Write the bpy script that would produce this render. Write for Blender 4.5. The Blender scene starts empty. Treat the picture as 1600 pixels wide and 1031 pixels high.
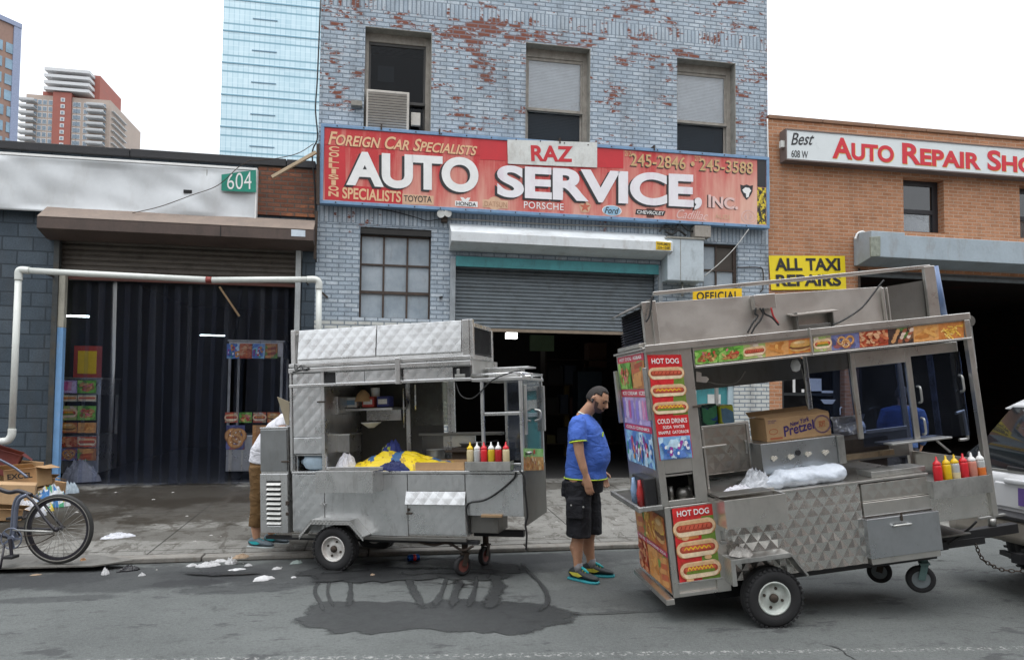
import bpy, bmesh, math, random
from mathutils import Vector, Matrix, noise as mnoise
R_=math.radians; PI=math.pi
random.seed(7)
S=bpy.context.scene; COL=S.collection
# ---------------------------------------------------------------- camera
CF=1100.; CYAW=R_(10.3); CPIT=R_(2.5); CROL=.01; PCX=800.; PCY=566.5
CPOS=Vector((0,-11.7,1.70))
_fh=Vector((math.sin(CYAW),math.cos(CYAW),0)); FWD=_fh*math.cos(CPIT)+Vector((0,0,math.sin(CPIT)))
_r=Vector((math.cos(CYAW),-math.sin(CYAW),0)); _u=_r.cross(FWD)
CR=_r*math.cos(CROL)+_u*math.sin(CROL); CU=_u*math.cos(CROL)-_r*math.sin(CROL)
cd=bpy.data.cameras.new('camera'); cam=bpy.data.objects.new('camera',cd); COL.objects.link(cam)
cam.matrix_world=Matrix(((CR.x,CU.x,-FWD.x,CPOS.x),(CR.y,CU.y,-FWD.y,CPOS.y),(CR.z,CU.z,-FWD.z,CPOS.z),(0,0,0,1)))
cd.sensor_fit='HORIZONTAL'; cd.sensor_width=36; cd.lens=36*CF/1600; cd.shift_x=0; cd.shift_y=(PCY-515.5)/1600
cd.clip_start=.05; cd.clip_end=3000
S.camera=cam
# ---------------------------------------------------------------- world, sun, exposure
SUN_EL,SUN_AZ=R_(76),R_(200)
w=bpy.data.worlds.new('World'); S.world=w; w.use_nodes=True; wn=w.node_tree
bg=wn.nodes['Background']; sk=wn.nodes.new('ShaderNodeTexSky'); sk.sky_type='NISHITA'; sk.sun_disc=False
sk.sun_elevation=SUN_EL; sk.sun_rotation=SUN_AZ; sk.air_density=1.5; sk.dust_density=6
tc=wn.nodes.new('ShaderNodeTexCoord'); sx=wn.nodes.new('ShaderNodeSeparateXYZ'); wn.links.new(tc.outputs['Generated'],sx.inputs[0])
gr=wn.nodes.new('ShaderNodeMapRange'); gr.inputs[1].default_value=.25; gr.inputs[2].default_value=1; gr.inputs[3].default_value=0; gr.inputs[4].default_value=1; wn.links.new(sx.outputs[2],gr.inputs[0])
ov=wn.nodes.new('ShaderNodeMix'); ov.data_type='RGBA'; wn.links.new(gr.outputs[0],ov.inputs[0]); ov.inputs[6].default_value=(8.8,9.1,9.5,1); ov.inputs[7].default_value=(27,28,29.5,1)   # overcast layer, brighter overhead
mx=wn.nodes.new('ShaderNodeMix'); mx.data_type='RGBA'; mx.inputs[0].default_value=.88
wn.links.new(sk.outputs[0],mx.inputs[6]); wn.links.new(ov.outputs[2],mx.inputs[7])
wn.links.new(mx.outputs[2],bg.inputs[0]); bg.inputs[1].default_value=.12
sl=bpy.data.lights.new('sun','SUN'); sl.energy=.7; sl.angle=R_(25); sl.color=(1,.96,.9)
so=bpy.data.objects.new('sun',sl); COL.objects.link(so)
sd=Vector((math.sin(SUN_AZ)*math.cos(SUN_EL),math.cos(SUN_AZ)*math.cos(SUN_EL),math.sin(SUN_EL)))
so.rotation_euler=sd.to_track_quat('Z','Y').to_euler(); so.location=(0,-8,14)
S.view_settings.view_transform='Standard'; S.view_settings.look='None'; S.view_settings.exposure=.08; S.view_settings.gamma=1
S.render.engine='CYCLES'
# ---------------------------------------------------------------- pixel -> place
def ray(x,y): return CR*((x-PCX)/CF)-CU*((y-PCY)/CF)+FWD
def atY(x,y,Y=0):
    d=ray(x,y); return CPOS+d*((Y-CPOS.y)/d.y)
def atZ(x,y,Z=0):
    d=ray(x,y); return CPOS+d*((Z-CPOS.z)/d.z)
class Frame:                                   # a local frame (u along, v away, w up) for a cart
    def __init__(s,loc,rz,tilt,roll=0):
        s.M=Matrix.Translation(loc)@Matrix.Rotation(rz,4,'Z')@Matrix.Rotation(-tilt,4,'Y')@Matrix.Rotation(roll,4,'X')
        s.I=s.M.inverted(); s.o=s.I@CPOS; s.r=s.I.to_3x3()
    def P(s,x,y,v=0):
        d=s.r@ray(x,y); return s.o+d*((v-s.o.y)/d.y)
    def U(s,x,y,u=0):
        d=s.r@ray(x,y); return s.o+d*((u-s.o.x)/d.x)
    def W(s,x,y,w=0):
        d=s.r@ray(x,y); return s.o+d*((w-s.o.z)/d.z)
# ---------------------------------------------------------------- naming helpers
MW={}
def tag(o,label=None,cat=None,group=None,kind=None):
    if label: o['label']=label
    if cat: o['category']=cat
    if group: o['group']=group
    if kind: o['kind']=kind
    return o
def thing(name,label,cat,loc=(0,0,0),group=None,M=None):
    o=bpy.data.objects.new(name,None); COL.objects.link(o); o.empty_display_size=.2
    o.matrix_world=M if M is not None else Matrix.Translation(Vector(loc))
    MW[o.name]=o.matrix_world.copy()
    return tag(o,label,cat,group)
def children(o): return [c for c in bpy.data.objects if c.parent==o]
# ---------------------------------------------------------------- mesh builder
class MB:
    def __init__(s): s.v=[]; s.f=[]; s.c=[]; s.sm=[]; s.col=None
    def add(s,vs,fs,smooth=False):
        k=len(s.v); s.v+= [Vector(p) for p in vs]
        for f in fs: s.f.append([i+k for i in f]); s.c.append(s.col); s.sm.append(smooth)
        return s
    def box(s,x0,x1,y0,y1,z0,z1):
        if x0>x1:x0,x1=x1,x0
        if y0>y1:y0,y1=y1,y0
        if z0>z1:z0,z1=z1,z0
        return s.add([(x0,y0,z0),(x1,y0,z0),(x1,y1,z0),(x0,y1,z0),(x0,y0,z1),(x1,y0,z1),(x1,y1,z1),(x0,y1,z1)],
          [(0,3,2,1),(4,5,6,7),(0,1,5,4),(1,2,6,5),(2,3,7,6),(3,0,4,7)])
    def bar(s,a,b,w,h=None,up=(0,0,1)):            # square bar from a to b
        a,b=Vector(a),Vector(b); h=h or w; d=(b-a).normalized(); u=Vector(up)
        if abs(d.dot(u))>.98: u=Vector((0,1,0))
        x=d.cross(u).normalized()*w/2; y=x.cross(d).normalized()*h/2
        vs=[p+q for p in (a,b) for q in (-x-y,x-y,x+y,-x+y)]
        return s.add(vs,[(0,1,2,3),(7,6,5,4),(0,4,5,1),(1,5,6,2),(2,6,7,3),(3,7,4,0)])
    def tube(s,pts,r,n=10,cap=True,smooth=True):
        pts=[Vector(p) for p in pts]; N=len(pts); rs=r if isinstance(r,(list,tuple)) else [r]*N
        k=len(s.v); t=(pts[1]-pts[0]).normalized(); u=Vector((0,0,1))
        if abs(t.dot(u))>.9: u=Vector((1,0,0))
        x=t.cross(u).normalized()
        for i,p in enumerate(pts):
            t=(pts[min(i+1,N-1)]-pts[max(i-1,0)]).normalized()
            x=(x-t*x.dot(t)); x=x.normalized() if x.length>1e-6 else t.orthogonal().normalized(); y=t.cross(x)
            for j in range(n):
                a=2*PI*j/n; s.v.append(p+(x*math.cos(a)+y*math.sin(a))*rs[i])
        for i in range(N-1):
            for j in range(n):
                a=k+i*n+j; b=k+i*n+(j+1)%n; s.f.append([a,b,b+n,a+n]); s.c.append(s.col); s.sm.append(smooth)
        if cap:
            s.f.append([k+j for j in range(n)][::-1]); s.f.append([k+(N-1)*n+j for j in range(n)]); s.c+=[s.col]*2; s.sm+=[False]*2
        return s
    def cyl(s,a,b,r,n=20,smooth=True): return s.tube([a,b],r,n,True,smooth)
    def ring(s,c,axis,R,r,n=40,m=10,full=True):      # torus
        c=Vector(c); ax=Vector(axis).normalized(); x=ax.orthogonal().normalized(); y=ax.cross(x); k=len(s.v)
        for i in range(n):
            a=2*PI*i/n; d=x*math.cos(a)+y*math.sin(a)
            for j in range(m):
                b=2*PI*j/m; s.v.append(c+d*(R+r*math.cos(b))+ax*(r*math.sin(b)))
        for i in range(n):
            for j in range(m):
                s.f.append([k+i*m+j,k+((i+1)%n)*m+j,k+((i+1)%n)*m+(j+1)%m,k+i*m+(j+1)%m]); s.c.append(s.col); s.sm.append(True)
        return s
    def lathe(s,c,axis,prof,n=28,smooth=True,cap=True):       # prof: (radius, along axis)
        c=Vector(c); ax=Vector(axis).normalized(); x=ax.orthogonal().normalized(); y=ax.cross(x); k=len(s.v); N=len(prof)
        for (r,h) in prof:
            for j in range(n):
                a=2*PI*j/n; s.v.append(c+ax*h+(x*math.cos(a)+y*math.sin(a))*r)
        for i in range(N-1):
            for j in range(n):
                a=k+i*n+j; b=k+i*n+(j+1)%n; s.f.append([a,b,b+n,a+n]); s.c.append(s.col); s.sm.append(smooth)
        for base,rev in ((k,True),(k+(N-1)*n,False)) if cap else ():
            f=[base+j for j in range(n)]; s.f.append(f[::-1] if rev else f); s.c.append(s.col); s.sm.append(False)
        return s
    def prism(s,poly,d0,d1):       # poly: list of 3D points (planar); extruded from offset d0 to d1 (vectors)
        d0,d1=Vector(d0),Vector(d1); n=len(poly); P=[Vector(p) for p in poly]
        fs=[list(range(n))[::-1],[n+i for i in range(n)]]+[[i,(i+1)%n,n+(i+1)%n,n+i] for i in range(n)]
        return s.add([p+d0 for p in P]+[p+d1 for p in P],fs)
    def quadbox(s,q,off,t):         # quad of 4 points thickened along vector off*t
        return s.prism(q,(0,0,0),Vector(off)*t)
    def loft(s,rings,cap=True,smooth=True):
        k=len(s.v); n=len(rings[0])
        for rg in rings: s.v+=[Vector(p) for p in rg]
        for i in range(len(rings)-1):
            for j in range(n):
                a=k+i*n+j; b=k+i*n+(j+1)%n; s.f.append([a,b,b+n,a+n]); s.c.append(s.col); s.sm.append(smooth)
        if cap:
            s.f.append([k+j for j in range(n)][::-1]); s.f.append([k+(len(rings)-1)*n+j for j in range(n)]); s.c+=[s.col]*2; s.sm+=[smooth]*2
        return s
    def grid(s,fn,nu,nv,smooth=True):
        k=len(s.v)
        for i in range(nu+1):
            for j in range(nv+1): s.v.append(Vector(fn(i/nu,j/nv)))
        for i in range(nu):
            for j in range(nv):
                a=k+i*(nv+1)+j; s.f.append([a,a+nv+1,a+nv+2,a+1]); s.c.append(s.col); s.sm.append(smooth)
        return s
    def mesh(s,name,mat,inv=None):
        me=bpy.data.meshes.new(name); V=[(inv@p) if inv is not None else p for p in s.v]
        me.from_pydata([tuple(p) for p in V],[],s.f)
        for m in (mat if isinstance(mat,(list,tuple)) else [mat]): me.materials.append(m)
        for p,sm in zip(me.polygons,s.sm): p.use_smooth=sm
        if any(c is not None for c in s.c):
            at=me.color_attributes.new('Col','FLOAT_COLOR','CORNER'); buf=[]
            for p,c in zip(me.polygons,s.c): buf+=list((*(c or (.8,.8,.8)),1))*p.loop_total
            at.data.foreach_set('color',buf)
        bm=bmesh.new(); bm.from_mesh(me); bmesh.ops.recalc_face_normals(bm,faces=bm.faces); bm.to_mesh(me); bm.free()
        me.update(); return me
    def build(s,name,mat,parent=None,world=True,bev=0,origin=None,seg=2):
        if parent is None:
            if origin is None:
                xs=[p.x for p in s.v]; ys=[p.y for p in s.v]; zs=[p.z for p in s.v]
                origin=Vector(((min(xs)+max(xs))/2,(min(ys)+max(ys))/2,min(zs)))
            M=Matrix.Translation(Vector(origin)); inv=M.inverted()
        else:
            M=MW[parent.name]; inv=M.inverted() if world else None
        o=bpy.data.objects.new(name,None if not s.v else s.mesh(name,mat,inv)); COL.objects.link(o)
        if parent is None: o.matrix_world=M
        else: o.parent=parent
        MW[o.name]=M.copy()
        if bev:
            b=o.modifiers.new('bevel','BEVEL'); b.width=bev; b.segments=seg; b.limit_method='ANGLE'; b.angle_limit=R_(35); b.harden_normals=False
        return o
def bez(pts,n=8):                  # smooth curve through points (Catmull-Rom)
    P=[Vector(p) for p in pts]; P=[P[0]*2-P[1]]+P+[P[-1]*2-P[-2]]; out=[]
    for i in range(1,len(P)-2):
        a,b,c,d=P[i-1:i+3]
        for k in range(n):
            t=k/n; out.append(.5*((2*b)+(c-a)*t+(2*a-5*b+4*c-d)*t*t+(3*b-a-3*c+d)*t**3))
    return out+[P[-2]]
# ---------------------------------------------------------------- lettering
_fc=bpy.data.curves.new('lettering','FONT'); _fo=bpy.data.objects.new('lettering_source',_fc); COL.objects.link(_fo)
def text_geo(body,bold=0,shear=0,small=None,space=1.0,res=3):
    """flat lettering normalised to a unit box: (verts, faces). small: scale of all but each word's first letter"""
    _fc.body=body; _fc.offset=bold; _fc.shear=shear; _fc.resolution_u=res; _fc.space_character=space; _fc.fill_mode='FRONT'
    if small:
        _fc.small_caps_scale=small
        b=''
        for wd in body.split(' '): b+=(wd[0].upper()+wd[1:].lower()+' ')
        _fc.body=b.strip()
        for i,ch in enumerate(_fc.body):
            _fc.body_format[i].use_small_caps=ch.islower()
    bpy.context.view_layer.update(); dg=bpy.context.evaluated_depsgraph_get()
    me=bpy.data.meshes.new_from_object(_fo.evaluated_get(dg))
    V=[v.co.copy() for v in me.vertices]; Fs=[list(p.vertices) for p in me.polygons]
    bpy.data.meshes.remove(me)
    x0=min(v.x for v in V);x1=max(v.x for v in V);y0=min(v.y for v in V);y1=max(v.y for v in V)
    return [((v.x-x0)/(x1-x0),(v.y-y0)/(y1-y0)) for v in V],Fs
def bil(q,s,t):                    # q = TL,TR,BR,BL ; s right, t up
    return (q[3]*(1-s)+q[2]*s)*(1-t)+(q[0]*(1-s)+q[1]*s)*t
def qn(q): return (q[1]-q[0]).cross(q[0]-q[3]).normalized()   # outward (towards viewer) normal of TL,TR,BR,BL quad
def sub(q,s0,t0,s1,t1): return [bil(q,s0,t1),bil(q,s1,t1),bil(q,s1,t0),bil(q,s0,t0)]
def put_text(mb,q,body,off=.003,shift=(0,0),**k):
    k.setdefault('res',4 if len(body)>12 else 8); V,Fs=text_geo(body,**k); n=qn(q)*off
    r=(q[1]-q[0]).normalized()*shift[0]+(q[0]-q[3]).normalized()*shift[1]
    mb.add([bil(q,a,b)+n+r for a,b in V],Fs); return mb
# ---------------------------------------------------------------- materials
def newmat(name):
    m=bpy.data.materials.new(name); m.use_nodes=True; nt=m.node_tree; nt.nodes.clear()
    out=nt.nodes.new('ShaderNodeOutputMaterial'); return m,nt,out
def N(nt,t,props=None,**inp):
    n=nt.nodes.new('ShaderNode'+t)
    for k,v in (props or {}).items(): setattr(n,k,v)
    for k,v in inp.items():
        key=int(k[1:]) if k[0]=='i' and k[1:].isdigit() else k.replace('_',' ')
        s=n.inputs[key]
        if isinstance(v,bpy.types.NodeSocket): nt.links.new(v,s)
        else:
            if s.type=='RGBA' and len(v)==3: v=(*v,1)
            s.default_value=v
    return n
def MATH(nt,op,a,b=0.,c=0.,clamp=False): return N(nt,'Math',{'operation':op,'use_clamp':clamp},i0=a,i1=b,i2=c).outputs[0]
def RMP(nt,v,a,b,c=0.,d=1.): return N(nt,'MapRange',None,Value=v,From_Min=a,From_Max=b,To_Min=c,To_Max=d).outputs[0]
def MIXC(nt,f,a,b,bt='MIX'):
    return N(nt,'Mix',{'data_type':'RGBA','blend_type':bt},i0=f,i6=a,i7=b).outputs[2]
def NOISE(nt,vec,scale,detail=4,rough=.6,dist=0): return N(nt,'TexNoise',None,Vector=vec,Scale=scale,Detail=detail,Roughness=rough,Distortion=dist).outputs[0]
def POS(nt): return N(nt,'NewGeometry').outputs['Position']
def OBJ(nt): return N(nt,'TexCoord').outputs['Object']
def VM(nt,v,sc,loc=(0,0,0),rot=(0,0,0)): return N(nt,'Mapping',None,Vector=v,Scale=sc,Location=loc,Rotation=rot).outputs[0]
def BUMP(nt,h,strength=.3,dist=.01): return N(nt,'Bump',None,Height=h,Strength=strength,Distance=dist).outputs[0]
def PR(nt,out,**k):
    p=N(nt,'BsdfPrincipled',None,**k); nt.links.new(p.outputs[0],out.inputs[0]); return p
_mc={}
def M(name,col,rough=.6,metal=0,var=.18,vs=5,bump=0,bs=80,dirt=0,dcol=(.03,.025,.02),stretch=(1,1,1),alpha=None,vcol=False):
    """general surface: base colour with two scales of mottling, optional streaky grime, fine bump"""
    if name in _mc: return _mc[name]
    m,nt,out=newmat(name); o=OBJ(nt)
    n1=NOISE(nt,VM(nt,o,stretch),vs,5,.65); n2=NOISE(nt,o,vs*9,3,.6)
    base=N(nt,'VertexColor',{'layer_name':'Col'}).outputs[0] if vcol else (*col,1)
    f=RMP(nt,MATH(nt,'ADD',MATH(nt,'MULTIPLY',n1,.7),MATH(nt,'MULTIPLY',n2,.3)),.3,.7,1-var,1+var)
    c=MIXC(nt,1.,base,N(nt,'CombineXYZ',None,X=f,Y=f,Z=f).outputs[0],'MULTIPLY')
    r=RMP(nt,n1,.3,.7,max(rough-.1,.03),min(rough+.12,1))
    if dirt:
        d=NOISE(nt,VM(nt,o,(stretch[0],stretch[1],stretch[2]*.35)),vs*1.7,6,.7)
        c=MIXC(nt,RMP(nt,d,.52,.75,0,dirt),c,(*dcol,1))
    k=dict(Base_Color=c,Roughness=r,Metallic=metal)
    if bump: k['Normal']=BUMP(nt,NOISE(nt,o,bs,4,.6),bump,.01)
    PR(nt,out,**k); _mc[name]=m; return m
def steel(name,col=(.5,.5,.49),rough=.33,quilt=0,cell=.1,bump=.9,dirt=.35,slant=1.0,bias=0.):
    """stainless sheet: smudges, brushed scratches, dull patches; quilt = pressed diamond pattern in the u-w plane of the cart"""
    if name in _mc: return _mc[name]
    m,nt,out=newmat(name); o=OBJ(nt)
    n1=NOISE(nt,o,3.1,6,.7); n2=NOISE(nt,VM(nt,o,(6,6,90)),4,4,.6); n3=NOISE(nt,o,24,4,.7)
    c=MIXC(nt,RMP(nt,n1,.35,.7),(*[x*.9 for x in col],1),(*[x*1.06 for x in col],1))
    c=MIXC(nt,RMP(nt,NOISE(nt,VM(nt,o,(5,5,1.4)),2.3,6,.75),.52,.72,0,dirt),c,(.16,.14,.115,1))
    c=MIXC(nt,RMP(nt,n3,.55,.8,0,.18),c,(.25,.24,.22,1))
    r=RMP(nt,MATH(nt,'ADD',n1,MATH(nt,'MULTIPLY',n3,.4)),.5,.95,rough-.05,rough+.08)
    h=MATH(nt,'ADD',MATH(nt,'MULTIPLY',n2,.0025),MATH(nt,'MULTIPLY',NOISE(nt,o,2.6,2,.5),1.0))
    nrm=BUMP(nt,h,.5,.02)
    if quilt:
        sp=N(nt,'SeparateXYZ',None,Vector=o); u=MATH(nt,'ADD',sp.outputs[0],sp.outputs[1]); wv=sp.outputs[2]
        ws=MATH(nt,'MULTIPLY',wv,slant)
        a=MATH(nt,'PINGPONG',MATH(nt,'DIVIDE',MATH(nt,'ADD',u,ws),cell),1.); b=MATH(nt,'PINGPONG',MATH(nt,'DIVIDE',MATH(nt,'SUBTRACT',u,ws),cell),1.)
        if quilt==1: hh=MATH(nt,'MINIMUM',a,b)                       # crisp pyramids
        elif quilt==3: hh=MATH(nt,'ADD',MATH(nt,'SMOOTH_MIN',a,b,.25),MATH(nt,'MULTIPLY',b,bias))   # soft pillows
        else: hh=MATH(nt,'ADD',b,MATH(nt,'MULTIPLY',a,bias))
        nrm=N(nt,'Bump',None,Height=hh,Strength=bump,Distance=.012,Normal=nrm).outputs[0]
    PR(nt,out,Base_Color=c,Roughness=r,Metallic=.92,Normal=nrm); _mc[name]=m; return m
def brickmat(name,base,base2,mortar,bw=.213,rh=.0715,peel=None,peel_amt=.5,soldier=(),mort=.012,grime=.3,rough=.75,tint=None):
    m,nt,out=newmat(name); p=POS(nt); sp=N(nt,'SeparateXYZ',None,Vector=p); X,Y,Z=sp.outputs
    xx=MATH(nt,'ADD',X,Y)
    wob=NOISE(nt,p,3.,2); 
    v1=N(nt,'CombineXYZ',None,X=MATH(nt,'ADD',xx,MATH(nt,'MULTIPLY',wob,.02)),Y=MATH(nt,'ADD',Z,MATH(nt,'MULTIPLY',wob,.014))).outputs[0]
    kw=dict(Scale=1.,Mortar_Size=mort,Mortar_Smooth=.25,Bias=0.,Brick_Width=bw,Row_Height=rh,Color1=(0,0,0),Color2=(1,1,1),Mortar=(.5,.5,.5))
    b1=N(nt,'TexBrick',{'offset':.5},Vector=v1,**kw); rnd=b1.outputs[0]; fac=b1.outputs[1]
    for (z0,z1) in soldier:
        v2=N(nt,'CombineXYZ',None,X=MATH(nt,'SUBTRACT',Z,z0),Y=xx).outputs[0]
        kw2=dict(kw); kw2['Brick_Width']=(z1-z0)
        b2=N(nt,'TexBrick',{'offset':0.},Vector=v2,**kw2)
        f=MATH(nt,'MULTIPLY',MATH(nt,'GREATER_THAN',Z,z0),MATH(nt,'LESS_THAN',Z,z1))
        rnd=MIXC(nt,f,rnd,b2.outputs[0]); fac=N(nt,'Mix',{'data_type':'FLOAT'},i0=f,i2=fac,i3=b2.outputs[1]).outputs[0]
    big=NOISE(nt,p,.55,4,.6); med=NOISE(nt,p,5,4,.6); fine=NOISE(nt,p,45,4,.65)
    c=MIXC(nt,rnd,(*base,1),(*base2,1))
    c=MIXC(nt,RMP(nt,big,.35,.7,0,.5),c,(*[x*.72 for x in base],1))
    f=MATH(nt,'MULTIPLY',RMP(nt,fine,.3,.7,.78,1.18),RMP(nt,med,.3,.7,.86,1.1)); c=MIXC(nt,1.,c,N(nt,'CombineXYZ',None,X=f,Y=f,Z=f).outputs[0],'MULTIPLY')
    if tint:                                   # lower band of another paint
        z,cc=tint; c=MIXC(nt,MATH(nt,'LESS_THAN',MATH(nt,'ADD',Z,MATH(nt,'MULTIPLY',med,.03)),z),c,(*cc,1))
    c=MIXC(nt,MATH(nt,'MULTIPLY',fac,.85),c,(*mortar,1))
    hgt=MATH(nt,'MULTIPLY',fac,-1.)
    if peel:
        patch=NOISE(nt,VM(nt,p,(1,1,1.6)),1.0,6,.72,.5); chip=NOISE(nt,VM(nt,p,(1,1,2.2)),9,5,.7)
        t=MATH(nt,'ADD',MATH(nt,'ADD',MATH(nt,'MULTIPLY',RMP(nt,patch,.3,.75),.55),MATH(nt,'MULTIPLY',chip,.62)),MATH(nt,'MULTIPLY',rnd,.2))
        t=MATH(nt,'ADD',t,RMP(nt,Z,3.2,7.2,-.12,.03))
        k=RMP(nt,t,1-peel_amt,1-peel_amt+.05)
        pc=MIXC(nt,fine,(*[x*.6 for x in peel],1),(*[x*1.35 for x in peel],1))
        k2=MATH(nt,'MULTIPLY',k,MATH(nt,'SUBTRACT',1.,MATH(nt,'MULTIPLY',fac,.5)))
        c=MIXC(nt,k2,c,pc); hgt=MATH(nt,'SUBTRACT',hgt,MATH(nt,'MULTIPLY',k,.35))
    g=NOISE(nt,VM(nt,p,(2.2,2.2,.4)),1.3,6,.7); c=MIXC(nt,RMP(nt,g,.5,.78,0,grime),c,(.06,.055,.05,1))
    hgt=MATH(nt,'ADD',hgt,MATH(nt,'MULTIPLY',fine,.5))
    PR(nt,out,Base_Color=c,Roughness=rough,Specular_IOR_Level=.25,Normal=BUMP(nt,hgt,.6,.012)); return m
def glassmat(name,tint=(.75,.8,.82),refl=.12,dirt=.06,dcol=(.5,.53,.55),rough=.03,op=0.,frk=.8):
    """thin sheet glass or clear vinyl: see-through, fresnel glint, a film of dirt or painted sheen"""
    if name in _mc: return _mc[name]
    m,nt,out=newmat(name); o=OBJ(nt)
    tr=N(nt,'BsdfTransparent',None,Color=tint).outputs[0]; gl=N(nt,'BsdfGlossy',None,Color=(1,1,1),Roughness=rough).outputs[0]
    df=N(nt,'BsdfDiffuse',None,Color=dcol).outputs[0]
    fr=N(nt,'Fresnel',None,IOR=1.45).outputs[0]
    a=N(nt,'MixShader',None,i0=RMP(nt,NOISE(nt,o,4,5,.7),.4,.75,op+dirt*.3,op+dirt*2),i1=tr,i2=df).outputs[0]
    b=N(nt,'MixShader',None,i0=MATH(nt,'ADD',MATH(nt,'MULTIPLY',fr,frk),refl*.35),i1=a,i2=gl).outputs[0]
    nt.links.new(b,out.inputs[0]); _mc[name]=m; return m
def emit(name,col,s):
    m,nt,out=newmat(name); e=N(nt,'Emission',None,Color=(*col,1),Strength=s); nt.links.new(e.outputs[0],out.inputs[0]); return m
m_print=M('printed_vinyl',(1,1,1),.35,0,.30,26,vcol=True)
m_steel=steel('stainless_steel',(.72,.72,.71),.29); m_steel2=steel('stainless_warm',(.68,.66,.62),.31,dirt=.15)
m_quilt=steel('quilted_steel_left',(.74,.75,.75),.29,3,.062,.10,.3,1.0,.45)
m_quilt2=steel('quilted_steel_right',(.74,.72,.68),.24,0,dirt=.12)
m_dark=M('dark_cavity',(.012,.012,.013),.8)
m_black=M('black_paint',(.018,.018,.02),.45)
m_rubber=M('tyre_rubber',(.016,.016,.017),.75,0,.3,8,.3,150)
m_white=M('white_enamel',(.62,.63,.6),.4,0,.15,6,0,80,.35,(.2,.14,.08))
m_red=M('red_plastic',(.62,.02,.03),.35); m_yel=M('yellow_plastic',(.72,.47,.01),.35)
m_card=M('cardboard',(.42,.26,.13),.8,0,.15,6,.15,90)
m_glass=glassmat('cart_glass'); m_wood=M('raw_wood',(.3,.2,.11),.8,0,.3,9,0,80,0,(0,0,0),(1,1,8))
m_alu=M('dull_aluminium',(.42,.42,.4),.4,.75,.2,6,0,80,.4)
m_iron=M('rusty_iron',(.06,.045,.035),.75,.3,.5,18,.3,120)
m_ink=M('black_lettering',(.02,.02,.022),.5); m_wlet=M('white_lettering',(.78,.78,.76),.45,0,.08,9)
m_cable=M('black_rubber_cable',(.012,.012,.012),.5)
m_clear=glassmat('clear_plastic',(.9,.92,.95),.35,.22,(.8,.82,.85),.12)
# ---------------------------------------------------------------- ground
def blob(nt,p,cx,cy,rx,ry,soft=.25,wob=.35,ns=2.5):
    n=NOISE(nt,p,ns,8,.72); d=N(nt,'VectorMath',{'operation':'LENGTH'},i0=N(nt,'Mapping',{'vector_type':'TEXTURE'},Vector=p,Location=(cx,cy,0),Scale=(rx,ry,1e6)).outputs[0]).outputs[1]
    d=MATH(nt,'ADD',d,MATH(nt,'MULTIPLY',MATH(nt,'SUBTRACT',n,.5),wob*2)); return RMP(nt,d,1+soft,1-soft)
def asphalt(name,wet=0):
    m,nt,out=newmat(name); p=POS(nt)
    n1=NOISE(nt,p,.9,6,.65); n2=NOISE(nt,p,120,4,.85); n3=NOISE(nt,p,7,6,.8); g2=NOISE(nt,p,38,4,.8); vo=N(nt,'TexVoronoi',None,Vector=p,Scale=150.).outputs[0]
    c=MIXC(nt,RMP(nt,n1,.3,.7),(.082,.088,.086,1),(.128,.136,.132,1))
    c=MIXC(nt,RMP(nt,n2,.48,.75,0,.85),c,(.21,.22,.21,1)); c=MIXC(nt,RMP(nt,g2,.5,.7,0,.55),c,(.055,.056,.056,1)); c=MIXC(nt,RMP(nt,g2,.46,.3,0,.35),c,(.165,.172,.168,1))
    c=MIXC(nt,RMP(nt,vo,.0,.35,.5,0),c,(.045,.045,.045,1))
    c=MIXC(nt,RMP(nt,n3,.54,.66,0,.5),c,(.06,.061,.06,1))
    oil=NOISE(nt,VM(nt,p,(1,2.4,1)),1.6,5,.7); c=MIXC(nt,RMP(nt,oil,.58,.63,0,.6),c,(.045,.045,.047,1))
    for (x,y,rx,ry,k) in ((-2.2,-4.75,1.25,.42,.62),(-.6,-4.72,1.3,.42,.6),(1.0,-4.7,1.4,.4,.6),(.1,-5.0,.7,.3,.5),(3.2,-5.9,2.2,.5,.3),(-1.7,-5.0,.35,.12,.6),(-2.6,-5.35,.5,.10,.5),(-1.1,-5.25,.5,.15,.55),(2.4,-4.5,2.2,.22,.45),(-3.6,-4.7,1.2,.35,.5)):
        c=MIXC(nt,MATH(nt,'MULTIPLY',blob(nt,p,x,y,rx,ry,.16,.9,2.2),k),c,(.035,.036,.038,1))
    ck=N(nt,'TexVoronoi',{'feature':'DISTANCE_TO_EDGE'},Vector=VM(nt,N(nt,'VectorMath',{'operation':'ADD'},i0=p,i1=N(nt,'TexNoise',None,Vector=p,Scale=2.,Detail=4.).outputs[1]).outputs[0],(1,1,0)),Scale=.55).outputs[0]
    c=MIXC(nt,MATH(nt,'MULTIPLY',RMP(nt,ck,.012,.003),RMP(nt,NOISE(nt,p,.7,3),.55,.64)),c,(.02,.02,.02,1))
    # worn paint line near the lower edge
    sp=N(nt,'SeparateXYZ',None,Vector=p)
    ln=MATH(nt,'MULTIPLY',RMP(nt,MATH(nt,'ABSOLUTE',MATH(nt,'ADD',MATH(nt,'SUBTRACT',sp.outputs[1],MATH(nt,'MULTIPLY',sp.outputs[0],-.115)),7.02)),.05,.02),RMP(nt,NOISE(nt,p,28,5,.75),.52,.6))
    c=MIXC(nt,MATH(nt,'MULTIPLY',ln,.6),c,(.42,.42,.4,1))
    h=MATH(nt,'ADD',MATH(nt,'MULTIPLY',n2,.7),MATH(nt,'MULTIPLY',vo,.6)); r=.88
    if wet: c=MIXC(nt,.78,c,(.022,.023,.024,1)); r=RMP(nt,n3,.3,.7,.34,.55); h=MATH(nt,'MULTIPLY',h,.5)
    PR(nt,out,Base_Color=c,Roughness=r,Specular_IOR_Level=.3 if wet else .12,Normal=BUMP(nt,h,.6,.006)); return m
m_road=asphalt('asphalt'); m_wet=asphalt('wet_asphalt',1)
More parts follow.
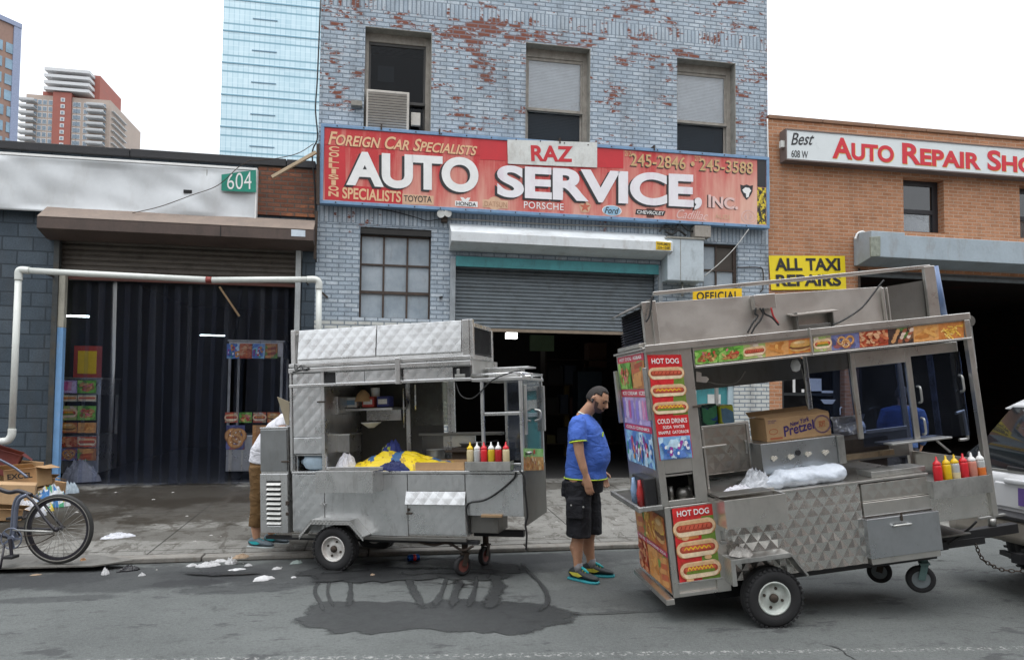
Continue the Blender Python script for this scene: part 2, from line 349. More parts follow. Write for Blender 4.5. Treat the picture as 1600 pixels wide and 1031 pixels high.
def concrete():
    m,nt,out=newmat('sidewalk_concrete'); p=POS(nt); sp=N(nt,'SeparateXYZ',None,Vector=p); X,Y,Z=sp.outputs
    n1=NOISE(nt,p,.8,6,.65); n2=NOISE(nt,p,70,4,.85); n3=NOISE(nt,VM(nt,p,(1,1.6,1)),4,7,.78)
    c=MIXC(nt,RMP(nt,n1,.3,.7),(.175,.171,.158,1),(.27,.263,.243,1)); c=MIXC(nt,RMP(nt,n2,.35,.6,.6,0),c,(.1,.1,.09,1))
    c=MIXC(nt,RMP(nt,n3,.52,.66,0,.75),c,(.06,.054,.045,1))
    for (x,y,rx,ry,k) in ((-3.0,-.55,1.5,1.0,.9),(-2.3,-1.7,1.3,.9,.75),(-3.6,-2.6,.9,.8,.6),(-1.1,-.9,1.1,.6,.6),(-1.9,-3.2,.9,.35,.45),(.2,-3.5,1.6,.5,.55),(-4.6,-1.5,1.5,1.6,.8),(3.1,-.3,1.0,.35,.55),(6.8,-1,1.5,1.2,.5)):
        c=MIXC(nt,MATH(nt,'MULTIPLY',blob(nt,p,x,y,rx,ry,.13,1.15,1.7),k),c,(.026,.021,.015,1))
    st=NOISE(nt,VM(nt,p,(3.2,1.1,1),(0,0,0),(0,0,R_(32))),2.0,6,.7,.6); c=MIXC(nt,RMP(nt,st,.54,.6,0,.6),c,(.055,.048,.04,1))
    jx=MATH(nt,'PINGPONG',MATH(nt,'ADD',X,JX),.76); jy=MATH(nt,'PINGPONG',MATH(nt,'ADD',Y,1.93),.98)
    j=MATH(nt,'LESS_THAN',MATH(nt,'MINIMUM',jx,jy),.009); c=MIXC(nt,MATH(nt,'MULTIPLY',j,.8),c,(.03,.028,.025,1))
    wetf=blob(nt,p,-2.9,-.8,1.7,1.2,.35,.75,2.3)
    PR(nt,out,Base_Color=c,Specular_IOR_Level=RMP(nt,wetf,0,1,.08,.3),Roughness=RMP(nt,wetf,0,1,.9,.5),Normal=BUMP(nt,MATH(nt,'SUBTRACT',MATH(nt,'MULTIPLY',n2,.6),MATH(nt,'MULTIPLY',j,2.)),.5,.006)); return m
JX=-atZ(349,771,.18).x
m_side=concrete()
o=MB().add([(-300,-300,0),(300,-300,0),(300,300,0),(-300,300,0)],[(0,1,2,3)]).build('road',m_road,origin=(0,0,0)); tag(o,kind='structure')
SZ=lambda y: .055+(y+4.05)/4.05*.135
mb=MB()
ys=[-4.05,-3.2,-2.4,-1.6,-.8,0.0,.5]
mb.prism([(-14,-4.05,.004),(-14,-4.05,SZ(-4.05)),(-14,.5,SZ(.5)),(-14,.5,.004)],(0,0,0),(40,0,0))
tag(mb.build('sidewalk',m_side,origin=(0,0,0)),kind='structure')
m_kerb=M('kerb_stone',(.2,.19,.17),.85,0,.3,7,.4,90,.55,(.09,.05,.025))
mb=MB(); x=-14
while x<26:
    L=random.uniform(1.6,2.1); mb.box(x,x+L-.012,-4.21+random.uniform(-.006,.006),-4.05,.002,.052+random.uniform(-.004,.004)); x+=L
tag(mb.build('kerb',m_kerb,origin=(0,0,0),bev=.012),kind='structure')
# wet patch and runnels of water on the road
def gp(pts,z): return [atZ(x,y,z) for x,y in pts]
def wob(pts,amp,n=5):
    P=[Vector(p) for p in pts]; out=[]
    for i,p in enumerate(P):
        q=P[(i+1)%len(P)]; d=q-p; nn=Vector((-d.y,d.x,0)).normalized() if d.length else Vector()
        for k in range(n):
            t=k/n; v=p+d*t; a=mnoise.noise(v*7)*amp+mnoise.noise(v*23)*amp*.4; out.append(v+nn*a)
    return out
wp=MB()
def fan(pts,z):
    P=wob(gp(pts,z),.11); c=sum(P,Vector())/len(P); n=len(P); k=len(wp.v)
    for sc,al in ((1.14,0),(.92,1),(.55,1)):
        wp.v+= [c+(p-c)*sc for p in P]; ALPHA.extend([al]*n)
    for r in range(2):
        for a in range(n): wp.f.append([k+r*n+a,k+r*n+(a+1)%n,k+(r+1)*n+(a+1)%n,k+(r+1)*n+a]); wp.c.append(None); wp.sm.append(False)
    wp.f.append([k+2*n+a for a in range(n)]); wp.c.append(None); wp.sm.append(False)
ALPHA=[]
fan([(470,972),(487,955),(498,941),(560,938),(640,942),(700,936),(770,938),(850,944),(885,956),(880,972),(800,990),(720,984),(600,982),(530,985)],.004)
fan([(475,893),(520,882),(600,878),(700,874),(800,880),(812,890),(770,905),(690,903),(600,906),(520,908)],.0095)  # wet road under the left cart, drawn dark also to deepen its shade
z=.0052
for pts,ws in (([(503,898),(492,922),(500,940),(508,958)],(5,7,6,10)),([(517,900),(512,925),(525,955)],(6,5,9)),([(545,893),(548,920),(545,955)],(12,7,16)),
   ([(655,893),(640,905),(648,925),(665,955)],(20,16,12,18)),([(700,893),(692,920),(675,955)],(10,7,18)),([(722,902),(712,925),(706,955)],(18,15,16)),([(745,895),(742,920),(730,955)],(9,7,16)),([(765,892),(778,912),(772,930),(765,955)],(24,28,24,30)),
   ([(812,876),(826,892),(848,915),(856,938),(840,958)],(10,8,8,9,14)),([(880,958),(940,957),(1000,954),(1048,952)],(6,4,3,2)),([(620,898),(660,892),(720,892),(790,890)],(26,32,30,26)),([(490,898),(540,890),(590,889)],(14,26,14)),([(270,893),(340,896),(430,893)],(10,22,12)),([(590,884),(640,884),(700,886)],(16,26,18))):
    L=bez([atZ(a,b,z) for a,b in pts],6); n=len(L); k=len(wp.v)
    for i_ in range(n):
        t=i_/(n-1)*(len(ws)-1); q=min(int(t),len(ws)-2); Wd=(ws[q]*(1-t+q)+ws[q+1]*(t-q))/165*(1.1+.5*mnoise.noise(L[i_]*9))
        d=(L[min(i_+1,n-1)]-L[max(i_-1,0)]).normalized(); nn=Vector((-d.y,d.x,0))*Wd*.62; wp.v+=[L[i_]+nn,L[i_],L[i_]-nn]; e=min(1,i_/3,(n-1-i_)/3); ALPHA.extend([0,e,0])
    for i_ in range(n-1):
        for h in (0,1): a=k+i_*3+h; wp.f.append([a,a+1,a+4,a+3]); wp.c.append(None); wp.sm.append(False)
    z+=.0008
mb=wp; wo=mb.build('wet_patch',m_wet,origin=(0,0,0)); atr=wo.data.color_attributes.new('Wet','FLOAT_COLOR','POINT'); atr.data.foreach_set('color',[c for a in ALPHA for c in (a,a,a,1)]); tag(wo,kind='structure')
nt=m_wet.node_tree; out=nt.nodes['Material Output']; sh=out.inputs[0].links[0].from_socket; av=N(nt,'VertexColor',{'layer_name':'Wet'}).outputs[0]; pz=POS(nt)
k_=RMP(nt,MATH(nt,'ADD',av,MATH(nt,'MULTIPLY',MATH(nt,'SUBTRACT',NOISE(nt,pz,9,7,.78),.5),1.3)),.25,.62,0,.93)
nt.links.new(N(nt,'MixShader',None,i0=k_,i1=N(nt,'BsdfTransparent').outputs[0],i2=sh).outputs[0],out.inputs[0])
# thin steel plate on the gutter at the left
m_plate=M('worn_steel_plate',(.17,.165,.15),.6,.3,.3,6,.3,60,.6,(.07,.05,.03))
q=[atZ(-120,868,.075),atZ(150,868,.075),atZ(209,876,.062),atZ(148,885,.05),atZ(0,889,.045),atZ(-120,891,.04)]
mb=MB().prism(q,(0,0,0),(0,0,.012)); tag(mb.build('steel_plate',m_plate),'flat worn steel plate lying over the kerb under the bicycle','plate')
# ---------------------------------------------------------------- walls
def wall(mb,x0,x1,z0,z1,holes,y=0.,depth=.32):
    xs=sorted({x0,x1,*[v for h in holes for v in (h[0],h[2])]}); zs=sorted({z0,z1,*[v for h in holes for v in (h[1],h[3])]})
    xs=[v for v in xs if x0<=v<=x1]; zs=[v for v in zs if z0<=v<=z1]
    inh=lambda cx,cz: any(h[0]<cx<h[2] and h[1]<cz<h[3] for h in holes)
    for i in range(len(xs)-1):
        for j in range(len(zs)-1):
            a,b,c,d=xs[i],xs[i+1],zs[j],zs[j+1]
            if not inh((a+b)/2,(c+d)/2):
                mb.add([(a,y,c),(b,y,c),(b,y,d),(a,y,d)],[(0,1,2,3)]); mb.add([(a,y+depth,c),(b,y+depth,c),(b,y+depth,d),(a,y+depth,d)],[(0,3,2,1)])
    for (a,c,b,d) in holes:
        mb.add([(a,y,c),(b,y,c),(b,y,d),(a,y,d),(a,y+depth,c),(b,y+depth,c),(b,y+depth,d),(a,y+depth,d)],[(0,4,7,3),(1,2,6,5),(3,7,6,2),(0,1,5,4)])
    for X in (x0,x1): mb.add([(X,y,z0),(X,y,z1),(X,y+depth,z1),(X,y+depth,z0)],[(0,1,2,3)])
    mb.add([(x0,y,z1),(x1,y,z1),(x1,y+depth,z1),(x0,y+depth,z1)],[(0,1,2,3)])
    return mb
def hole(px0,py0,px1,py1,Y=0):
    a=atY(px0,py0,Y); b=atY(px1,py1,Y); return (min(a.x,b.x),min(a.z,b.z),max(a.x,b.x),max(a.z,b.z))
def ext(mb,poly,x0,x1):            # profile (y,z) extruded along x
    return mb.prism([(x0,y,z) for y,z in poly],(0,0,0),(x1-x0,0,0))
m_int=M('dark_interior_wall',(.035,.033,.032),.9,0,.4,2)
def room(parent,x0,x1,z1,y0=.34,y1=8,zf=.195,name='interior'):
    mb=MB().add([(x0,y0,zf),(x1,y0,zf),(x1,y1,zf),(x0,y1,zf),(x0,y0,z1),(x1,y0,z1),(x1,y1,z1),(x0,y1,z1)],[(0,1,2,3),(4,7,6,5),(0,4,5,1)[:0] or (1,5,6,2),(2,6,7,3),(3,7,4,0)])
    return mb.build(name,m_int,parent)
def slats(mb,x0,x1,z0,z1,y,pitch=.075,r=.018):
    """corrugated roller curtain"""
    n=int((z1-z0)/pitch); pts=[]
    for i in range(n):
        z=z0+(z1-z0)*i/n; h=(z1-z0)/n
        for t,a in ((0,0),(.15,.8),(.35,1),(.6,.9),(.85,.35)): pts.append((y-r*a,z+h*t))
    pts.append((y,z1)); vs=[]; 
    for (yy,zz) in pts: vs+=[(x0,yy,zz),(x1,yy,zz)]
    return mb.add(vs,[(2*i,2*i+1,2*i+3,2*i+2) for i in range(len(pts)-1)])
XL,XR=-1.12,6.86
# ================================================================ blue brick building
sA=atY(850,22).z; sB=atY(850,44).z; s2A=atY(600,352).z; s2B=atY(600,326).z
m_blue=brickmat('blue_painted_brick',(.37,.44,.51),(.54,.60,.65),(.17,.21,.25),peel=(.21,.075,.05),peel_amt=.245,soldier=((sB,sA),(s2A,s2B)),grime=.6,tint=(atY(600,500).z,(.55,.56,.53)))
bA=thing('auto_service_building','tall blue painted brick building with patches of bare red brick and three upper windows','building',((XL+XR)/2,.2,.2))
H1=hole(571,41,673,200); H2=hole(822,66,922,225); H3=hole(1058,90,1150,245)
H4=hole(563,354,672,499); G=hole(712,405,1027,775); G=(G[0],.19,G[2],G[3]); H5=hole(1098,380,1153,452); DZ=hole(1088,600,1148,790); DZ=(DZ[0],.19,DZ[2],DZ[3])
H1=(H1[0],5.9,H1[2],H1[3]); H2=(H2[0],5.9,H2[2],H2[3]);H3=(H3[0],5.9,H3[2],H3[3])
mb=wall(MB(),XL,XR,.17,10.4,[H1,H2,H3,H4,G,H5,DZ])
mb.add([(XL,.32,.17),(XL,.32,10.4),(XL,9,10.4),(XL,9,.17)],[(0,1,2,3)]); mb.add([(XR,.32,.17),(XR,.32,10.4),(XR,9,10.4),(XR,9,.17)],[(0,1,2,3)])
mb.add([(XL,.32,9.9),(XR,.32,9.9),(XR,9,9.9),(XL,9,9.9)],[(0,1,2,3)]); mb.add([(XL,9,.17),(XR,9,.17),(XR,9,9.9),(XL,9,9.9)],[(0,1,2,3)])
mb.build('wall',m_blue,bA)
m_frame=M('weathered_window_wood',(.30,.275,.24),.8,0,.3,8,.2,60,.5,(.12,.1,.08))
m_fdark=M('dark_window_frame',(.05,.048,.045),.6)
m_blind=M('white_slat_blind',(.80,.81,.80),.6,0,.06,3)
m_pane=glassmat('window_glass',(.88,.9,.92),.12,.04,(.3,.32,.34),.02)
m_pane0=glassmat('dim_window_glass',(.42,.45,.48),.0,.02,(.1,.1,.11),.02,0,.35)
m_lint=M('grey_stone_reveal',(.27,.26,.23),.85,0,.3,6,.3,40,.6,(.09,.08,.07))
def sash_window(H,kind):
    x0,z0,x1,z1=H; y=.2
    f=MB()
    for a,b,c,d in ((x0,x0+.06,z0,z1),(x1-.09,x1,z0,z1),(x0+.06,x1-.09,z1-.16,z1)): f.box(a,b,y-.02,y+.1,c,d)
    fr=f.build('window_frame',m_frame,bA,bev=.006)
    MB().box(x1-.012,x1-.002,.0,y-.02,z0,z1).box(x0,x1-.012,.0,y-.02,z1-.012,z1-.002).build('reveal_lining',m_lint,fr)
    X0,X1,Z1=x0+.06,x1-.09,z1-.16; zm=z0+(Z1-z0)*.47 if kind!='ac' else z0+(Z1-z0)*.42
    s=MB(); 
    s.box(X0,X1,y,y+.035,Z1-.05,Z1).box(X0,X0+.035,y,y+.035,zm,Z1-.05).box(X1-.035,X1,y,y+.035,zm,Z1-.05).box(X0,X1,y-.03,y+.035,zm-.05,zm)
    s.box(X0,X0+.035,y+.036,y+.066,z0,zm-.05).box(X1-.035,X1,y+.036,y+.066,z0,zm-.05)
    s.build('sash',m_fdark if kind=='ac' else m_frame,fr,bev=.004)
    MB().box(X0+.036,X1-.036,y+.014,y+.02,zm+.001,Z1-.051).build('pane',m_pane0 if kind=='ac' else m_pane,fr); MB().box(X0+.036,X1-.036,y+.048,y+.054,z0,zm-.051).build('pane',m_pane0,fr)
    if kind=='ac':
        MB().box(X0,X1,y+.45,y+.5,z0,Z1).build('curtain',M('dark_room_curtain',(.02,.018,.018),.9),fr)
        a=atY(590,128,y+.05);MB().box(a.x,a.x+.27,y+.03,y+.035,a.z,a.z+.27).build('paper_notice',M('grey_paper',(.22,.21,.2),.8),fr)
    else:
        b=MB(); zb=z0 if kind=='full' else z0+.28; z=zb
        while z<Z1-.02: b.add([(X0+.03,y+.07,z),(X1-.03,y+.07,z),(X1-.03,y+.076,z+.026),(X0+.03,y+.076,z+.026)],[(0,1,2,3)]); z+=.027
        b.box(X0+.03,X1-.03,y+.068,y+.09,zb-.02,zb); b.build('blind',m_blind,fr)
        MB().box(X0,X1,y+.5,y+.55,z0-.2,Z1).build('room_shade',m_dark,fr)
sash_window(H1,'ac'); sash_window(H2,'full'); sash_window(H3,'part')
# window air conditioner
x0,z0,x1,z1=H1; a=atY(573,141,.0); b=atY(634,197,.0)
ac=thing('window_air_conditioner','beige louvred air conditioner sitting in the leftmost upper window','air conditioner',((a.x+b.x)/2,.1,6.05))
m_ac=M('beige_sheet_metal',(.5,.47,.42),.55,0,.15,6,0,80,.4)
MB().box(a.x,b.x+.05,-.05,.3,5.95,a.z).build('housing',m_ac,ac,bev=.01)
g=MB(); z=5.99
while z<a.z-.05: g.add([(a.x+.03,-.052,z),(b.x+.01,-.052,z),(b.x+.01,-.072,z+.028),(a.x+.03,-.072,z+.028)],[(0,1,2,3)]); z+=.044
g.build('grille',M('ac_grille',(.55,.51,.46),.6),ac); MB().box(a.x+.03,b.x+.01,-.0515,-.0505,5.98,a.z-.04).build('grille_back',m_dark,ac)
c=atY(642,196,.05); d=atY(657,177,.05); MB().box(c.x,d.x,.04,.1,c.z,d.z).build('side_cover',m_ac,ac,bev=.008)
# steel factory window
m_ironf=M('rusted_window_steel',(.075,.055,.045),.75,.2,.5,14,.2,90)
def frosted():
    m,nt,out=newmat('dusty_wired_glass'); o=OBJ(nt); n=NOISE(nt,o,2.2,5,.65); n2=NOISE(nt,VM(nt,o,(5,5,1)),2.5,5,.7)
    c=MIXC(nt,RMP(nt,n,.3,.7),(.24,.29,.33,1),(.40,.45,.49,1)); c=MIXC(nt,RMP(nt,n2,.55,.75,0,.5),c,(.2,.2,.19,1))
    PR(nt,out,Base_Color=c,Roughness=.25); return m
m_frost=frosted()
x0,z0,x1,z1=H4; fr=MB(); w=x1-x0; zt=z1-.12; zr=[z0,z0+(zt-z0)*.315,z0+(zt-z0)*.65,zt]
for i in range(4):
    xx=x0+w*i/3; fr.box(xx-.016 if 0<i<3 else (x0 if i==0 else x1-.03),xx+.016 if 0<i<3 else (x0+.03 if i==0 else x1),.1,.15,z0,zt)
for i,z in enumerate(zr): 
    for k in range(3): fr.box(x0+w*k/3+(.03 if k==0 else .016),x0+w*(k+1)/3-(.03 if k==2 else .016),.095 if i==1 else .1,.15,z-(.024 if i==1 else .014),z+(.024 if i==1 else .014))
fw=fr.build('factory_window',m_ironf,bA)
for i in range(3):
    for j in range(3):
        t=random.uniform(-.004,.004); MB().add([(x0+w*i/3+.01,.126,zr[j]+.01),(x0+w*(i+1)/3-.01,.126+t,zr[j]+.01),(x0+w*(i+1)/3-.01,.126-t,zr[j+1]-.01),(x0+w*i/3+.01,.126,zr[j+1]-.01)],[(0,1,2,3)]).build('pane',m_frost,fw)
MB().box(x0,x1,.02,.3,zt+.014,z1-.002).build('lintel',M('black_steel_lintel',(.03,.028,.026),.7),fw)
MB().box(x0,x1,.3,.31,z0,zt).build('backing',m_dark,fw)
# second small window on the right
x0,z0,x1,z1=H5; fr=MB(); xm=x0+(x1-x0)*.42; zm=z0+(z1-z0)*.42
for a,b,c,d in ((x0,x0+.04,z0,z1),(x1-.06,x1,z0,z1),(xm-.015,xm+.015,z0,z1),(x0+.04,xm-.015,zm-.015,zm+.015),(xm+.015,x1-.06,zm-.015,zm+.015),(x0+.04,xm-.015,z1-.04,z1),(xm+.015,x1-.06,z1-.04,z1)): fr.box(a,b,.06,.12,c,d)
fw=fr.build('side_window',m_ironf,bA)
for a,b,c,d,m in ((x0+.04,xm-.015,zm,z1-.04,m_frost),(x0+.04,xm-.015,z0,zm,m_frost),(xm+.015,x1-.06,z0,zm,m_frost),(xm+.015,x1-.06,zm,z1-.04,M('broken_dark_pane',(.06,.05,.04),.4))): MB().add([(a,.09,c),(b,.09,c),(b,.09,d),(a,.09,d)],[(0,1,2,3)]).build('pane',m,fw)
# teal doorway seen through the right cart
x0,z0,x1,z1=DZ
m_teal=M('teal_paint',(.06,.27,.29),.5,0,.2,5,0,80,.4)
dr=MB().box(x0,x1-.1,.08,.12,z0,z1).build('door',m_teal,bA); MB().box(x1-.1,x1,.03,.12,z0,z1).box(x0,x1-.1,.03,.079,z1-.5,z1-.42).build('door_frame',M('pale_blue_paint',(.42,.52,.56),.6),dr)
MB().box(x0+.25,x0+.5,.07,.079,1.55,1.72).build('plate',m_white,dr)
# roller garage door, hood, interior
x0,z0,x1,z1=G; zb=atY(860,520,.1).z
m_shut=M('grey_roller_steel',(.16,.185,.20),.5,.35,.2,3,0,80,.5,(.05,.045,.04),(1,1,3))
sh=slats(MB(),x0+.02,x1-.02,zb+.05,z1+.25,.16,.062,.017).build('roller_shutter',m_shut,bA)
MB().box(x0+.02,x1-.02,.12,.18,zb,zb+.05).build('bottom_bar',M('worn_wood_bar',(.24,.19,.14),.75,0,.3,8),sh)
tz0=atY(900,424,-.02).z; tz1=atY(900,409,-.02).z
MB().box(x0+.0,x1-.0,-.06,-.012,tz0,tz1).build('teal_beam',m_teal,bA)
MB().box(x0-.09,x0-.002,-.05,.0,.19,z1).box(x1+.002,x1+.08,-.05,.0,.19,z1).build('door_guide',M('grey_guide_steel',(.30,.33,.35),.55,.3,.25,7,0,80,.5),bA)
P=atY(702,349,0); Q=atY(1052,376,0); hx0,hx1=P.x,atY(1047,378,-.25).x
zt=atY(702,349,0).z; zf1=atY(703,361,-.38).z; zf0=atY(703,376,-.38).z; zu=atY(703,391,-.05).z
m_hood=M('white_sheet_hood',(.60,.63,.64),.5,.1,.12,3,0,80,.4,(.22,.16,.11))
hd=ext(MB(),[(-.001,zt),(-.38,zf1),(-.38,zf0),(-.10,zu),(-.001,zu)],hx0,hx1).build('shutter_hood',m_hood,bA,bev=.004)
q=[atY(1025,377,-.383),atY(1048,379,-.383),atY(1048,391,-.383),atY(1025,390,-.383)]
MB().quadbox(q,(0,-1,0),.004).build('phone_sticker',m_yel,hd)
t=MB(); put_text(t,sub(q,.08,.55,.92,.92),"HARUME'S",.006,bold=.02); put_text(t,sub(q,.08,.1,.92,.45),'226-1568',.006,bold=.02); t.build('sticker_lettering',m_ink,hd)
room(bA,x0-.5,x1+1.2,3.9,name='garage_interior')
# lights and clutter deep in the garage
def inbox(name,label,cat,px0,py0,px1,py1,Y,d,m,group=None,zmin=None,bev=.01):
    a=atY(px0,py0,Y); b=atY(px1,py1,Y); mb=MB().box(a.x,b.x,Y,Y+d,max(b.z,.2) if zmin is None else zmin,a.z)
    return tag(mb.build(name,m,bev=bev),label,cat,group)
m_tl=emit('lamp_tube',(1,1,.95),4)
a=atY(799,526,6); o=MB().box(a.x-.14,a.x+.14,5.9,6.1,a.z-.05,a.z+.10).build('ceiling_lamp',m_tl); tag(o,'bright white lamp high inside the middle garage','lamp')
inbox('hanging_banner','pale green banner hanging inside the middle garage','banner',828,523,866,546,3.2,.06,M('green_panel',(.16,.24,.13),.6),zmin=atY(830,548,3.2).z)
inbox('storage_cabinet','dark blue metal cabinet inside the middle garage','cabinet',903,580,940,720,4.2,.5,M('blue_cabinet',(.035,.06,.085),.5),zmin=.2)
inbox('wooden_post','yellow post standing inside the middle garage','post',883,572,890,625,5,.12,M('yellow_post',(.22,.16,.04),.6),zmin=.2)
inbox('cardboard_box','brown box high on the shelf behind the standing man','box',920,535,948,575,4.7,.4,M('brown_box_dim',(.12,.06,.035),.8),zmin=atY(920,574,4.7).z)
sh=thing('storage_shelf','steel shelf of car parts inside the middle garage','shelf',(atY(900,700,4.6).x,4.7,.2))
xa=atY(852,700,4.6).x; xb=atY(975,700,4.6).x; mb=MB()
for z in (.5,1.2,1.9,2.5): mb.box(xa,xb,4.6,5.1,z,z+.03)
for x in (xa,xb): mb.box(x-.02,x+.02,4.59,5.11,.2,3)
mb.build('rack',m_iron,sh)
mb=MB(); random.seed(3)
for z in (.53,1.23,1.93):
    x=xa+.05
    while x<xb-.3: ww=random.uniform(.15,.4); mb.col=random.choice([(.1,.05,.04),(.05,.07,.1),(.12,.11,.1),(.03,.03,.03),(.1,.09,.03)]); mb.box(x,x+ww,4.65,5.0,z,z+random.uniform(.15,.5)); x+=ww+.04
mb.build('stored_parts',M('stored_goods',(1,1,1),.7,vcol=True),sh)
# electrical cabinet and cables on the facade
eb=thing('electrical_cabinet','grey metal electrical cabinet on the blue wall beside the white hood','cabinet',(5,-.2,3.4))
a=atY(1043,372,-.3); b=atY(1100,440,-.3); MB().box(a.x,b.x,-.3,-.004,b.z,a.z).build('housing',M('pale_grey_enamel',(.46,.52,.55),.5,.1,.15,4,0,80,.5),eb,bev=.012)
MB().box(a.x+(b.x-a.x)*.35,a.x+(b.x-a.x)*.35+.008,-.306,-.3,b.z,a.z).box(a.x-.012,b.x+.012,-.315,-.005,a.z,a.z+.03).build('seam_and_lid',m_lint,eb)
MB().cyl(((a.x+b.x)/2,-.15,b.z),((a.x+b.x)/2,-.15,b.z-.25),.022).build('conduit',m_alu,eb)
a=atY(1086,352,-.2); b=atY(1111,371,-.2); j=MB().box(a.x,b.x,-.2,-.004,b.z,a.z).build('junction_box',m_frame,bev=.006); tag(j,'small rusty junction box under the right end of the red sign','junction box')
j=MB().tube(bez([atY(*p,-.12) for p in ((1030,362),(1040,352),(1052,358),(1062,350),(1075,360),(1088,362))]),.016,8).tube(bez([atY(*p,-.1) for p in ((1040,362),(1050,366),(1060,360),(1072,368))]),.02,8).build('cable_bundle',m_cable); tag(j,'black bundle of cable ends above the electrical cabinet','cable')
for nm,lab,pts,r,m,yy in (('conduit_pipe','thin grey conduit running above the white shutter hood',[(694,342),(760,345),(850,350),(940,353),(1060,358)],.012,m_lint,-.03),
  ('loose_cable','black cable drooping under the left end of the red sign',[(520,320),(570,324),(612,330),(650,340),(668,345),(690,342)],.008,m_cable,-.04),
  ('guy_wire','thin pale wire slanting down in front of the small right window',[(1170,358),(1150,385),(1128,408),(1100,432)],.007,M('pale_rope',(.5,.5,.47),.7),-.25),
  ('wall_pipe','dark bent pipe on the blue brick beside the yellow banner',[(1152,418),(1185,418),(1192,424),(1192,450),(1188,456)],.011,m_iron,-.04),
  ('vent_stub','small black pipe stub beside the factory window',[(689,463),(689.5,466)],.03,m_black,-.03),
  ('roof_cable','black cable running down the left edge of the blue building',[(501,0),(496,120),(493,170),(496,215),(488,240),(492,300),(494,410)],.012,m_cable,-.06),
  ('corner_conduit','thin white pipe up the right edge of the blue building',[(1199,186),(1200,230),(1202,300)],.012,m_wlet,-.04)):
    j=MB().tube(bez([atY(*p,yy) for p in pts]),r,8).build(nm,m); tag(j,lab,'pipe' if 'pipe' in nm or 'conduit' in nm or 'stub' in nm else 'cable')
fl=thing('flood_light','pair of small round flood lamps above the shutter hood','lamp',atY(694,345,-.1))
for px,py in ((689,334),(700,333)):
    c=atY(px,py,-.16); MB().lathe(c,(-.2 if px<694 else .3,-1,-.1),[(.015,-.12),(.03,-.1),(.06,-.02),(.066,0)]).build('lamp_head',m_white,fl)
c=atY(694,343,-.05); MB().box(c.x-.05,c.x+.05,-.1,-.002,c.z-.05,c.z+.05).build('mount',m_iron,fl)
j=MB().box(*sum([[a,b] for a,b in ((atY(549,160).x,atY(566,160).x),(-.1,.0),(atY(549,168).z,atY(549,160).z))],[])).build('wall_bracket',m_lint,bev=.005); tag(j,'small grey bracket on the brick left of the air conditioner','bracket')
o=MB().bar(atY(503,457,-.03),atY(512,465,-.03),.03).build('wall_bracket',m_iron); tag(o,'rusty iron stub on the blue brick right of the white pipe','bracket')
# ================================================================ long red sign
YS=-.16
def fq(pts,Y=YS): return [atY(x,y,Y) for x,y in pts]
def signmat():
    m,nt,out=newmat('faded_red_sign'); p=POS(nt); sp=N(nt,'SeparateXYZ',None,Vector=p); X,Y,Z=sp.outputs
    n1=NOISE(nt,VM(nt,p,(2.2,1,.5)),1.0,4,.6); n2=NOISE(nt,VM(nt,p,(9,1,.6)),1.2,5,.7); n3=NOISE(nt,p,30,4,.7)
    t=MATH(nt,'ADD',MATH(nt,'ADD',MATH(nt,'MULTIPLY',n1,.9),MATH(nt,'MULTIPLY',n2,.55)),RMP(nt,X,2.2,6.8,-.04,.2)); t=MATH(nt,'ADD',t,RMP(nt,Z,4.8,6.0,.16,-.14))
    c=MIXC(nt,RMP(nt,t,.62,1.16),(.50,.022,.026,1),(.72,.44,.34,1)); c=MIXC(nt,RMP(nt,n3,.6,.75,0,.5),c,(.62,.35,.25,1))
    PR(nt,out,Base_Color=c,Roughness=.5); return m
m_sred=signmat(); m_sred2=M('fresh_red_enamel',(.52,.02,.028),.45,0,.1,4)
m_peach=M('peach_lettering',(.72,.45,.25),.55,0,.12,8); m_tan=M('tan_patch',(.62,.40,.26),.55,0,.15,6); m_fblue=M('pale_blue_frame',(.17,.29,.45),.5,0,.15,5,0,80,.3)
m_wpink=M('white_lettering_worn',(.78,.76,.78),.5,0,.06,3,0,80,.35,(.5,.25,.38)); m_pink=M('faded_pink_lettering',(.72,.5,.46),.6); m_gold=M('gold_digits',(.55,.36,.17),.5)
sg=thing('shop_sign','long faded red sign with big white AUTO SERVICE lettering on the blue building','sign',(2.9,-.1,4.75))
q=fq([(507,199),(1197,248.5),(1197,351),(505,313)]); x0,x1=q[0].x,q[1].x; z0,z1=q[3].z,q[0].z
MB().box(x0,x1,YS,-.05,z0,z1).build('board',m_sred,sg)
f=MB(); t=.055
for a,b,c,d in ((x0-t,x1+t,z1,z1+t),(x0-t,x1+t,z0-t,z0),(x0-t,x0,z0,z1),(x1,x1+t,z0,z1)): f.box(a,b,YS-.02,-.04,c,d)
f.build('sign_frame',m_fblue,sg,bev=.006)
mb=MB(); x=x0+.2
while x<x1: mb.cyl((x,YS-.026,z1+.028),(x,YS-.018,z1+.028),.012,8).cyl((x,YS-.026,z0-.028),(x,YS-.018,z0-.028),.012,8); x+=.42
for x in (x0+.9,x0+1.85,x0+3.9,x0+5.6): mb.box(x-.012,x+.012,YS-.03,-.03,z1+.02,z1+.11)
mb.build('bolts',m_iron,sg)
def patch(name,pts,m,off=.003,Y=YS):
    q=fq(pts,Y); return MB().quadbox([p+Vector((0,-.0004,0)) for p in q],(0,-1,0),off).build(name,m,sg)
def letter(name,pts,body,m,off=.007,shadow=None,ms=None,**k):
    q=fq(pts,YS); t=MB()
    if shadow: 
        s=MB(); put_text(s,q,body,off-.0025,shadow,**k); s.build(name+'_shadow',ms or m_ink,sg)
    put_text(t,q,body,off,**k); return t.build(name,m,sg)
patch('red_strip',[(507.5,200),(749,216.5),(749,243),(507.5,226.5)],m_sred); patch('red_strip',[(507.5,227),(540,229),(540,313.5),(507.5,311.5)],m_sred2)
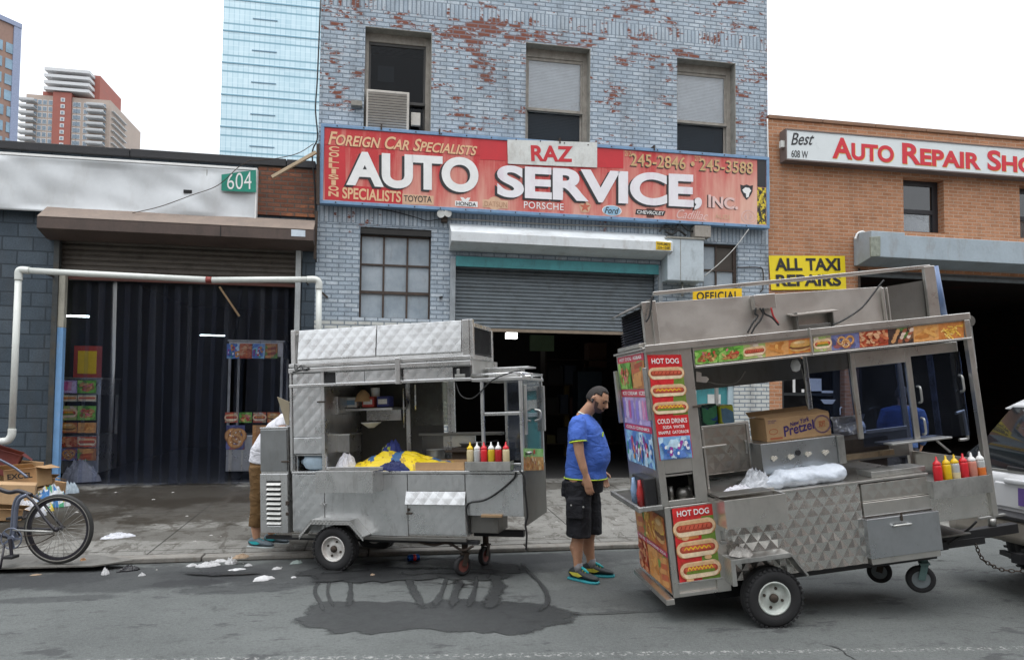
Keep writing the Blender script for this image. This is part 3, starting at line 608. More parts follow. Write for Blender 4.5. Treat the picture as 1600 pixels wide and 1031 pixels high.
patch('red_block',[(750,216.5),(792,218.5),(792,251.5),(750,249.5)],m_sred2); patch('red_block',[(933,226),(974,229.5),(974,263.5),(933,261.5)],m_sred2)
letter('headline_lettering',[(513,205),(746,225.5),(745,244),(513,226.5)],'FOREIGN CAR SPECIALISTS',m_peach,small=.8,bold=.018,shear=.28,shadow=(-.012,-.008),ms=M('dark_red_paint',(.2,.01,.012),.5))
V=[(514,228.5),(530,230),(529,309),(513,307.5)]; qv=fq(V); mb=MB()
for i,ch in enumerate('COLLISION'): put_text(mb,sub(qv,0 if ch!='I' else .28,1-(i+.88)/9,1 if ch!='I' else .72,1-i/9),ch,.006,bold=.03)
mb.build('vertical_lettering',m_peach,sg)
patch('red_strip',[(532,289),(629,296),(629,319),(532,313.6)],m_sred2,.002)
letter('lower_lettering',[(535,292.5),(627,299.5),(626,317),(535,310.5)],'SPECIALISTS',m_peach,bold=.025)
letter('main_lettering',[(541,236),(747.5,247.5),(747.5,302.5),(541,290)],'AUTO',m_wlet,.012,(-.042,-.03),bold=.042,space=1.0)
letter('main_lettering',[(776.5,258),(1083.5,273),(1083.5,325),(776.5,308)],'SERVICE',m_wpink,.012,(-.042,-.03),bold=.04,space=.98)
q=fq([(1085,308),(1097,309),(1095,328),(1083,327)]); 
letter('comma_lettering',[(1085,309),(1097,309.5),(1095,329),(1084,328)],',',m_wpink,.012,(-.035,-.015),bold=.04)
letter('inc_lettering',[(1106.5,304.5),(1153,308),(1153,328),(1106.5,324.5)],'INC.',m_pink,.007,(-.02,-.004),small=.9,bold=.03)
patch('white_panel',[(792.5,219),(932.5,223.5),(932.5,262.5),(793.4,256.6)],m_white,.02)
q=fq([(829,227),(895,229),(894.5,253.6),(830,252)],YS-.02); t=MB(); put_text(t,q,'RAZ',.004,bold=.035,space=1.04); t.build('name_lettering',m_sred2,sg)
letter('telephone_lettering',[(985,239.5),(1176.5,254),(1176,272.5),(985,259.5)],'245-2846 • 245-3588',m_gold,.008,(-.016,-.016),bold=.012,space=1.02)
letter('area_code_lettering',[(976,236),(986,237),(985,245),(976,244)],'212',m_gold,.008,bold=.01); letter('area_code_lettering',[(1085,244),(1095,245),(1095,253),(1085,252)],'212',m_gold,.009,bold=.01)
patch('maker_patch',[(628.7,303),(677.5,306.5),(677.5,320.5),(628.7,319)],m_tan); letter('maker_lettering',[(631,305.4),(674.5,307),(674.5,317),(631,315)],'TOYOTA',m_ink,.006,bold=.01)
patch('maker_patch',[(711,313.8),(746.4,315.5),(746.4,324),(711,321.8)],m_wlet); letter('maker_lettering',[(713,315),(744,317),(744,323),(713,321)],'HONDA',m_ink,.006,bold=.02)
q=fq([(719,308.5),(735,309.3),(735,315),(719,314)]); MB().add([bil(q,a,b)+Vector((0,-.004,0)) for a,b in ((0,1),(.3,1),(.5,.5),(.7,1),(1,1),(.8,0),(.2,0))],[range(7)]).build('wing_emblem',m_wlet,sg)
patch('maker_patch',[(754,311.6),(793.6,313.8),(793.6,326.5),(754,324)],m_tan); q=fq([(762,307),(784,308),(784,329),(762,328)]); MB().add([bil(q,.5+.5*math.cos(a*PI/12),.5+.5*math.sin(a*PI/12))+Vector((0,-.0052,0)) for a in range(24)],[range(24)]).build('round_emblem',m_tan,sg)
letter('maker_lettering',[(757,314.5),(792,316.5),(792,324.5),(757,322)],'DATSUN',M('brown_lettering',(.42,.22,.13),.6),.008,bold=-.005)
letter('maker_lettering',[(818.5,314.8),(880.6,318.6),(880.6,329),(818.5,325.5)],'PORSCHE',m_wlet,.006,bold=.004,space=1.1)
q=fq([(904,313),(924,314),(924,334),(904,333)]); pen=[bil(q,.5+.5*math.sin(2*PI*k/5),.5+.5*math.cos(2*PI*k/5)) for k in range(5)]
MB().add([p+Vector((0,-.004,0)) for p in pen],[range(5)]).build('pentagon_emblem',m_tan,sg)
star=[bil(q,.5+.46*r*math.sin(PI*k/5),.5+.46*r*math.cos(PI*k/5))+Vector((0,-.007,0)) for k in range(10) for r in ((1,.4)[k%2],)]
MB().add(star,[range(10)]).build('star_emblem',M('faded_star_red',(.5,.12,.07),.5),sg)
def oval(pts,m,off,name='oval_emblem',k=.5):
    q=fq(pts); return MB().add([bil(q,.5+k*math.cos(2*PI*i/32),.5+k*math.sin(2*PI*i/32))+Vector((0,-off,0)) for i in range(32)],[range(32)]).build(name,m,sg)
O=[(940.5,320),(971.5,322),(971.5,338.5),(940.5,336.5)]; oval(O,m_wlet,.004); oval(O,M('pale_oval_blue',(.3,.5,.66),.5),.006,k=.45)
letter('maker_lettering',[(944.5,323.5),(967,325),(967,335),(944.5,333.5)],'Ford',m_ink,.009,bold=.01,shear=.35)
q=fq([(994,327),(1040,330),(1037,337.5),(992.5,335)]); MB().add([p+Vector((0,-.005,0)) for p in q],[range(4)]).build('maker_patch',m_ink,sg)
MB().add([p+Vector((0,-.003,0)) for p in fq([(1010,325.5),(1023,326),(1022,340.5),(1010,340)])],[range(4)]).build('cross_emblem',M('dark_brown_paint',(.1,.03,.02),.5),sg)
letter('maker_lettering',[(995.5,328.7),(1037.5,331.3),(1036.5,336.5),(995,334)],'CHEVROLET',m_wlet,.008,bold=.014)
letter('maker_lettering',[(1057,327),(1106,331),(1106,345),(1057,341)],'Cadillac',m_pink,.006,shear=.5)
letter('maker_lettering',[(1117,334.5),(1140,336.3),(1140,343.5),(1117,341.5)],'AUDI',m_tan,.006,bold=.004)
q=fq([(1158,328),(1181,329.5),(1181,350),(1158,348)]); mb=MB()
for r0,r1 in ((.5,.45),(.3,.25)):
    vs=[]; 
    for i in range(33): a=2*PI*i/32; vs+=[bil(q,.5+r0*math.cos(a),.5+r0*math.sin(a))+Vector((0,-.005,0)),bil(q,.5+r1*math.cos(a),.5+r1*math.sin(a))+Vector((0,-.005,0))]
    mb.add(vs,[(2*i,2*i+1,2*i+3,2*i+2) for i in range(32)])
put_text(mb,sub(q,.3,.38,.7,.62),'13',.005,bold=.02); mb.build('round_emblem',m_pink,sg)
q=fq([(1156.5,288),(1176.5,289),(1176.5,313),(1156.5,312)]); SH=((0,.97),(.25,.92),(.5,1),(.75,.92),(1,.97),(.95,.55),(.75,.22),(.5,0),(.25,.22),(.05,.55))
MB().add([bil(q,a,b)+Vector((0,-.004,0)) for a,b in SH],[range(10)]).build('shield_emblem',m_ink,sg)
MB().add([bil(q,.5+(a-.5)*.7,.5+(b-.55)*.68)+Vector((0,-.007,0)) for a,b in ((0,.75),(.35,1),(.8,.95),(1,.7),(.8,.45),(.72,.1),(.45,0),(.4,.4),(.15,.5))],[range(9)]).build('shield_emblem',m_wlet,sg)
patch('black_panel',[(1183.2,250),(1196.6,251),(1196.6,293),(1183.2,292)],m_ink,.004)
pm,nt,out=newmat('yellow_black_blotches'); c=MIXC(nt,RMP(nt,NOISE(nt,VM(nt,POS(nt),(2,1,1)),9,5,.75),.5,.54),(.02,.02,.02,1),(.72,.55,.03,1)); PR(nt,out,Base_Color=c,Roughness=.5)
patch('blotched_panel',[(1183.2,293),(1196.6,294),(1196.6,350.5),(1183.2,350)],pm,.004)
# ================================================================ low building on the left
m_cmu=brickmat('dark_blue_block',(.055,.075,.095),(.085,.11,.135),(.03,.04,.05),bw=.42,rh=.21,mort=.012,grime=.5,rough=.6)
m_old=brickmat('old_red_brick',(.16,.06,.035),(.24,.10,.06),(.10,.085,.07),grime=.5,peel=(.34,.13,.06),peel_amt=.3)
bB=thing('low_shop_building','low dark block building with a dented white metal band over a curtained doorway','building',(-3.5,.2,.2))
gx0=atY(78,600).x; gx1=atY(468,600).x; gz1=atY(300,372).z+.1; zr=atY(250,252).z+.1; zb0=atY(440,338).z
ztop=atY(250,238).z
wall(MB(),-10,XL-.004,.17,ztop-.12,[(gx0,.19,gx1,gz1)]).build('wall',m_cmu,bB)
MB().add([(-10,.32,.17),(-10,9,.17),(-10,9,5),(-10,.32,5)],[(0,1,2,3)]).add([(-10,.32,5.1),(XL-.01,.32,5.1),(XL-.01,9,5.1),(-10,9,5.1)],[(0,1,2,3)]).build('roof',m_black,bB)
c0=MB(); x=-10
while x<XL-.02:
    L=min(random.uniform(1.4,2.4),XL-.02-x); c0.box(x,x+L-.01,-.07,.36,ztop-.12,ztop+.0+random.uniform(-.01,.01)); x+=L
c0.build('coping',M('black_tar_coping',(.03,.03,.032),.75,0,.4,5,.4,30),bB,bev=.012)
xs0=atY(399,340,-.14).x
MB().box(xs0+.01,XL-.01,-.035,-.002,zb0,ztop-.125).build('brick_panel',m_old,bB)
# white sheet band
def dents(s,t):
    z0=atY(200,337.5,-.14).z; z1=atY(200,254,-.14).z; x=-10+s*(xs0+10); z=z0+t*(z1-z0)
    d=mnoise.noise(Vector((x*1.1,3,z*1.6)))*.035+mnoise.noise(Vector((x*2.7+z*2,7,z*3)))*.016
    for cx,cz,r,a in ((-1.9-.45,4.75,.3,.05),(-2.75,4.6,.35,-.04),(-4.2,4.9,.5,.05)):
        d+=a*math.exp(-((x-cx)**2+(z-cz)**2)/r**2)
    e=min(1,min(t,1-t)*9,(1-s)*90); return (x,-.14+d*e,z)
band=MB().grid(dents,180,26).build('sheet_metal_band',M('dented_white_sheet',(.60,.62,.63),.42,.15,.07,1.6,0,80,.3,(.3,.27,.22)),bB)
m=band.modifiers.new('thickness','SOLIDIFY'); m.thickness=.01; m.offset=1
a=dents(0,1); MB().box(-10,xs0+.01,-.16,-.03,a[2],a[2]+.035).box(xs0-.012,xs0+.012,-.155,-.03,dents(0,0)[2],a[2]).build('band_trim',m_wlet,band)
MB().box(atY(287,300,-.15).x,atY(300,300,-.15).x,-.165,-.15,atY(290,302,-.15).z,atY(290,297,-.15).z).build('rust_hole',m_dark,band)
MB().box(atY(322,300,-.15).x,atY(322,300,-.15).x+.008,-.152,-.14,dents(0,0)[2]+.03,a[2]-.03).build('seam',m_lint,band)
ns=thing('number_sign','green house number sign reading 604 on the white metal band','sign',atY(373,298,-.16))
q=[atY(x,y,-.19) for x,y in ((346,273),(400,265.5),(400,300.5),(346,298))]
MB().quadbox(q,(0,1,0),.008).build('plate',M('green_sign_paint',(.01,.23,.16),.4),ns)
t=MB(); put_text(t,[atY(x,y,-.19) for x,y in ((355,272.5),(393,268),(393,296),(355,296))],'604',.003,bold=-.005,space=1.03); t.build('digits',m_wlet,ns)
# brown hood, shutter, guides
m_brown=M('brown_painted_hood',(.085,.06,.05),.6,.1,.25,3,0,80,.5,(.03,.025,.02)); m_brownt=M('pale_brown_top',(.21,.165,.135),.8,0,.25,6)
YB=-.42; hx0=atY(57,355,YB).x; hx1=atY(490,372,YB).x; f1=atY(270,349,YB).z; f0=atY(270,366,YB).z; bt=atY(270,338,0).z; ub=atY(270,382,-.1).z
hd=ext(MB(),[(-.001,bt),(YB,f1),(YB,f0),(-.1,ub),(-.001,ub)],hx0,hx1).build('shutter_hood',m_brown,bB,bev=.006)
ext(MB(),[(-.13,bt+.012),(YB-.004,f1+.006),(YB-.004,f1+.012),(-.13,bt+.018)],hx0+.003,hx1-.003).build('hood_top',m_brownt,hd)  # top sheet in a paler brown than the hood front
q=[atY(x,y,YB-.004) for x,y in ((455,358.5),(477,360),(477,370),(455,369))]; MB().quadbox(q,(0,1,0),.003).build('sticker',M('pale_sticker',(.55,.62,.68),.4),hd)
MB().box(atY(344,360,YB).x,atY(344,360,YB).x+.012,YB-.005,YB,f0,f1).build('seam',m_dark,hd)
zs=atY(270,437,.12).z
slats(MB(),gx0+.03,gx1-.03,zs,gz1+.1,.16,.085,.022).build('roller_shutter',M('grimy_brown_shutter',(.12,.105,.09),.6,.3,.3,3,0,80,.5,(.03,.025,.02),(1,1,3)),bB)
MB().box(gx0+.03,gx1-.03,.11,.19,zs-.05,zs-.001).build('bottom_bar',M('rust_red_bar',(.10,.035,.025),.7),bB)
m_pole=M('blue_painted_post',(.18,.36,.62),.55,0,.15,5,0,80,.35,(.35,.33,.28))
px0=atY(93,600,.05).x; zc=atY(97,512,.05).z
MB().box(px0-.045,px0+.045,.0,.1,.19,zc).build('door_post',m_pole,bB,bev=.008); MB().box(px0-.045,px0+.045,.0,.1,zc+.001,zs).build('door_post',M('cream_painted_post',(.42,.4,.33),.6,0,.2,6,0,80,.4),bB,bev=.008)
MB().box(gx0-.005,gx0+.07,-.03,.06,.19,gz1).build('door_guide',M('grimy_guide',(.06,.065,.065),.6,.3,.4,7,0,80,.7,(.12,.09,.05)),bB)
MB().box(atY(464,500,-.05).x-.04,atY(464,500,-.05).x+.04,-.05,.08,.19,gz1).build('door_guide',M('pale_guide',(.40,.42,.42),.6,.1,.2,6,0,80,.5),bB)
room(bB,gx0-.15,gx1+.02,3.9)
# vinyl strip curtain
sc=thing('strip_curtain','dark clear vinyl strip curtain hanging across the left doorway','curtain',((gx0+gx1)/2,.25,zs))
m_pvc=glassmat('tinted_vinyl',(.84,.87,.94),.0,.02,(.09,.12,.21),.32,.03,.40)  # bluish film colour paints a dark sheen on the strips
x=px0+.07; i=0; zt=zs-.02; xe=gx1-.03; random.seed(11)
xg0=atY(347,500,.25).x; xg1=atY(372,500,.25).x
while x<xe:
    wd=.26; ph=random.uniform(0,6); y=.22+.05*(i%2)+random.uniform(-.008,.008); zb=.21+random.uniform(0,.03)
    gap=xg0-.05<x<xg1
    if not gap:
        def fn(s,t,x=x,y=y,ph=ph,zb=zb): 
            zz=zt+(zb-zt)*t; bow=.035*math.sin(ph+2.2*t)*t; return (x+s*wd+bow, y+.018*math.sin(PI*s)*(.8+.5*math.sin(ph+3*t))-.012*math.sin(2*PI*s+ph),zz)
        MB().grid(fn,8,16).build('strip',m_pvc,sc)
    else:
        def fn(s,t,x=x,y=y,zb=zb):
            zz=zt+(zb-zt)*t; k=min(1,t*2.2); return (x+.02+s*wd*(1-.45*k)+.0-.03*k,y-.1*k*math.sin(PI*s),zz)
        MB().grid(fn,8,16).build('strip',m_pvc,sc)
    x+=.185; i+=1
mb=MB().bar((px0,.24,zs-.03),(xe,.24,zs-.03),.03)
mb.build('rail',m_iron,sc)
o=MB().bar(atY(343,448,.15),atY(374,494,.15),.028).build('wooden_stick',m_wood); tag(o,'short tan stick poking through the parted strip curtain','stick')
# fluorescent tubes inside
m_fl=emit('fluorescent_tube',(.85,1,.95),22)
for px,py,L,lab in ((121,494,.42,'short fluorescent lamp glowing at the far left behind the strip curtain'),(332,524,.3,'dim fluorescent lamp glowing deep behind the middle of the curtain')):
    a=atY(px,py,.62 if px<200 else 4.5); L=.17 if px<200 else .25; o=MB().cyl((a.x-L,a.y,a.z),(a.x+L,a.y,a.z),.013 if px<200 else .010,10).build('fluorescent_lamp',m_fl); tag(o,lab,'lamp','lamps behind the strip curtain')
# white drain pipe framing the doorway
m_pvcw=M('white_pvc_pipe',(.66,.68,.64),.38,0,.08,3,0,80,.35,(.35,.33,.28))
pp=thing('drain_pipe','long white plastic pipe running up, across and down around the left doorway','pipe',atY(27,690,-.5))
YP=-.5
PT=[(-30,688),(8,688),(27,432),(29,421),(40,421.5),(200,431),(330,436.5),(480,436),(496,437),(499,447),(498,511)]
A=lambda x,y:atY(x,y,YP)
MB().tube([A(-40,690),A(6,689)],.045,14).build('pipe_run',m_pvcw,pp); MB().tube([A(18.5,678),A(29,432)],.045,14).build('pipe_run',m_pvcw,pp); MB().tube([A(38,422.5),A(180,430),A(330,437.5)],.045,14).build('pipe_run',m_pvcw,pp); MB().tube([A(330,437.5),A(488,436.5)],.045,14).build('pipe_run',m_pvcw,pp); MB().tube([A(498.5,446),A(497.5,560)],.045,14).build('pipe_run',m_pvcw,pp)
for c in (([(2,689.5),(12,688),(18,680),(19,670)]),([(29,438),(29.5,425),(34,422),(46,423)]),([(480,436.7),(492,436.8),(498,441),(498.4,452)])): MB().tube(bez([A(*p) for p in c]),.053,14).build('elbow',m_pvcw,pp)
MB().tube([A(322,437),A(331,437.6)],.0475,14).build('red_band',M('dull_red_tape',(.25,.05,.04),.6),pp)
mb=MB()
for px,py in ((60,424),(476,436.6)): a=A(px,py); mb.bar(a,(a.x,-.0,a.z),.02)
mb.build('pipe_bracket',m_iron,pp)
# timber and wires by the roof corner
o=MB().bar(atY(425,277,-.3),atY(494,238,-.3),.06,.045).build('timber_prop',M('pale_timber',(.46,.36,.24),.8,0,.2,7)); tag(o,'pale timber prop leaning at the roof corner beside the red sign','timber')
for lab,pts in (('thin wire sagging across the white metal band below the 604 sign',[(207,333),(250,323),(300,305),(340,290),(372,262),(392,250)]),('thin wire from the roof edge to the corner of the blue building',[(390,252),(430,248),(465,240),(490,225)])):
    o=MB().tube(bez([atY(*p,-.24) for p in pts]),.006,6).build('wire',m_iron); tag(o,lab,'wire')
o=MB().bar(atY(497,225,-.2),atY(497,320,-.2),.05,.03).bar(atY(495,330,-.2),atY(492,405,-.2),.04,.03).build('rusty_rail',m_iron); tag(o,'rusty vertical rail on the wall left of the red sign','rail')
# ================================================================ orange brick building on the right
m_orange=brickmat('orange_brick',(.42,.19,.095),(.54,.27,.15),(.46,.33,.24),bw=.205,rh=.068,mort=.009,grime=.35)
bC=thing('brick_repair_building','low orange brick building with dark windows above a wide grey lintel','building',(10,.2,.2))
zt=atY(1400,203).z
W1=hole(1411,277,1476,365); W2=(W1[2]+(atY(1594,290).x-atY(1476,277).x),W1[1],0,W1[3]); W2=(W2[0],W2[1],W2[0]+W1[2]-W1[0],W2[3])
gx=atY(1345,500).x; D=(atY(1222,600).x,.19,atY(1320,600).x,atY(1270,560).z); gz=atY(1450,425,0).z
wall(MB(),XR+.004,19,.17,zt,[W1,W2,D,(gx,.19,18.6,gz)]).build('wall',m_orange,bC)
MB().add([(19,.32,.17),(19,9,.17),(19,9,zt),(19,.32,zt)],[(0,1,2,3)]).add([(XR,.32,zt-.2),(19,.32,zt-.2),(19,9,zt-.2),(XR,9,zt-.2)],[(0,1,2,3)]).build('roof',m_black,bC)
c0=MB(); x=XR+.01
while x<18.9:
    L=1.1; c0.box(x,x+L-.008,-.03,.35,zt+.001,zt+.07); x+=L
c0.build('coping',M('brown_coping_tile',(.22,.12,.07),.7,0,.25,6),bC,bev=.008)
m_bwf=M('black_window_frame',(.018,.017,.02),.5)
m_dpane=glassmat('dark_window_glass',(.12,.13,.15),.25,.03,(.2,.2,.22),.03)
for H in (W1,W2):
    x0,z0,x1,z1=H; f=MB(); y=.16
    for a,b,c,d in ((x0,x0+.05,z0,z1),(x1-.12,x1,z0,z1),(x0+.05,x1-.12,z1-.1,z1),(x0+.05,x1-.12,z0,z0+.05),(x0+.05,x1-.12,(z0*.58+z1*.42)-.04,(z0*.58+z1*.42)+.04)): f.box(a,b,y,y+.06,c,d)
    fr=f.build('window',m_bwf,bC); zm=z0*.58+z1*.42
    MB().box(x0+.05,x1-.12,y+.02,y+.025,zm+.04,z1-.1).build('pane',m_dpane,fr); MB().box(x0+.05,x1-.12,y+.03,y+.035,z0+.05,zm-.04).build('pane',m_pane,fr)
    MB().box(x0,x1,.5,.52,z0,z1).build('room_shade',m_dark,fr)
    MB().add([(x0+.08,.25,z0+.04),(x1-.12,.25,z0+.04),(x1-.12,.27,z0+.25),(x0+.4,.27,zm-.06),(x0+.08,.25,zm-.06)],[range(5)]).build('curtain',M('grey_net_curtain',(.3,.3,.3),.8),fr)
    MB().box(x0+.06,x1-.13,.24,.26,z1-.22,z1-.12).build('shade_roll',M('grey_roll',(.2,.2,.2),.7),fr)
# long white sign
sC=thing('repair_shop_sign','long white box sign with red AUTO REPAIR SHOP lettering on orange brick','sign',(10,-.15,5.9))
YW=-.2; x0=atY(1229,203,YW).x; z1=atY(1229,203,YW).z; z0=atY(1229,248,YW).z; x1=14.2
z1b=atY(1600,243,YW).z; z0b=atY(1600,273,YW).z; print('sign',z1,z1b,z0,z0b)
qs=[Vector((x0,YW,z1)),Vector((x1,YW,z1-.0)),Vector((x1,YW,z0)),Vector((x0,YW,z0))]
MB().quadbox(qs,(0,1,0),.19).build('board',M('white_sign_face',(.66,.70,.70),.35,0,.05,2),sC)
f=MB()
for a,b,c,d in ((x0-.02,x1+.02,z1,z1+.02),(x0-.02,x1+.02,z0-.025,z0),(x0-.02,x0,z0,z1),(x1,x1+.02,z0,z1)): f.box(a,b,YW-.012,-.004,c,d)
f.build('sign_frame',M('brown_metal_trim',(.16,.13,.12),.5,.2),sC); MB().box(x0-.09,x0-.021,YW+.03,YW+.1,z0+.22,z0+.34).build('end_lug',m_white,sC)
def rq(pts): return [atY(x,y,YW) for x,y in pts]
t=MB(); put_text(t,rq([(1234,208),(1273,208),(1271,227),(1236,227)]),'Best',.004,bold=.01,shear=.4)
put_text(t,rq([(1236.5,234.5),(1262.5,236.5),(1262,248),(1236.5,246)]),'608 W',.004,bold=.01); t.build('small_lettering',m_ink,sC)
m_sr=M('bright_red_lettering',(.58,.015,.03),.4,0,.05); m_sy=M('yellow_edge',(.75,.5,.05),.4)
u=(x1-x0)
for body,a,b,k in (('Auto',(1300,211),(1396.5,254),0),('Repair',(1409,219),(1532,266),0),('Shop',(1542,229),(1640,280),0)):
    A0=atY(*a,YW); B0=atY(*b,YW); zz1=z0+(z1-z0)*.88; zz0=z0+(z1-z0)*.13
    q=[Vector((A0.x,YW,zz1)),Vector((B0.x,YW,zz1)),Vector((B0.x,YW,zz0)),Vector((A0.x,YW,zz0))]
    s=MB(); put_text(s,q,body,.003,(.012,-.01),small=.78,bold=.03); s.build('lettering_edge',m_sy,sC)
    s=MB(); put_text(s,q,body,.006,small=.78,bold=.03); s.build('red_lettering',m_sr,sC)
a=atY(1276,199,-.02); b=atY(1580,240,-.02); o=MB().box(a.x,b.x,-.02,-.003,z1+.03,z1+.1).build('old_sign_strip',M('mustard_strip',(.42,.30,.07),.7)); tag(o,'thin mustard strip of an older sign above the white repair shop sign','sign')
# yellow taxi banner
tb=thing('taxi_banner','yellow banner reading ALL TAXI REPAIRS on the orange brick','banner',atY(1260,450,-.02))
q=[atY(x,y,-.03) for x,y in ((1201,399.5),(1320,400),(1322.5,452),(1205,453))]; mq=MB().grid(lambda s,t:bil(q,s,t)+Vector((0,.004*math.sin(s*9)*math.sin(t*3),0)),20,8).build('cloth',M('yellow_banner_vinyl',(.80,.62,.015),.4,0,.05,3),tb)
t=MB(); put_text(t,sub(q,.07,.56,.93,.93),'ALL TAXI',.007,bold=.035); put_text(t,sub(q,.07,.1,.93,.45),'REPAIRS',.007,bold=.035); t.build('lettering',m_ink,tb)
ob=thing('official_sign','yellow sign reading OFFICIAL behind the right cart','sign',atY(1120,460,-.3))
q=[atY(x,y,-.5) for x,y in ((1083,452.5),(1159,450.5),(1160,486),(1083,488))]; MB().quadbox(q,(0,1,0),.02).build('plate',M('orange_yellow_paint',(.80,.50,.01),.4),ob)
t=MB(); put_text(t,sub(q,.07,.52,.93,.88),'OFFICIAL',.004,bold=.02,space=1.1); t.build('lettering',m_ink,ob); a=atY(1120,480,-.48); MB().bar((a.x,-.46,.17),(a.x,-.46,a.z),.05).build('post',m_alu,ob)
# dark door with notices
x0,z0,x1,z1=D; y=.14
dm=M('dark_green_door',(.018,.022,.024),.45)
f=MB()
for a,b,c,d in ((x0,x0+.12,z0,z1),(x1-.14,x1,z0,z1),(x0+.12,x1-.14,z1-.1,z1),(x0+.12,x1-.14,atY(1270,614,y).z-.05,atY(1270,614,y).z),(x0+.12,x1-.14,z0,1.0)): f.box(a,b,y,y+.06,c,d)
dr=f.build('door',dm,bC); MB().box(x0+.12,x1-.14,y+.02,y+.03,1.0,z1-.1).build('pane',m_dpane,dr); MB().box(x0+.1,x1-.1,y+.4,y+.42,z0,z1).build('backing',m_dark,dr)
mp=M('white_notice_paper',(.68,.68,.66),.7,0,.05,8)
for a,b in (((1261,591),(1284,611)),((1239,591),(1243,613)),((1284,610),(1309,614)),((1253,608),(1257,613))):
    A0=atY(*a,y);B0=atY(*b,y); MB().box(A0.x,B0.x,y+.006,y+.012,B0.z,A0.z).build('notice',mp,dr)
qq=[atY(px,py,y-.004) for px,py in ((1282,624),(1306,624),(1301,631),(1288,631))]; MB().quadbox(qq,(0,1,0),.003).build('notice',mp,dr)
MB().tube(bez([atY(*p,y-.05) for p in ((1313,648),(1313,638),(1316,636),(1319,638))]),.012,8).build('handle',m_wlet,dr)
# grey hood beam over the garage mouth
m_gh=M('blue_grey_hood',(.34,.40,.44),.5,.15,.15,2.5,0,80,.5,(.2,.15,.1))
YG=-.5; z1=atY(1365,365,YG).z; z0=atY(1365,401,YG).z; x0=atY(1362,366,YG).x
hd=ext(MB(),[(-.001,z1+.05),(YG,z1),(YG,z0),(-.15,z0-.08),(-.001,z0-.08)],x0,18.8).build('shutter_hood',m_gh,bC,bev=.008)
xb=atY(1411,366,YG).x; ext(MB(),[(-.1,z1+.09),(YG-.05,z1+.035),(YG-.05,z0-.01),(-.16,z0-.1),(-.1,z0-.1)],x0-.04,xb).build('end_housing',m_gh,hd,bev=.008)
q=[atY(x,y,YG-.09) for x,y in ((1360,370),(1376,369),(1376,400),(1361,401))]; MB().quadbox(q,(0,1,0),.03).build('switch_box',M('dirty_switch_box',(.25,.27,.22),.6,0,.3,14,0,80,.6),hd,bev=.006)
o=MB().tube(bez([atY(*p,-.2) for p in ((1336,374),(1340,365),(1347,362),(1352,364))]),.018,8).build('conduit_elbow',m_wlet); tag(o,'small white conduit elbow at the left end of the grey hood','pipe')
slats(MB(),gx+.05,18.5,atY(1460,437,.1).z,gz+.2,.12,.085,.022).build('roller_shutter',m_shut,bC)
MB().tube([(gx-.06,-.05,gz),(gx-.06,-.05,.19)],.022,8).build('drain_conduit',m_iron,bC)
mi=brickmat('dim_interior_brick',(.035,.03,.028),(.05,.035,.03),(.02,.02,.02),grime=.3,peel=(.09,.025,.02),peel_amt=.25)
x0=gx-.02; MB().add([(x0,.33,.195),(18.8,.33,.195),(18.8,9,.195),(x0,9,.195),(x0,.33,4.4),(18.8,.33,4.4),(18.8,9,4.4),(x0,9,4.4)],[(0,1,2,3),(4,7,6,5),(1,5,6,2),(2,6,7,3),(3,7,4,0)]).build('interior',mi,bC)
# ================================================================ towers far behind
def tower_box(mb,c,w,d,h,rz): 
    Mx=Matrix.Translation(c)@Matrix.Rotation(rz,4,'Z'); k=len(mb.v); mb.box(-w/2,w/2,-d/2,d/2,0,h); 
    for i in range(k,len(mb.v)): mb.v[i]=Mx@mb.v[i]
    return mb
def farm(y): return y
# glass tower: left corner at px 347, hidden behind the blue building on the right
def curtainwall():
    m,nt,out=newmat('blue_curtain_wall'); o=OBJ(nt); sp=N(nt,'SeparateXYZ',None,Vector=o); u=MATH(nt,'ADD',sp.outputs[0],sp.outputs[1]); Z=sp.outputs[2]
    fl=MATH(nt,'FRACT',MATH(nt,'DIVIDE',Z,3.6)); mu=MATH(nt,'FRACT',MATH(nt,'DIVIDE',u,1.1))
    pan=N(nt,'TexWhiteNoise',{'noise_dimensions':'2D'},Vector=N(nt,'CombineXYZ',None,X=MATH(nt,'FLOOR',MATH(nt,'DIVIDE',u,1.1)),Y=MATH(nt,'FLOOR',MATH(nt,'DIVIDE',Z,1.2))).outputs[0]).outputs[0]
    big=NOISE(nt,o,.05,4,.6)
    c=MIXC(nt,RMP(nt,big,.35,.65),(.42,.60,.68,1),(.58,.74,.80,1)); c=MIXC(nt,MATH(nt,'MULTIPLY',pan,.35),c,(.70,.84,.9,1))
    c=MIXC(nt,MATH(nt,'MULTIPLY',MATH(nt,'LESS_THAN',mu,.14),.5),c,(.22,.42,.52,1))
    z2=MATH(nt,'FRACT',MATH(nt,'DIVIDE',Z,1.2)); c=MIXC(nt,MATH(nt,'MULTIPLY',MATH(nt,'LESS_THAN',z2,.12),.35),c,(.7,.85,.9,1))
    c=MIXC(nt,MATH(nt,'MULTIPLY',MATH(nt,'LESS_THAN',fl,.11),.8),c,(.13,.28,.36,1))
    PR(nt,out,Base_Color=c,Roughness=.22,Specular_IOR_Level=.6); return m
D=150.; a=atY(343,245,D); e=atY(520,0,D); b=atY(600,245,D)
gt=thing('glass_tower','tall pale blue glass tower rising behind the left of the blue building','tower',(a.x,D,0))
H=150; wid=b.x-a.x+12
mb=MB().box(a.x,a.x+wid,D,D+30,0,H); mb.build('curtain_wall',curtainwall(),gt)
mb=MB(); z=2
while z<H: mb.box(a.x-.1,a.x+wid,D-.12,D-.002,z,z+.26); z+=3.6*2
mb.build('floor_band',M('steel_blue_band',(.16,.30,.38),.4,.3),gt)
mb=MB(); z=5.3
while z<H: mb.box(a.x+6.2,a.x+11.5,D-.12,D-.003,z,z+.22); z+=7.2
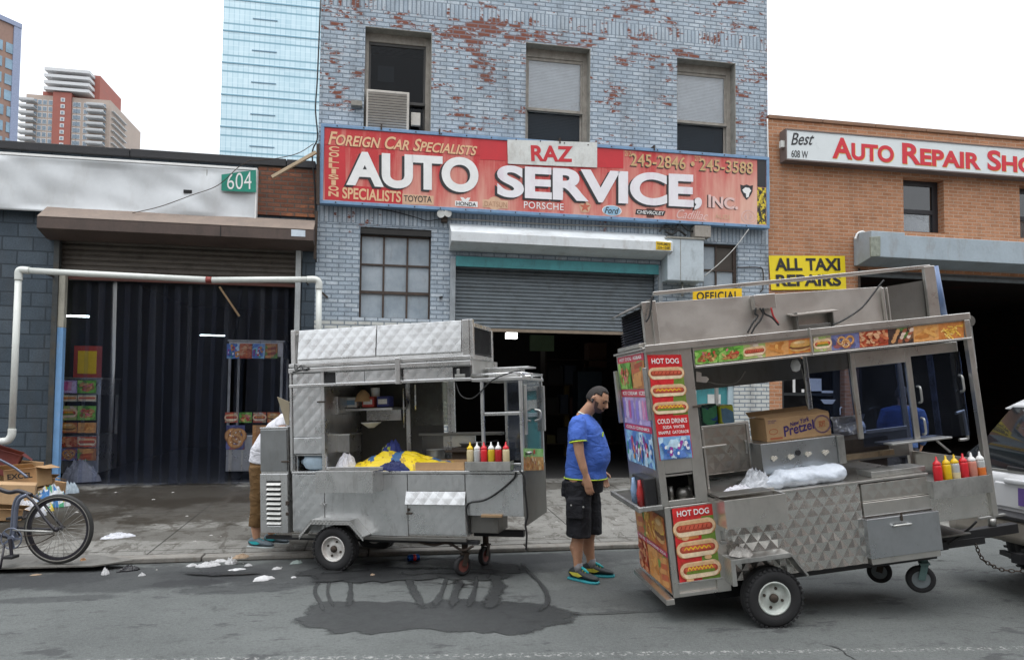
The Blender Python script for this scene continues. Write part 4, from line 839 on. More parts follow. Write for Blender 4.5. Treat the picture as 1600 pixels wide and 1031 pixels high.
mb.build('vent_slot',M('dark_slot',(.12,.22,.3),.5),gt)
# red brick apartment tower with balconies
D=210.; m_rb=M('far_red_brick',(.32,.11,.085),.8,0,.15,.3); m_bg=M('far_buff_brick',(.40,.32,.27),.8,0,.12,.3); m_cn=M('far_pale_concrete',(.52,.52,.52),.8)
m_wn=M('far_window_glass',(.20,.25,.30),.25); m_wf=M('far_window_trim',(.60,.60,.60),.7)
at_=thing('apartment_tower','far red and buff brick apartment tower with balconies on both corners','tower',(atY(105,230,D).x,D,0))
def X(px): return atY(px,180,D).x
def Z(py): return atY(105,py,D).z
MB().box(X(40),X(172),D,D+26,0,Z(152)).build('wall',m_bg,at_)
MB().box(X(83),X(112),D-.5,D+20,0,Z(146)).build('centre_bay',m_rb,at_)
MB().box(X(63),X(83)-.02,D+1,D+20,Z(152)+.02,Z(144)).box(X(69),X(148),D+3,D+20,Z(152)+.03,Z(108)).box(X(82),X(125),D+5,D+16,Z(108)+.03,Z(103)).build('upper_wall',m_rb,at_)
mb=MB()
for py in (110,120,130,140): mb.box(X(69),X(140),D-1,D+3.4,Z(py+4.5),Z(py))
mb.build('white_balcony_band',m_wf,at_)
rows=[160+10*i for i in range(9)]
for py in rows:
    for px in (59,67,76,114,119.8,131):
        f=MB().box(X(px)-.12,X(px+5.5)+.12,D-.06,D-.002,Z(py+6)-.15,Z(py)+.15).build('window',m_wf,at_); MB().box(X(px),X(px+2.6),D-.12,D-.061,Z(py+6),Z(py)).box(X(px+2.9),X(px+5.5),D-.12,D-.061,Z(py+6),Z(py)).build('pane',m_wn,f)
    for px0,px1 in ((33.5,58),(139,166)):
        MB().box(X(px0),X(px1),D-2.2,D-.003,Z(py+5.5),Z(py+4.3)).box(X(px0),X(px1),D-2.25,D-2.15,Z(py+4.31),Z(py+1.7)).build('balcony',m_cn,at_); MB().box(max(X(px0),X(40)+.2),X(px1-1),D-.1,D-.005,Z(py+4),Z(py-1)).build('balcony_door',m_wn,at_)
    MB().box(X(172)+.01,X(176),D+1,D+12,Z(py+7.5),Z(py+6.3)).build('side_balcony',m_cn,at_)
    o=MB().box(X(95.5),X(102),D-.6,D-.502,Z(py+1),Z(py-5)).build('bay_window',m_wf,at_); MB().box(X(97),X(100.5),D-.66,D-.603,Z(py-.3),Z(py-3.7)).build('pane',m_wn,o)
# tower cut by the left edge of the photograph
D=120.; lt=thing('corner_tower','brick and glass tower cut by the left edge of the picture','tower',(atY(0,200,D).x,D,0))
c=atY(33,46,D); dirv=Vector((math.sin(R_(-72)),math.cos(R_(-72)),0)); d2=Vector((-dirv.y,dirv.x,0))*-1
# right edge at px 33, front face runs back towards the viewer's left
p0=Vector((c.x,D,0)); p1=p0+Vector((-16,-22,0)); back=Vector((-22,16,0)).normalized()*24
hz=c.z
MB().prism([p0,p1,p1+back,p0+back],(0,0,0),(0,0,hz)).build('wall',M('far_brown_brick',(.30,.19,.15),.8,0,.15,.3),lt)
n=(p1-p0).normalized(); out=Vector((n.y,-n.x,0)); 
if out.dot(CPOS-p0)<0: out=-out
g=MB(); gl=MB(); z=hz-3.3; L=(p1-p0).length; r=0
while z>2:
    k=0; s=.8
    while s<L-3:
        w_=1.0 if k%2==0 else 1.7; a=p0+n*s+out*.03; b=p0+n*(s+w_)+out*.03
        if r<4: w_+=.5; b=p0+n*(s+w_)+out*.03
        g.prism([Vector((a.x,a.y,z-1.7)),Vector((b.x,b.y,z-1.7)),Vector((b.x,b.y,z)),Vector((a.x,a.y,z))],(0,0,0),out*.08); s+=w_+.5; k+=1
    z-=2.7; r+=1
g.build('panes',M('far_blue_glass',(.22,.33,.42),.15,0,.35,.5),lt)
MB().prism([p0+out*.2,p0+out*.2+n*1.2,p0+n*1.2-out*1,p0-out*1],(0,0,1),(0,0,hz+.5)).prism([p0+out*.3,p1+out*.3,p1-out*.5,p0-out*.5],(0,0,hz),(0,0,hz+.8)).build('corner_glazing',M('far_violet_glass',(.26,.30,.42),.2),lt)
# ================================================================ added unseen buildings behind the camera: block low sky, reflect in glass and steel
m_ob=[M('far_side_brick',(.36,.24,.19),.85,0,.25,2),M('far_side_stone',(.48,.46,.42),.85,0,.2,2),M('far_side_dark_brick',(.30,.22,.18),.85,0,.25,2)]; m_og=M('far_side_glass',(.05,.06,.07),.12)
xo=-34
for i,(wd,hg) in enumerate(((14,9),(11,13),(16,10),(12,14),(15,9),(14,12))):
    ob=thing('unseen_street_building',('brown brick','grey stone','dark brick')[i%3]+' building added unseen across the street to shape light, %s from the left'%('first','second','third','fourth','fifth','sixth')[i],'building',(xo+wd/2,-23,0)); 
    MB().box(xo,xo+wd-.05,-33,-22,0,hg).build('wall',m_ob[i%3],ob); z=4.4
    while z<hg-2.5:
        x=xo+1
        while x<xo+wd-2: MB().box(x,x+1.3,-21.995,-21.96,z,z+1.9).build('window',m_og,ob); x+=2.6
        z+=3.3
    MB().box(xo+.8,xo+wd-1,-21.99,-21.9,.3,3.4).build('shopfront',m_dark,ob); xo+=wd
tag(MB().box(-60,60,-21.9,-18.2,.0,.12).build('far_sidewalk',m_kerb if 'm_kerb' in globals() else m_alu,origin=(0,0,0)),kind='structure')
# ================================================================ printed food pictures (flat, vertex coloured)
class Pic:
    def __init__(s,q,off=.002): s.q=q; s.mb=MB(); s.n=qn(q); s.L=off; s.asp=(q[1]-q[0]).length/max((q[0]-q[3]).length,1e-6)
    def poly(s,pts,col,up=True):
        if up: s.L+=.00022
        s.mb.col=col; s.mb.add([bil(s.q,a,b)+s.n*s.L for a,b in pts],[range(len(pts))])
    def rect(s,a,b,c,d,col): s.poly([(a,b),(c,b),(c,d),(a,d)],col)
    def ell(s,cx,cy,rx,ry,col,ang=0,n=18,jag=0,seed=0):
        P=[]
        for i in range(n):
            t=2*PI*i/n; k=1+jag*mnoise.noise(Vector((math.cos(t)*2+seed,math.sin(t)*2,seed*1.7))); x=rx*k*math.cos(t); y=ry*k*math.sin(t)
            P.append((cx+x*math.cos(ang)-y*math.sin(ang)/s.asp,cy+x*math.sin(ang)*s.asp+y*math.cos(ang)))
        P=[(min(1,max(0,a)),min(1,max(0,b))) for a,b in P]; s.poly(P,col)
    def caps(s,x0,y0,x1,y1,r,col,n=8):          # capsule; r in t units
        rx=r/s.asp; dx,dy=(x1-x0)*s.asp,y1-y0; a0=math.atan2(dy,dx); P=[]
        for i in range(n+1): t=a0-PI/2+PI*i/n; P.append((x1+rx*math.cos(t),y1+r*math.sin(t)))
        for i in range(n+1): t=a0+PI/2+PI*i/n; P.append((x0+rx*math.cos(t),y0+r*math.sin(t)))
        s.poly(P,col)
    def zig(s,x0,x1,y,h,wd,col,n=12,sl=0):
        s.L+=.00022; s.mb.col=col; pts=[(x0+(x1-x0)*i/n,y+sl*i/n+(h if i%2 else -h)) for i in range(n+1)]; v=[]
        for a,b in pts: v+=[(a,b+wd),(a,b-wd)]
        s.mb.add([bil(s.q,a,b)+s.n*s.L for a,b in v],[(2*i,2*i+1,2*i+3,2*i+2) for i in range(n)])
    def ring(s,cx,cy,r,w,col,n=20):
        s.L+=.00022; s.mb.col=col; v=[]
        for i in range(n+1): t=2*PI*i/n; v+=[(cx+(r+w)*math.cos(t)/s.asp,cy+(r+w)*math.sin(t)),(cx+(r-w)*math.cos(t)/s.asp,cy+(r-w)*math.sin(t))]
        s.mb.add([bil(s.q,a,b)+s.n*s.L for a,b in v],[(2*i,2*i+1,2*i+3,2*i+2) for i in range(n)])
    def hotdog(s,x0,y0,x1,y1,kind=0):
        h=y1-y0; cy=(y0+y1)/2; e=.30*h/s.asp
        s.caps(x0+e,cy-.02*h,x1-e,cy+.02*h,.46*h,(.50,.26,.11)); s.caps(x0+e,cy+.02*h,x1-e,cy+.06*h,.42*h,(.72,.50,.30))
        s.caps(x0+e,cy-.2*h,x1-e,cy-.17*h,.25*h,(.78,.62,.42)); s.caps(x0+e*1.2,cy+.24*h,x1-e*1.2,cy+.26*h,.13*h,(.66,.42,.22))
        s.caps(x0+e*.8,cy+.0*h,x1-e*.8,cy+.02*h,.2*h,(.36,.06,.03)); s.caps(x0+e*.9,cy+.05*h,x1-e*.9,cy+.07*h,.12*h,(.58,.11,.06))
        if kind==1: s.zig(x0+e,x1-e,cy+.05*h,.07*h,.045*h,(.78,.48,.02))
        if kind==2:
            s.caps(x0+e,cy-.12*h,x1-e,cy-.1*h,.09*h,(.15,.22,.03)); s.zig(x0+e,x1-e,cy+.1*h,.08*h,.05*h,(.80,.52,.03),14)
        if kind==0:
            for i in range(7): a=x0+e+(x1-x0-2*e)*i/6.5; s.caps(a,cy-.03*h,a+.03,cy+.12*h,.025*h,(.25,.03,.015))
    def blobs(s,cols,n,r,seed,x0=.03,y0=.05,x1=.97,y1=.95,jag=.5,el=1.6):
        rg=random.Random(seed)
        for i in range(n): s.ell(rg.uniform(x0,x1),rg.uniform(y0,y1),r*rg.uniform(.5,1.3)*el/s.asp,r*rg.uniform(.5,1.2),rg.choice(cols),rg.uniform(-.9,.9),12,jag,rg.uniform(0,50))
    def draw(s,kind,seed=1):
        rg=random.Random(seed)
        if kind in ('hotdog','mustard','relish'):
            s.rect(0,0,1,1,rg.choice([(.55,.55,.42),(.50,.10,.05),(.35,.42,.14)])); s.blobs([(.6,.5,.4),(.4,.3,.2)],5,.2,seed)
            s.hotdog(.04,.14,.96,.84,{'hotdog':0,'mustard':1,'relish':2}[kind])
        elif kind=='salad':
            s.rect(0,0,1,1,(.12,.30,.05)); s.blobs([(.16,.42,.06),(.30,.52,.12),(.08,.22,.03)],26,.22,seed); s.blobs([(.5,.22,.08),(.28,.12,.04),(.62,.4,.15)],16,.12,seed+1,.2,.2,.85,.75); s.blobs([(.5,.06,.04),(.6,.15,.2)],6,.08,seed+2,.2,.2,.8,.8)
        elif kind=='burger':
            s.rect(0,0,1,1,(.52,.15,.05)); s.blobs([(.6,.25,.05),(.42,.1,.03)],8,.25,seed); s.ell(.5,.36,.44,.22,(.62,.36,.14)); s.ell(.5,.44,.46,.17,(.2,.08,.03),0,18,.25,seed); s.ell(.5,.55,.44,.12,(.62,.42,.08),0,18,.3,seed); s.ell(.5,.68,.43,.24,(.60,.32,.10)); s.ell(.45,.76,.25,.09,(.75,.52,.26))
        elif kind=='pretzel':
            s.rect(0,0,1,1,(.16,.17,.34)); s.blobs([(.08,.09,.2),(.3,.1,.1)],6,.25,seed); 
            for a,b in ((.36,.56),(.66,.56),(.5,.36)): s.ring(a,b,.24,.085,(.36,.15,.05)); s.ring(a,b+.02,.24,.05,(.62,.32,.12))
            s.blobs([(.85,.75,.6)],14,.025,seed,.2,.2,.8,.8)
        elif kind=='meat':
            s.rect(0,0,1,1,(.45,.07,.03)); s.blobs([(.52,.14,.06),(.34,.06,.03),(.62,.26,.12),(.66,.36,.2)],42,.12,seed)
        elif kind=='skewer':
            s.rect(0,0,1,1,(.06,.035,.03)); s.blobs([(.2,.1,.05),(.1,.2,.05)],10,.15,seed)
            for k in range(3):
                x=.2+.27*k
                for j in range(4): s.ell(x+.06*j,.2+.2*j,.1,.12,rg.choice([(.42,.18,.08),(.55,.28,.12),(.32,.1,.05),(.66,.5,.4)]),.4,12,.4,seed+j)
        elif kind=='nuggets':
            s.rect(0,0,1,1,(.62,.30,.10)); 
            for i in range(7): s.caps(rg.uniform(.1,.6),rg.uniform(.15,.8),rg.uniform(.4,.9),rg.uniform(.2,.85),.11,rg.choice([(.58,.24,.06),(.70,.36,.1),(.48,.18,.04)]))
        elif kind=='fries':
            s.rect(0,0,1,1,(.55,.20,.05))
            for i in range(20): a=rg.uniform(.05,.8); b=rg.uniform(.1,.8); s.caps(a,b,a+rg.uniform(.05,.2),b+rg.uniform(-.3,.3),.04,rg.choice([(.78,.48,.08),(.65,.35,.05),(.85,.6,.2)]))
        elif kind=='drinks':
            s.rect(0,0,1,1,(.20,.38,.62)); s.blobs([(.5,.68,.8),(.1,.2,.5),(.3,.55,.72)],18,.18,seed)
            for i in range(9):
                x=rg.uniform(.06,.94); y=rg.uniform(.1,.6); c=rg.choice([(.55,.04,.05),(.05,.15,.45),(.05,.35,.15),(.75,.75,.8),(.7,.3,.05),(.3,.05,.3)]); s.caps(x,y,x+rg.uniform(-.12,.12),y+.28,.075,c); s.caps(x,y+.1,x+.01,y+.16,.05,rg.choice([(.8,.8,.8),(.1,.1,.3)]))
        elif kind=='ices':
            s.rect(0,0,1,1,(.42,.32,.55)); s.blobs([(.6,.5,.7),(.3,.22,.5)],8,.2,seed)
            for i in range(4): x=.15+.22*i; s.caps(x,.35,x+.02,.75,.16,rg.choice([(.66,.3,.45),(.28,.22,.6),(.62,.5,.7),(.5,.12,.3)]))
        elif kind=='kebab':
            s.rect(0,0,1,1,(.40,.16,.06)); s.blobs([(.16,.3,.07),(.5,.2,.06)],8,.2,seed)
            for i in range(5): a=rg.uniform(.1,.35); s.caps(a,.12+.17*i,a+.5,.2+.17*i,.09,rg.choice([(.50,.12,.05),(.36,.07,.03),(.62,.3,.1)]))
    def build(s,parent,name='food_picture',world=False): return s.mb.build(name,m_print,parent,world=world)
def strip_pics(q,kinds,bounds,parent,seed=0,off=.002,world=False,name='food_picture'):
    out=[]
    for i,k in enumerate(kinds):
        p=Pic(sub(q,bounds[i],0,bounds[i+1],1),off); p.draw(k,seed+i*7); out.append(p.build(parent,name,world))
    return out
def wheel(parent,c,axis,R,w,mr,name='wheel',lugs=4):
    c=Vector(c); ax=Vector(axis).normalized()      # axis points outward
    pr=[(R*.56,-w*.42),(R*.66,-w*.5),(R*.86,-w*.52),(R*.95,-w*.45),(R,-w*.32),(R*1.005,-w*.1),(R*.985,-w*.08),(R*.985,-w*.03),(R*1.008,0),(R*.985,w*.03),(R*.985,w*.08),(R*1.005,w*.1),(R,w*.32),(R*.95,w*.45),(R*.86,w*.52),(R*.66,w*.5),(R*.56,w*.42)]
    mb=MB().lathe(c,ax,pr,44,True,False)
    x=ax.orthogonal().normalized(); y=ax.cross(x)
    for i in range(36):
        a=2*PI*i/36; d=x*math.cos(a)+y*math.sin(a); t=-x*math.sin(a)+y*math.cos(a)
        mb.bar(c+d*R*.965+ax*w*.2,c+d*R*.985+ax*w*.52,.014,.022,t)
    o=mb.build(name,m_rubber,parent,world=False)
    r=MB().lathe(c,ax,[(R*.55,-w*.4),(R*.57,w*.3),(R*.57,w*.46),(R*.52,w*.47),(R*.50,w*.40),(R*.47,w*.30),(R*.42,w*.24),(R*.28,w*.26),(R*.22,w*.30),(R*.18,w*.30)],36)
    r.build('rim',mr,o,world=False)
    h=MB().lathe(c,ax,[(R*.15,w*.27),(R*.15,w*.42),(R*.11,w*.5),(R*.02,w*.51)],16)
    for i in range(lugs): a=2*PI*i/lugs+.4; d=x*math.cos(a)+y*math.sin(a); h.cyl(c+d*R*.33+ax*w*.24,c+d*R*.33+ax*w*.32,R*.05,8)
    h.build('hub',m_iron,o,world=False); return o
def caster(parent,c,R,dirv,mt,mrim,top):
    """swivel caster: plate, fork, wheel; c = wheel centre, dirv = rolling direction (local)"""
    c=Vector(c); d=Vector(dirv).normalized(); ax=d.cross(Vector((0,0,1))).normalized()
    k=c-d*R*.35; f=MB()
    for s in (-1,1): f.bar(c+ax*s*.032,Vector((k.x,k.y,c.z+R*1.15))+ax*s*.032,.05,.008,ax)
    f.bar(Vector((k.x,k.y,c.z+R*1.15))-ax*.04,Vector((k.x,k.y,c.z+R*1.15))+ax*.04,.07,.015).cyl((k.x,k.y,c.z+R*1.15),(k.x,k.y,top),.03,12).box(k.x-.07,k.x+.07,k.y-.06,k.y+.06,top-.012,top)
    o=f.build('caster',mt,parent,world=False)
    w=.05; MB().lathe(c,ax,[(R*.62,-w*.4),(R*.8,-w*.5),(R*.95,-w*.4),(R,-w*.15),(R,w*.15),(R*.95,w*.4),(R*.8,w*.5),(R*.62,w*.4)],30,True,False).build('caster_wheel',m_rubber,o,world=False)
    h=MB().lathe(c,ax,[(R*.63,-.016),(R*.63,.016),(R*.5,.012),(R*.3,.012),(R*.25,.028),(.012,.034)],24); h.build('caster_rim',mrim,o,world=False); return o
def squeeze_bottle(M_,label,body,cap,fill,group):
    t=thing('squeeze_bottle',label,'bottle',M=M_,group=group)
    MB().lathe((0,0,0),(0,0,1),[(.029,0),(.032,.006),(.032,.125),(.030,.136),(.026,.142)],20).build('bottle_body',body,t,world=False)
    MB().lathe((0,0,0),(0,0,1),[(.028,.1425),(.029,.147),(.028,.158),(.016,.172),(.009,.178),(.006,.205),(.004,.208)],16).build('nozzle_cap',cap,t,world=False)
    if fill: MB().lathe((0,0,0),(0,0,1),[(.0325,.006),(.0328,.008),(.0328,fill[1]),(.0325,fill[1]+.002)],20).build('sauce',fill[0],t,world=False)
    return t
def crumple(name,mat,c,rx,ry,h,seed,rz=0,amp=.35,n=34,m=12,colf=None,M_=None,sub_=0,parent=None,world=True,flat=.0):
    """crumpled sheet or bag: a closed mound with sharp folds"""
    mb=MB(); c=Vector(c); rings=[]; cs,sn=math.cos(rz),math.sin(rz)
    def pt(a,k):           # k 0 rim .. 1 top
        d=Vector((math.cos(a),math.sin(a),0)); e=mnoise.noise(Vector((d.x*1.7+seed,d.y*1.7,seed*.37)))
        e2=mnoise.noise(Vector((d.x*4.3+seed,d.y*4.3,seed*1.3))); rr=(1-k)**.55*(1+.5*e+.22*e2); f1=mnoise.noise(Vector((d.x*rr*3.1+seed,d.y*rr*3.1,seed))); f2=abs(mnoise.noise(Vector((d.x*rr*7+seed,d.y*rr*7,seed+9))))
        x=d.x*rr*rx; y=d.y*rr*ry; z=h*(k**.7*(1+amp*f1)+amp*1.5*f2*(.3+k))
        if k==0: z=flat
        return c+Vector((x*cs-y*sn,x*sn+y*cs,max(z,0)))
    for j in range(m): rings.append([pt(2*PI*i/n,j/(m-.4)) for i in range(n)])
    k0=len(mb.v)
    for rg in rings: mb.v+=rg
    for j in range(m-1):
        for i in range(n):
            a=j*n+i; b=j*n+(i+1)%n; mb.f.append([a,b,b+n,a+n]); mb.sm.append(False)
            mb.c.append(colf((rings[j][i]-c),j/(m-1)) if colf else None)
    mb.f.append([(m-1)*n+i for i in range(n)]); mb.c.append(colf(rings[-1][0]-c,1) if colf else None); mb.sm.append(False)
    mb.f.append([i for i in range(n)][::-1]); mb.c.append(colf(rings[0][0]-c,0) if colf else None); mb.sm.append(False)
    return mb.build(name,mat,parent,world=world)
# ================================================================ left food cart (quilted steel, standing at the kerb)
rz1=-CYAW-R_(16); va=Vector((-math.sin(rz1),math.cos(rz1),0))
f1=Frame(atZ(526,890,0)+va*.05,rz1,.042); W1=.80
c1=thing('food_cart','smaller quilted steel food cart standing at the kerb with a yellow cloth on its counter','food cart',M=f1.M)
def B1(name,boxes,m,parent=None,bev=.004):
    mb=MB()
    for b in boxes: mb.box(*b)
    return mb.build(name,m,parent or c1,world=False,bev=bev)
def B1s(name,boxes,m,parent=None,bev=.004):
    for b in boxes: o=B1(name,[b],m,parent,bev)
    return o
def r1(px0,py0,px1,py1,v=0):
    a=f1.P(px0,py0,v); b=f1.P(px1,py1,v); return min(a.x,b.x),max(a.x,b.x),min(a.z,b.z),max(a.z,b.z)
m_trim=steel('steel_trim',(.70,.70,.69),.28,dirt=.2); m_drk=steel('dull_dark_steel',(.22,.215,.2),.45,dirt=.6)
m_quiltd=steel('quilted_steel_flat',(.72,.73,.73),.31,3,.06,.08,.4,1.0,.3)
# lower body
B1('body',[(-.51,1.31,.02,W1,.33,.905)],m_steel)
dl=B1('quilted_door',[(-.505,-.152,.0,.019,.35,.90)],m_quilt); B1('latch',[(-.185,-.13,-.022,-.0005,.60,.62),(-.165,-.15,-.03,-.022,.585,.64)],m_trim,dl,.002)
B1('front_panel',[(-.145,.728,.0,.019,.325,.90)],m_quiltd)
dr=B1('cupboard_door',[(.735,1.303,.0,.019,.345,.62)],m_quilt); B1('latch',[(.72,.775,-.02,-.0005,.53,.545),(.735,.75,-.03,-.0005,.56,.585)],m_iron,dr,.002)
B1('drawer_front',[(.735,1.303,.0,.019,.745,.90)],m_quilt)
ext_=MB().prism([(.715,-.0,.742),(.715,-.035,.625),(.715,-.03,.62),(.715,.0,.735)],(0,0,0),(.595,0,0)); ext_.build('flap',m_quilt,c1,world=False,bev=.003)
B1('sill_strip',[(-.51,1.31,-.012,.02,.285,.32)],m_drk); B1s('chassis_rail',[(-.86,1.4,.06,.12,.25,.284),(-.86,1.4,.62,.68,.25,.284)],m_black)
B1('nose_body',[(1.312,1.86,.02,W1,.54,.905)],m_steel); B1('nose_panel',[(1.315,1.858,.0,.019,.525,.90)],m_quilt)
B1('drip_box',[(1.34,1.60,.05,.35,.36,.523)],m_drk); B1('tow_bar',[(1.25,1.75,.36,.42,.27,.33)],m_black)
B1('wood_board',[(1.33,1.64,-.02,.3,.525,.539)][:0] or [(1.46,1.66,-.03,-.001,.515,.54)],m_wood)
B1('nose_end_panel',[(1.861,1.88,.0,W1,.44,.93)],m_drk)
# counter
B1s('counter',[(-.15,1.865,-.015,W1,.906,.932),(-.505,-.151,-.012,W1,.906,.93)],m_trim)
# left column cupboard
B1('cupboard_shell',[(-.50,-.485,.02,W1,.931,1.9),(-.175,-.16,.02,W1,.931,1.9),(-.485,-.175,W1-.02,W1,.931,1.9),(-.485,-.175,.02,W1-.021,1.885,1.9),(-.485,-.175,.02,W1-.021,1.08,1.095)],m_steel)
B1s('corner_post',[(-.515,-.49,-.012,.019,.931,1.905),(-.162,-.128,-.012,.03,.931,1.905)],m_trim)
d=B1('quilted_door',[(-.487,-.168,.0,.018,1.265,1.895)],m_quilt); B1('latch',[(-.205,-.12,-.02,-.0005,1.60,1.615)],m_iron,d,.002)
B1('quilted_door',[(-.487,-.168,.0,.018,1.10,1.262)],m_quilt)
B1('bracket',[(-.475,-.46,.03,.06,.931,1.08)],m_trim)
# roof and fascia
B1('roof',[(-.50,1.39,.03,W1+.05,1.80,1.965)],m_steel); B1s('roof_edge',[(-.515,1.40,-.03,.029,1.90,1.945),(-.515,1.40,-.02,.029,1.955,1.99),(-.51,1.4,-.03,.029,1.757,1.785)],m_trim)
B1s('fascia_panel',[(-.0,.31,-.012,.02,1.786,1.89),(.315,.64,-.012,.02,1.786,1.89)],m_quilt); B1s('fascia_panel',[(.72,1.22,-.012,.02,1.786,1.89)],m_quilt)
B1s('fascia_hole',[(-.128,-.01,.0,.028,1.786,1.89),(1.225,1.38,.0,.028,1.786,1.89)],m_dark); B1('fascia_post',[(.65,.70,-.045,-.002,1.75,2.0)],m_trim)
B1('hinge_gear',[(1.24,1.34,-.02,-.001,1.79,1.82),(1.26,1.29,-.02,-.001,1.82,1.87)],m_alu)
mb=MB().tube(bez([(-.44,-.03,1.99),(-.42,-.05,1.93),(-.36,-.04,1.97),(-.33,-.05,1.92),(-.28,-.035,1.94),(-.46,-.04,1.91)]),.006,6); mb.build('loose_wire',m_cable,c1,world=False)
# top box with slanting front
tb=MB().prism([(-.45,.02,1.995),(-.45,.06,2.30),(-.45,.68,2.30),(-.45,.68,1.995)],(0,0,0),(1.80,0,0)); top=tb.build('roof_box',m_steel,c1,world=False,bev=.004)
for a,b,mm in ((-.43,.425,m_quilt),(.435,1.30,m_quiltd)):
    MB().prism([(a,.0,2.03),(b,.0,2.03),(b,.035,2.325),(a,.035,2.325)],(0,0,0),(0,.018,.0)).build('box_panel',mm,top,world=False,bev=.003)
B1s('box_strip',[(-.50,-.452,.0,.66,1.995,2.33),(1.31,1.378,.02,.055,1.965,2.33)],m_trim,top)
y0,y1=.03,.66
B1('louvre_frame',[(1.379,1.41,y0,y0+.05,1.96,2.33),(1.379,1.41,y1-.05,y1,1.96,2.27),(1.379,1.41,y0+.05,y1-.05,1.96,2.0),(1.379,1.41,y0+.05,y1-.05,2.26,2.30)],m_trim,top)
mb=MB(); z=2.005
while z<2.25: mb.add([(1.385,y0+.05,z),(1.385,y1-.05,z),(1.402,y1-.05,z+.018),(1.402,y0+.05,z+.018)],[(0,1,2,3)]); z+=.022
mb.build('louvre',m_black,top,world=False); B1('louvre_back',[(1.352,1.38,y0+.05,y1-.05,2.0,2.26)],m_dark,top,0)
B1('roof_end_panel',[(1.391,1.40,.03,.66,1.80,1.955)],m_alu)
# glass case on the right
ps=[(1.478,.0),(1.845,.0),(1.845,W1-.03),(1.478,W1-.03)]
B1s('case_post',[(u,u+.03,v,v+.03,.933,1.745) for u,v in ps],m_trim)
B1('case_roof',[(1.40,1.885,-.01,W1+.01,1.746,1.775)],m_trim); B1s('case_rail',[(1.51,1.844,.005,.025,1.43,1.46),(1.51,1.844,W1-.03,W1-.01,1.43,1.46),(1.845,1.875,.03,W1-.03,1.00,1.04),(1.51,1.844,.005,.025,.98,1.0)],m_trim)
B1('glass_side',[(1.857,1.862,.031,W1-.031,1.041,1.744)],m_glass,bev=0); B1('glass_back',[(1.509,1.844,W1-.018,W1-.014,.96,1.744)],glassmat('hazy_glass',(.45,.5,.6),.2,.22,(.32,.36,.44),.06),bev=0)
B1s('door_track',[(1.877,1.90,.04,.08,1.25,1.70),(1.877,1.90,W1-.05,W1-.01,1.25,1.70)],m_alu)
mb=MB().tube(bez([(1.88,.42,1.36),(1.93,.42,1.38),(1.935,.42,1.45),(1.88,.42,1.47)]),.012,8).cyl((1.88,.03,1.08),(1.93,.03,1.08),.012).cyl((1.915,.03,1.08),(1.915,.03,1.1),.03); mb.build('handle',m_alu,c1,world=False)
mb=MB()
for z in (1.80,1.82): pass
R=[(1.40,.01,1.81),(1.87,.01,1.81),(1.87,W1,1.81),(1.40,W1,1.81)]
for i in range(3): mb.cyl(R[i],R[i+1],.010,8)
for u,v in ((1.87,.01),(1.87,W1),(1.6,W1),(1.87,.4)): mb.cyl((u,v,1.776),(u,v,1.82),.009,8)
mb.build('roof_rail',m_trim,c1,world=False); B1('roof_vent',[(1.45,1.75,.35,.6,1.776,1.87),(1.42,1.86,.33,.62,1.872,1.885)],m_steel)
q=[f1.U(x,y,1.884) for x,y in ((817.5,700),(848.5,701),(849,734),(818,735))]; p=Pic(q,.002); p.rect(0,0,1,1,(.25,.5,.15)); p.rect(0,.0,1,.62,(.5,.24,.06)); p.blobs([(.66,.36,.08),(.45,.16,.04),(.7,.5,.2)],22,.1,4,.03,.03,.97,.6); p.blobs([(.16,.4,.08),(.4,.6,.3)],10,.08,5,.05,.6,.95,.95); p.ell(.48,.85,.05,.12,(.5,.05,.03)); p.blobs([(.7,.6,.4),(.4,.05,.03)],8,.06,9,.3,.2,.7,.6); p.build(c1)
# rear of the serving bay
B1('back_wall',[(-.159,.80,W1-.02,W1,.933,1.79)],M('dark_back_panel',(.07,.068,.062),.6,.2,.3,5)); u0,u1,w0,w1=r1(640,604,700,676,W1-.03)  # back wall in one dark tone
B1('back_window_frame',[(u0-.05,u0,W1-.03,W1,.933,1.78),(u1,u1+.03,W1-.03,W1,.933,1.78),(u1+.03,u1+.08,W1-.03,W1,1.25,1.78)],m_trim); B1('back_glass',[(u0,u1,W1-.02,W1-.014,1.33,1.78)],glassmat('misted_glass',(.75,.77,.7),.15,.4,(.52,.54,.50),.25,.12),bev=0)
B1('back_ledge',[(.55,1.46,W1-.1,W1,1.22,1.25)],m_drk); B1('back_low_panel',[(.55,1.15,W1-.02,W1,.933,1.22)],m_trim); B1s('grill',[(1.05,1.45,.35,.7,.933,1.12),(1.0,1.4,.3,.36,1.08,1.1)],m_iron)
u0,u1,w0,w1=r1(545,635,618,640,.5); B1('shelf',[(u0,u1,.42,.76,w0,w0+.025)],m_trim); u0,u1,w0,w1=r1(560,640,618,657,.6); B1('shelf_panel',[(u0+.02,u1,.74,.76,w0,w1)],m_steel)
u0,u1,w0,w1=r1(510,620,532,647,.3); tw=B1('towel_dispenser',[(u0,u1,.25,.45,w0,w1)],m_steel,bev=.006); B1('dispenser_front',[(u0+.02,u1-.03,.244,.2495,w0+.03,w1-.03)],m_trim,tw,0)
u0,u1,w0,w1=r1(509,681,546,706,.3); bx=B1('steel_bin',[(u0,u1,.3,.55,w0,w1),(u0-.01,u1+.01,.29,.56,w1,w1+.015)],m_steel)
mb=MB().cyl((.48,.5,1.32),(.48,.5,1.72),.008,8).cyl((.7,.3,1.5),(.7,.3,1.75),.008,8); mb.build('hanging_rod',m_trim,c1,world=False)
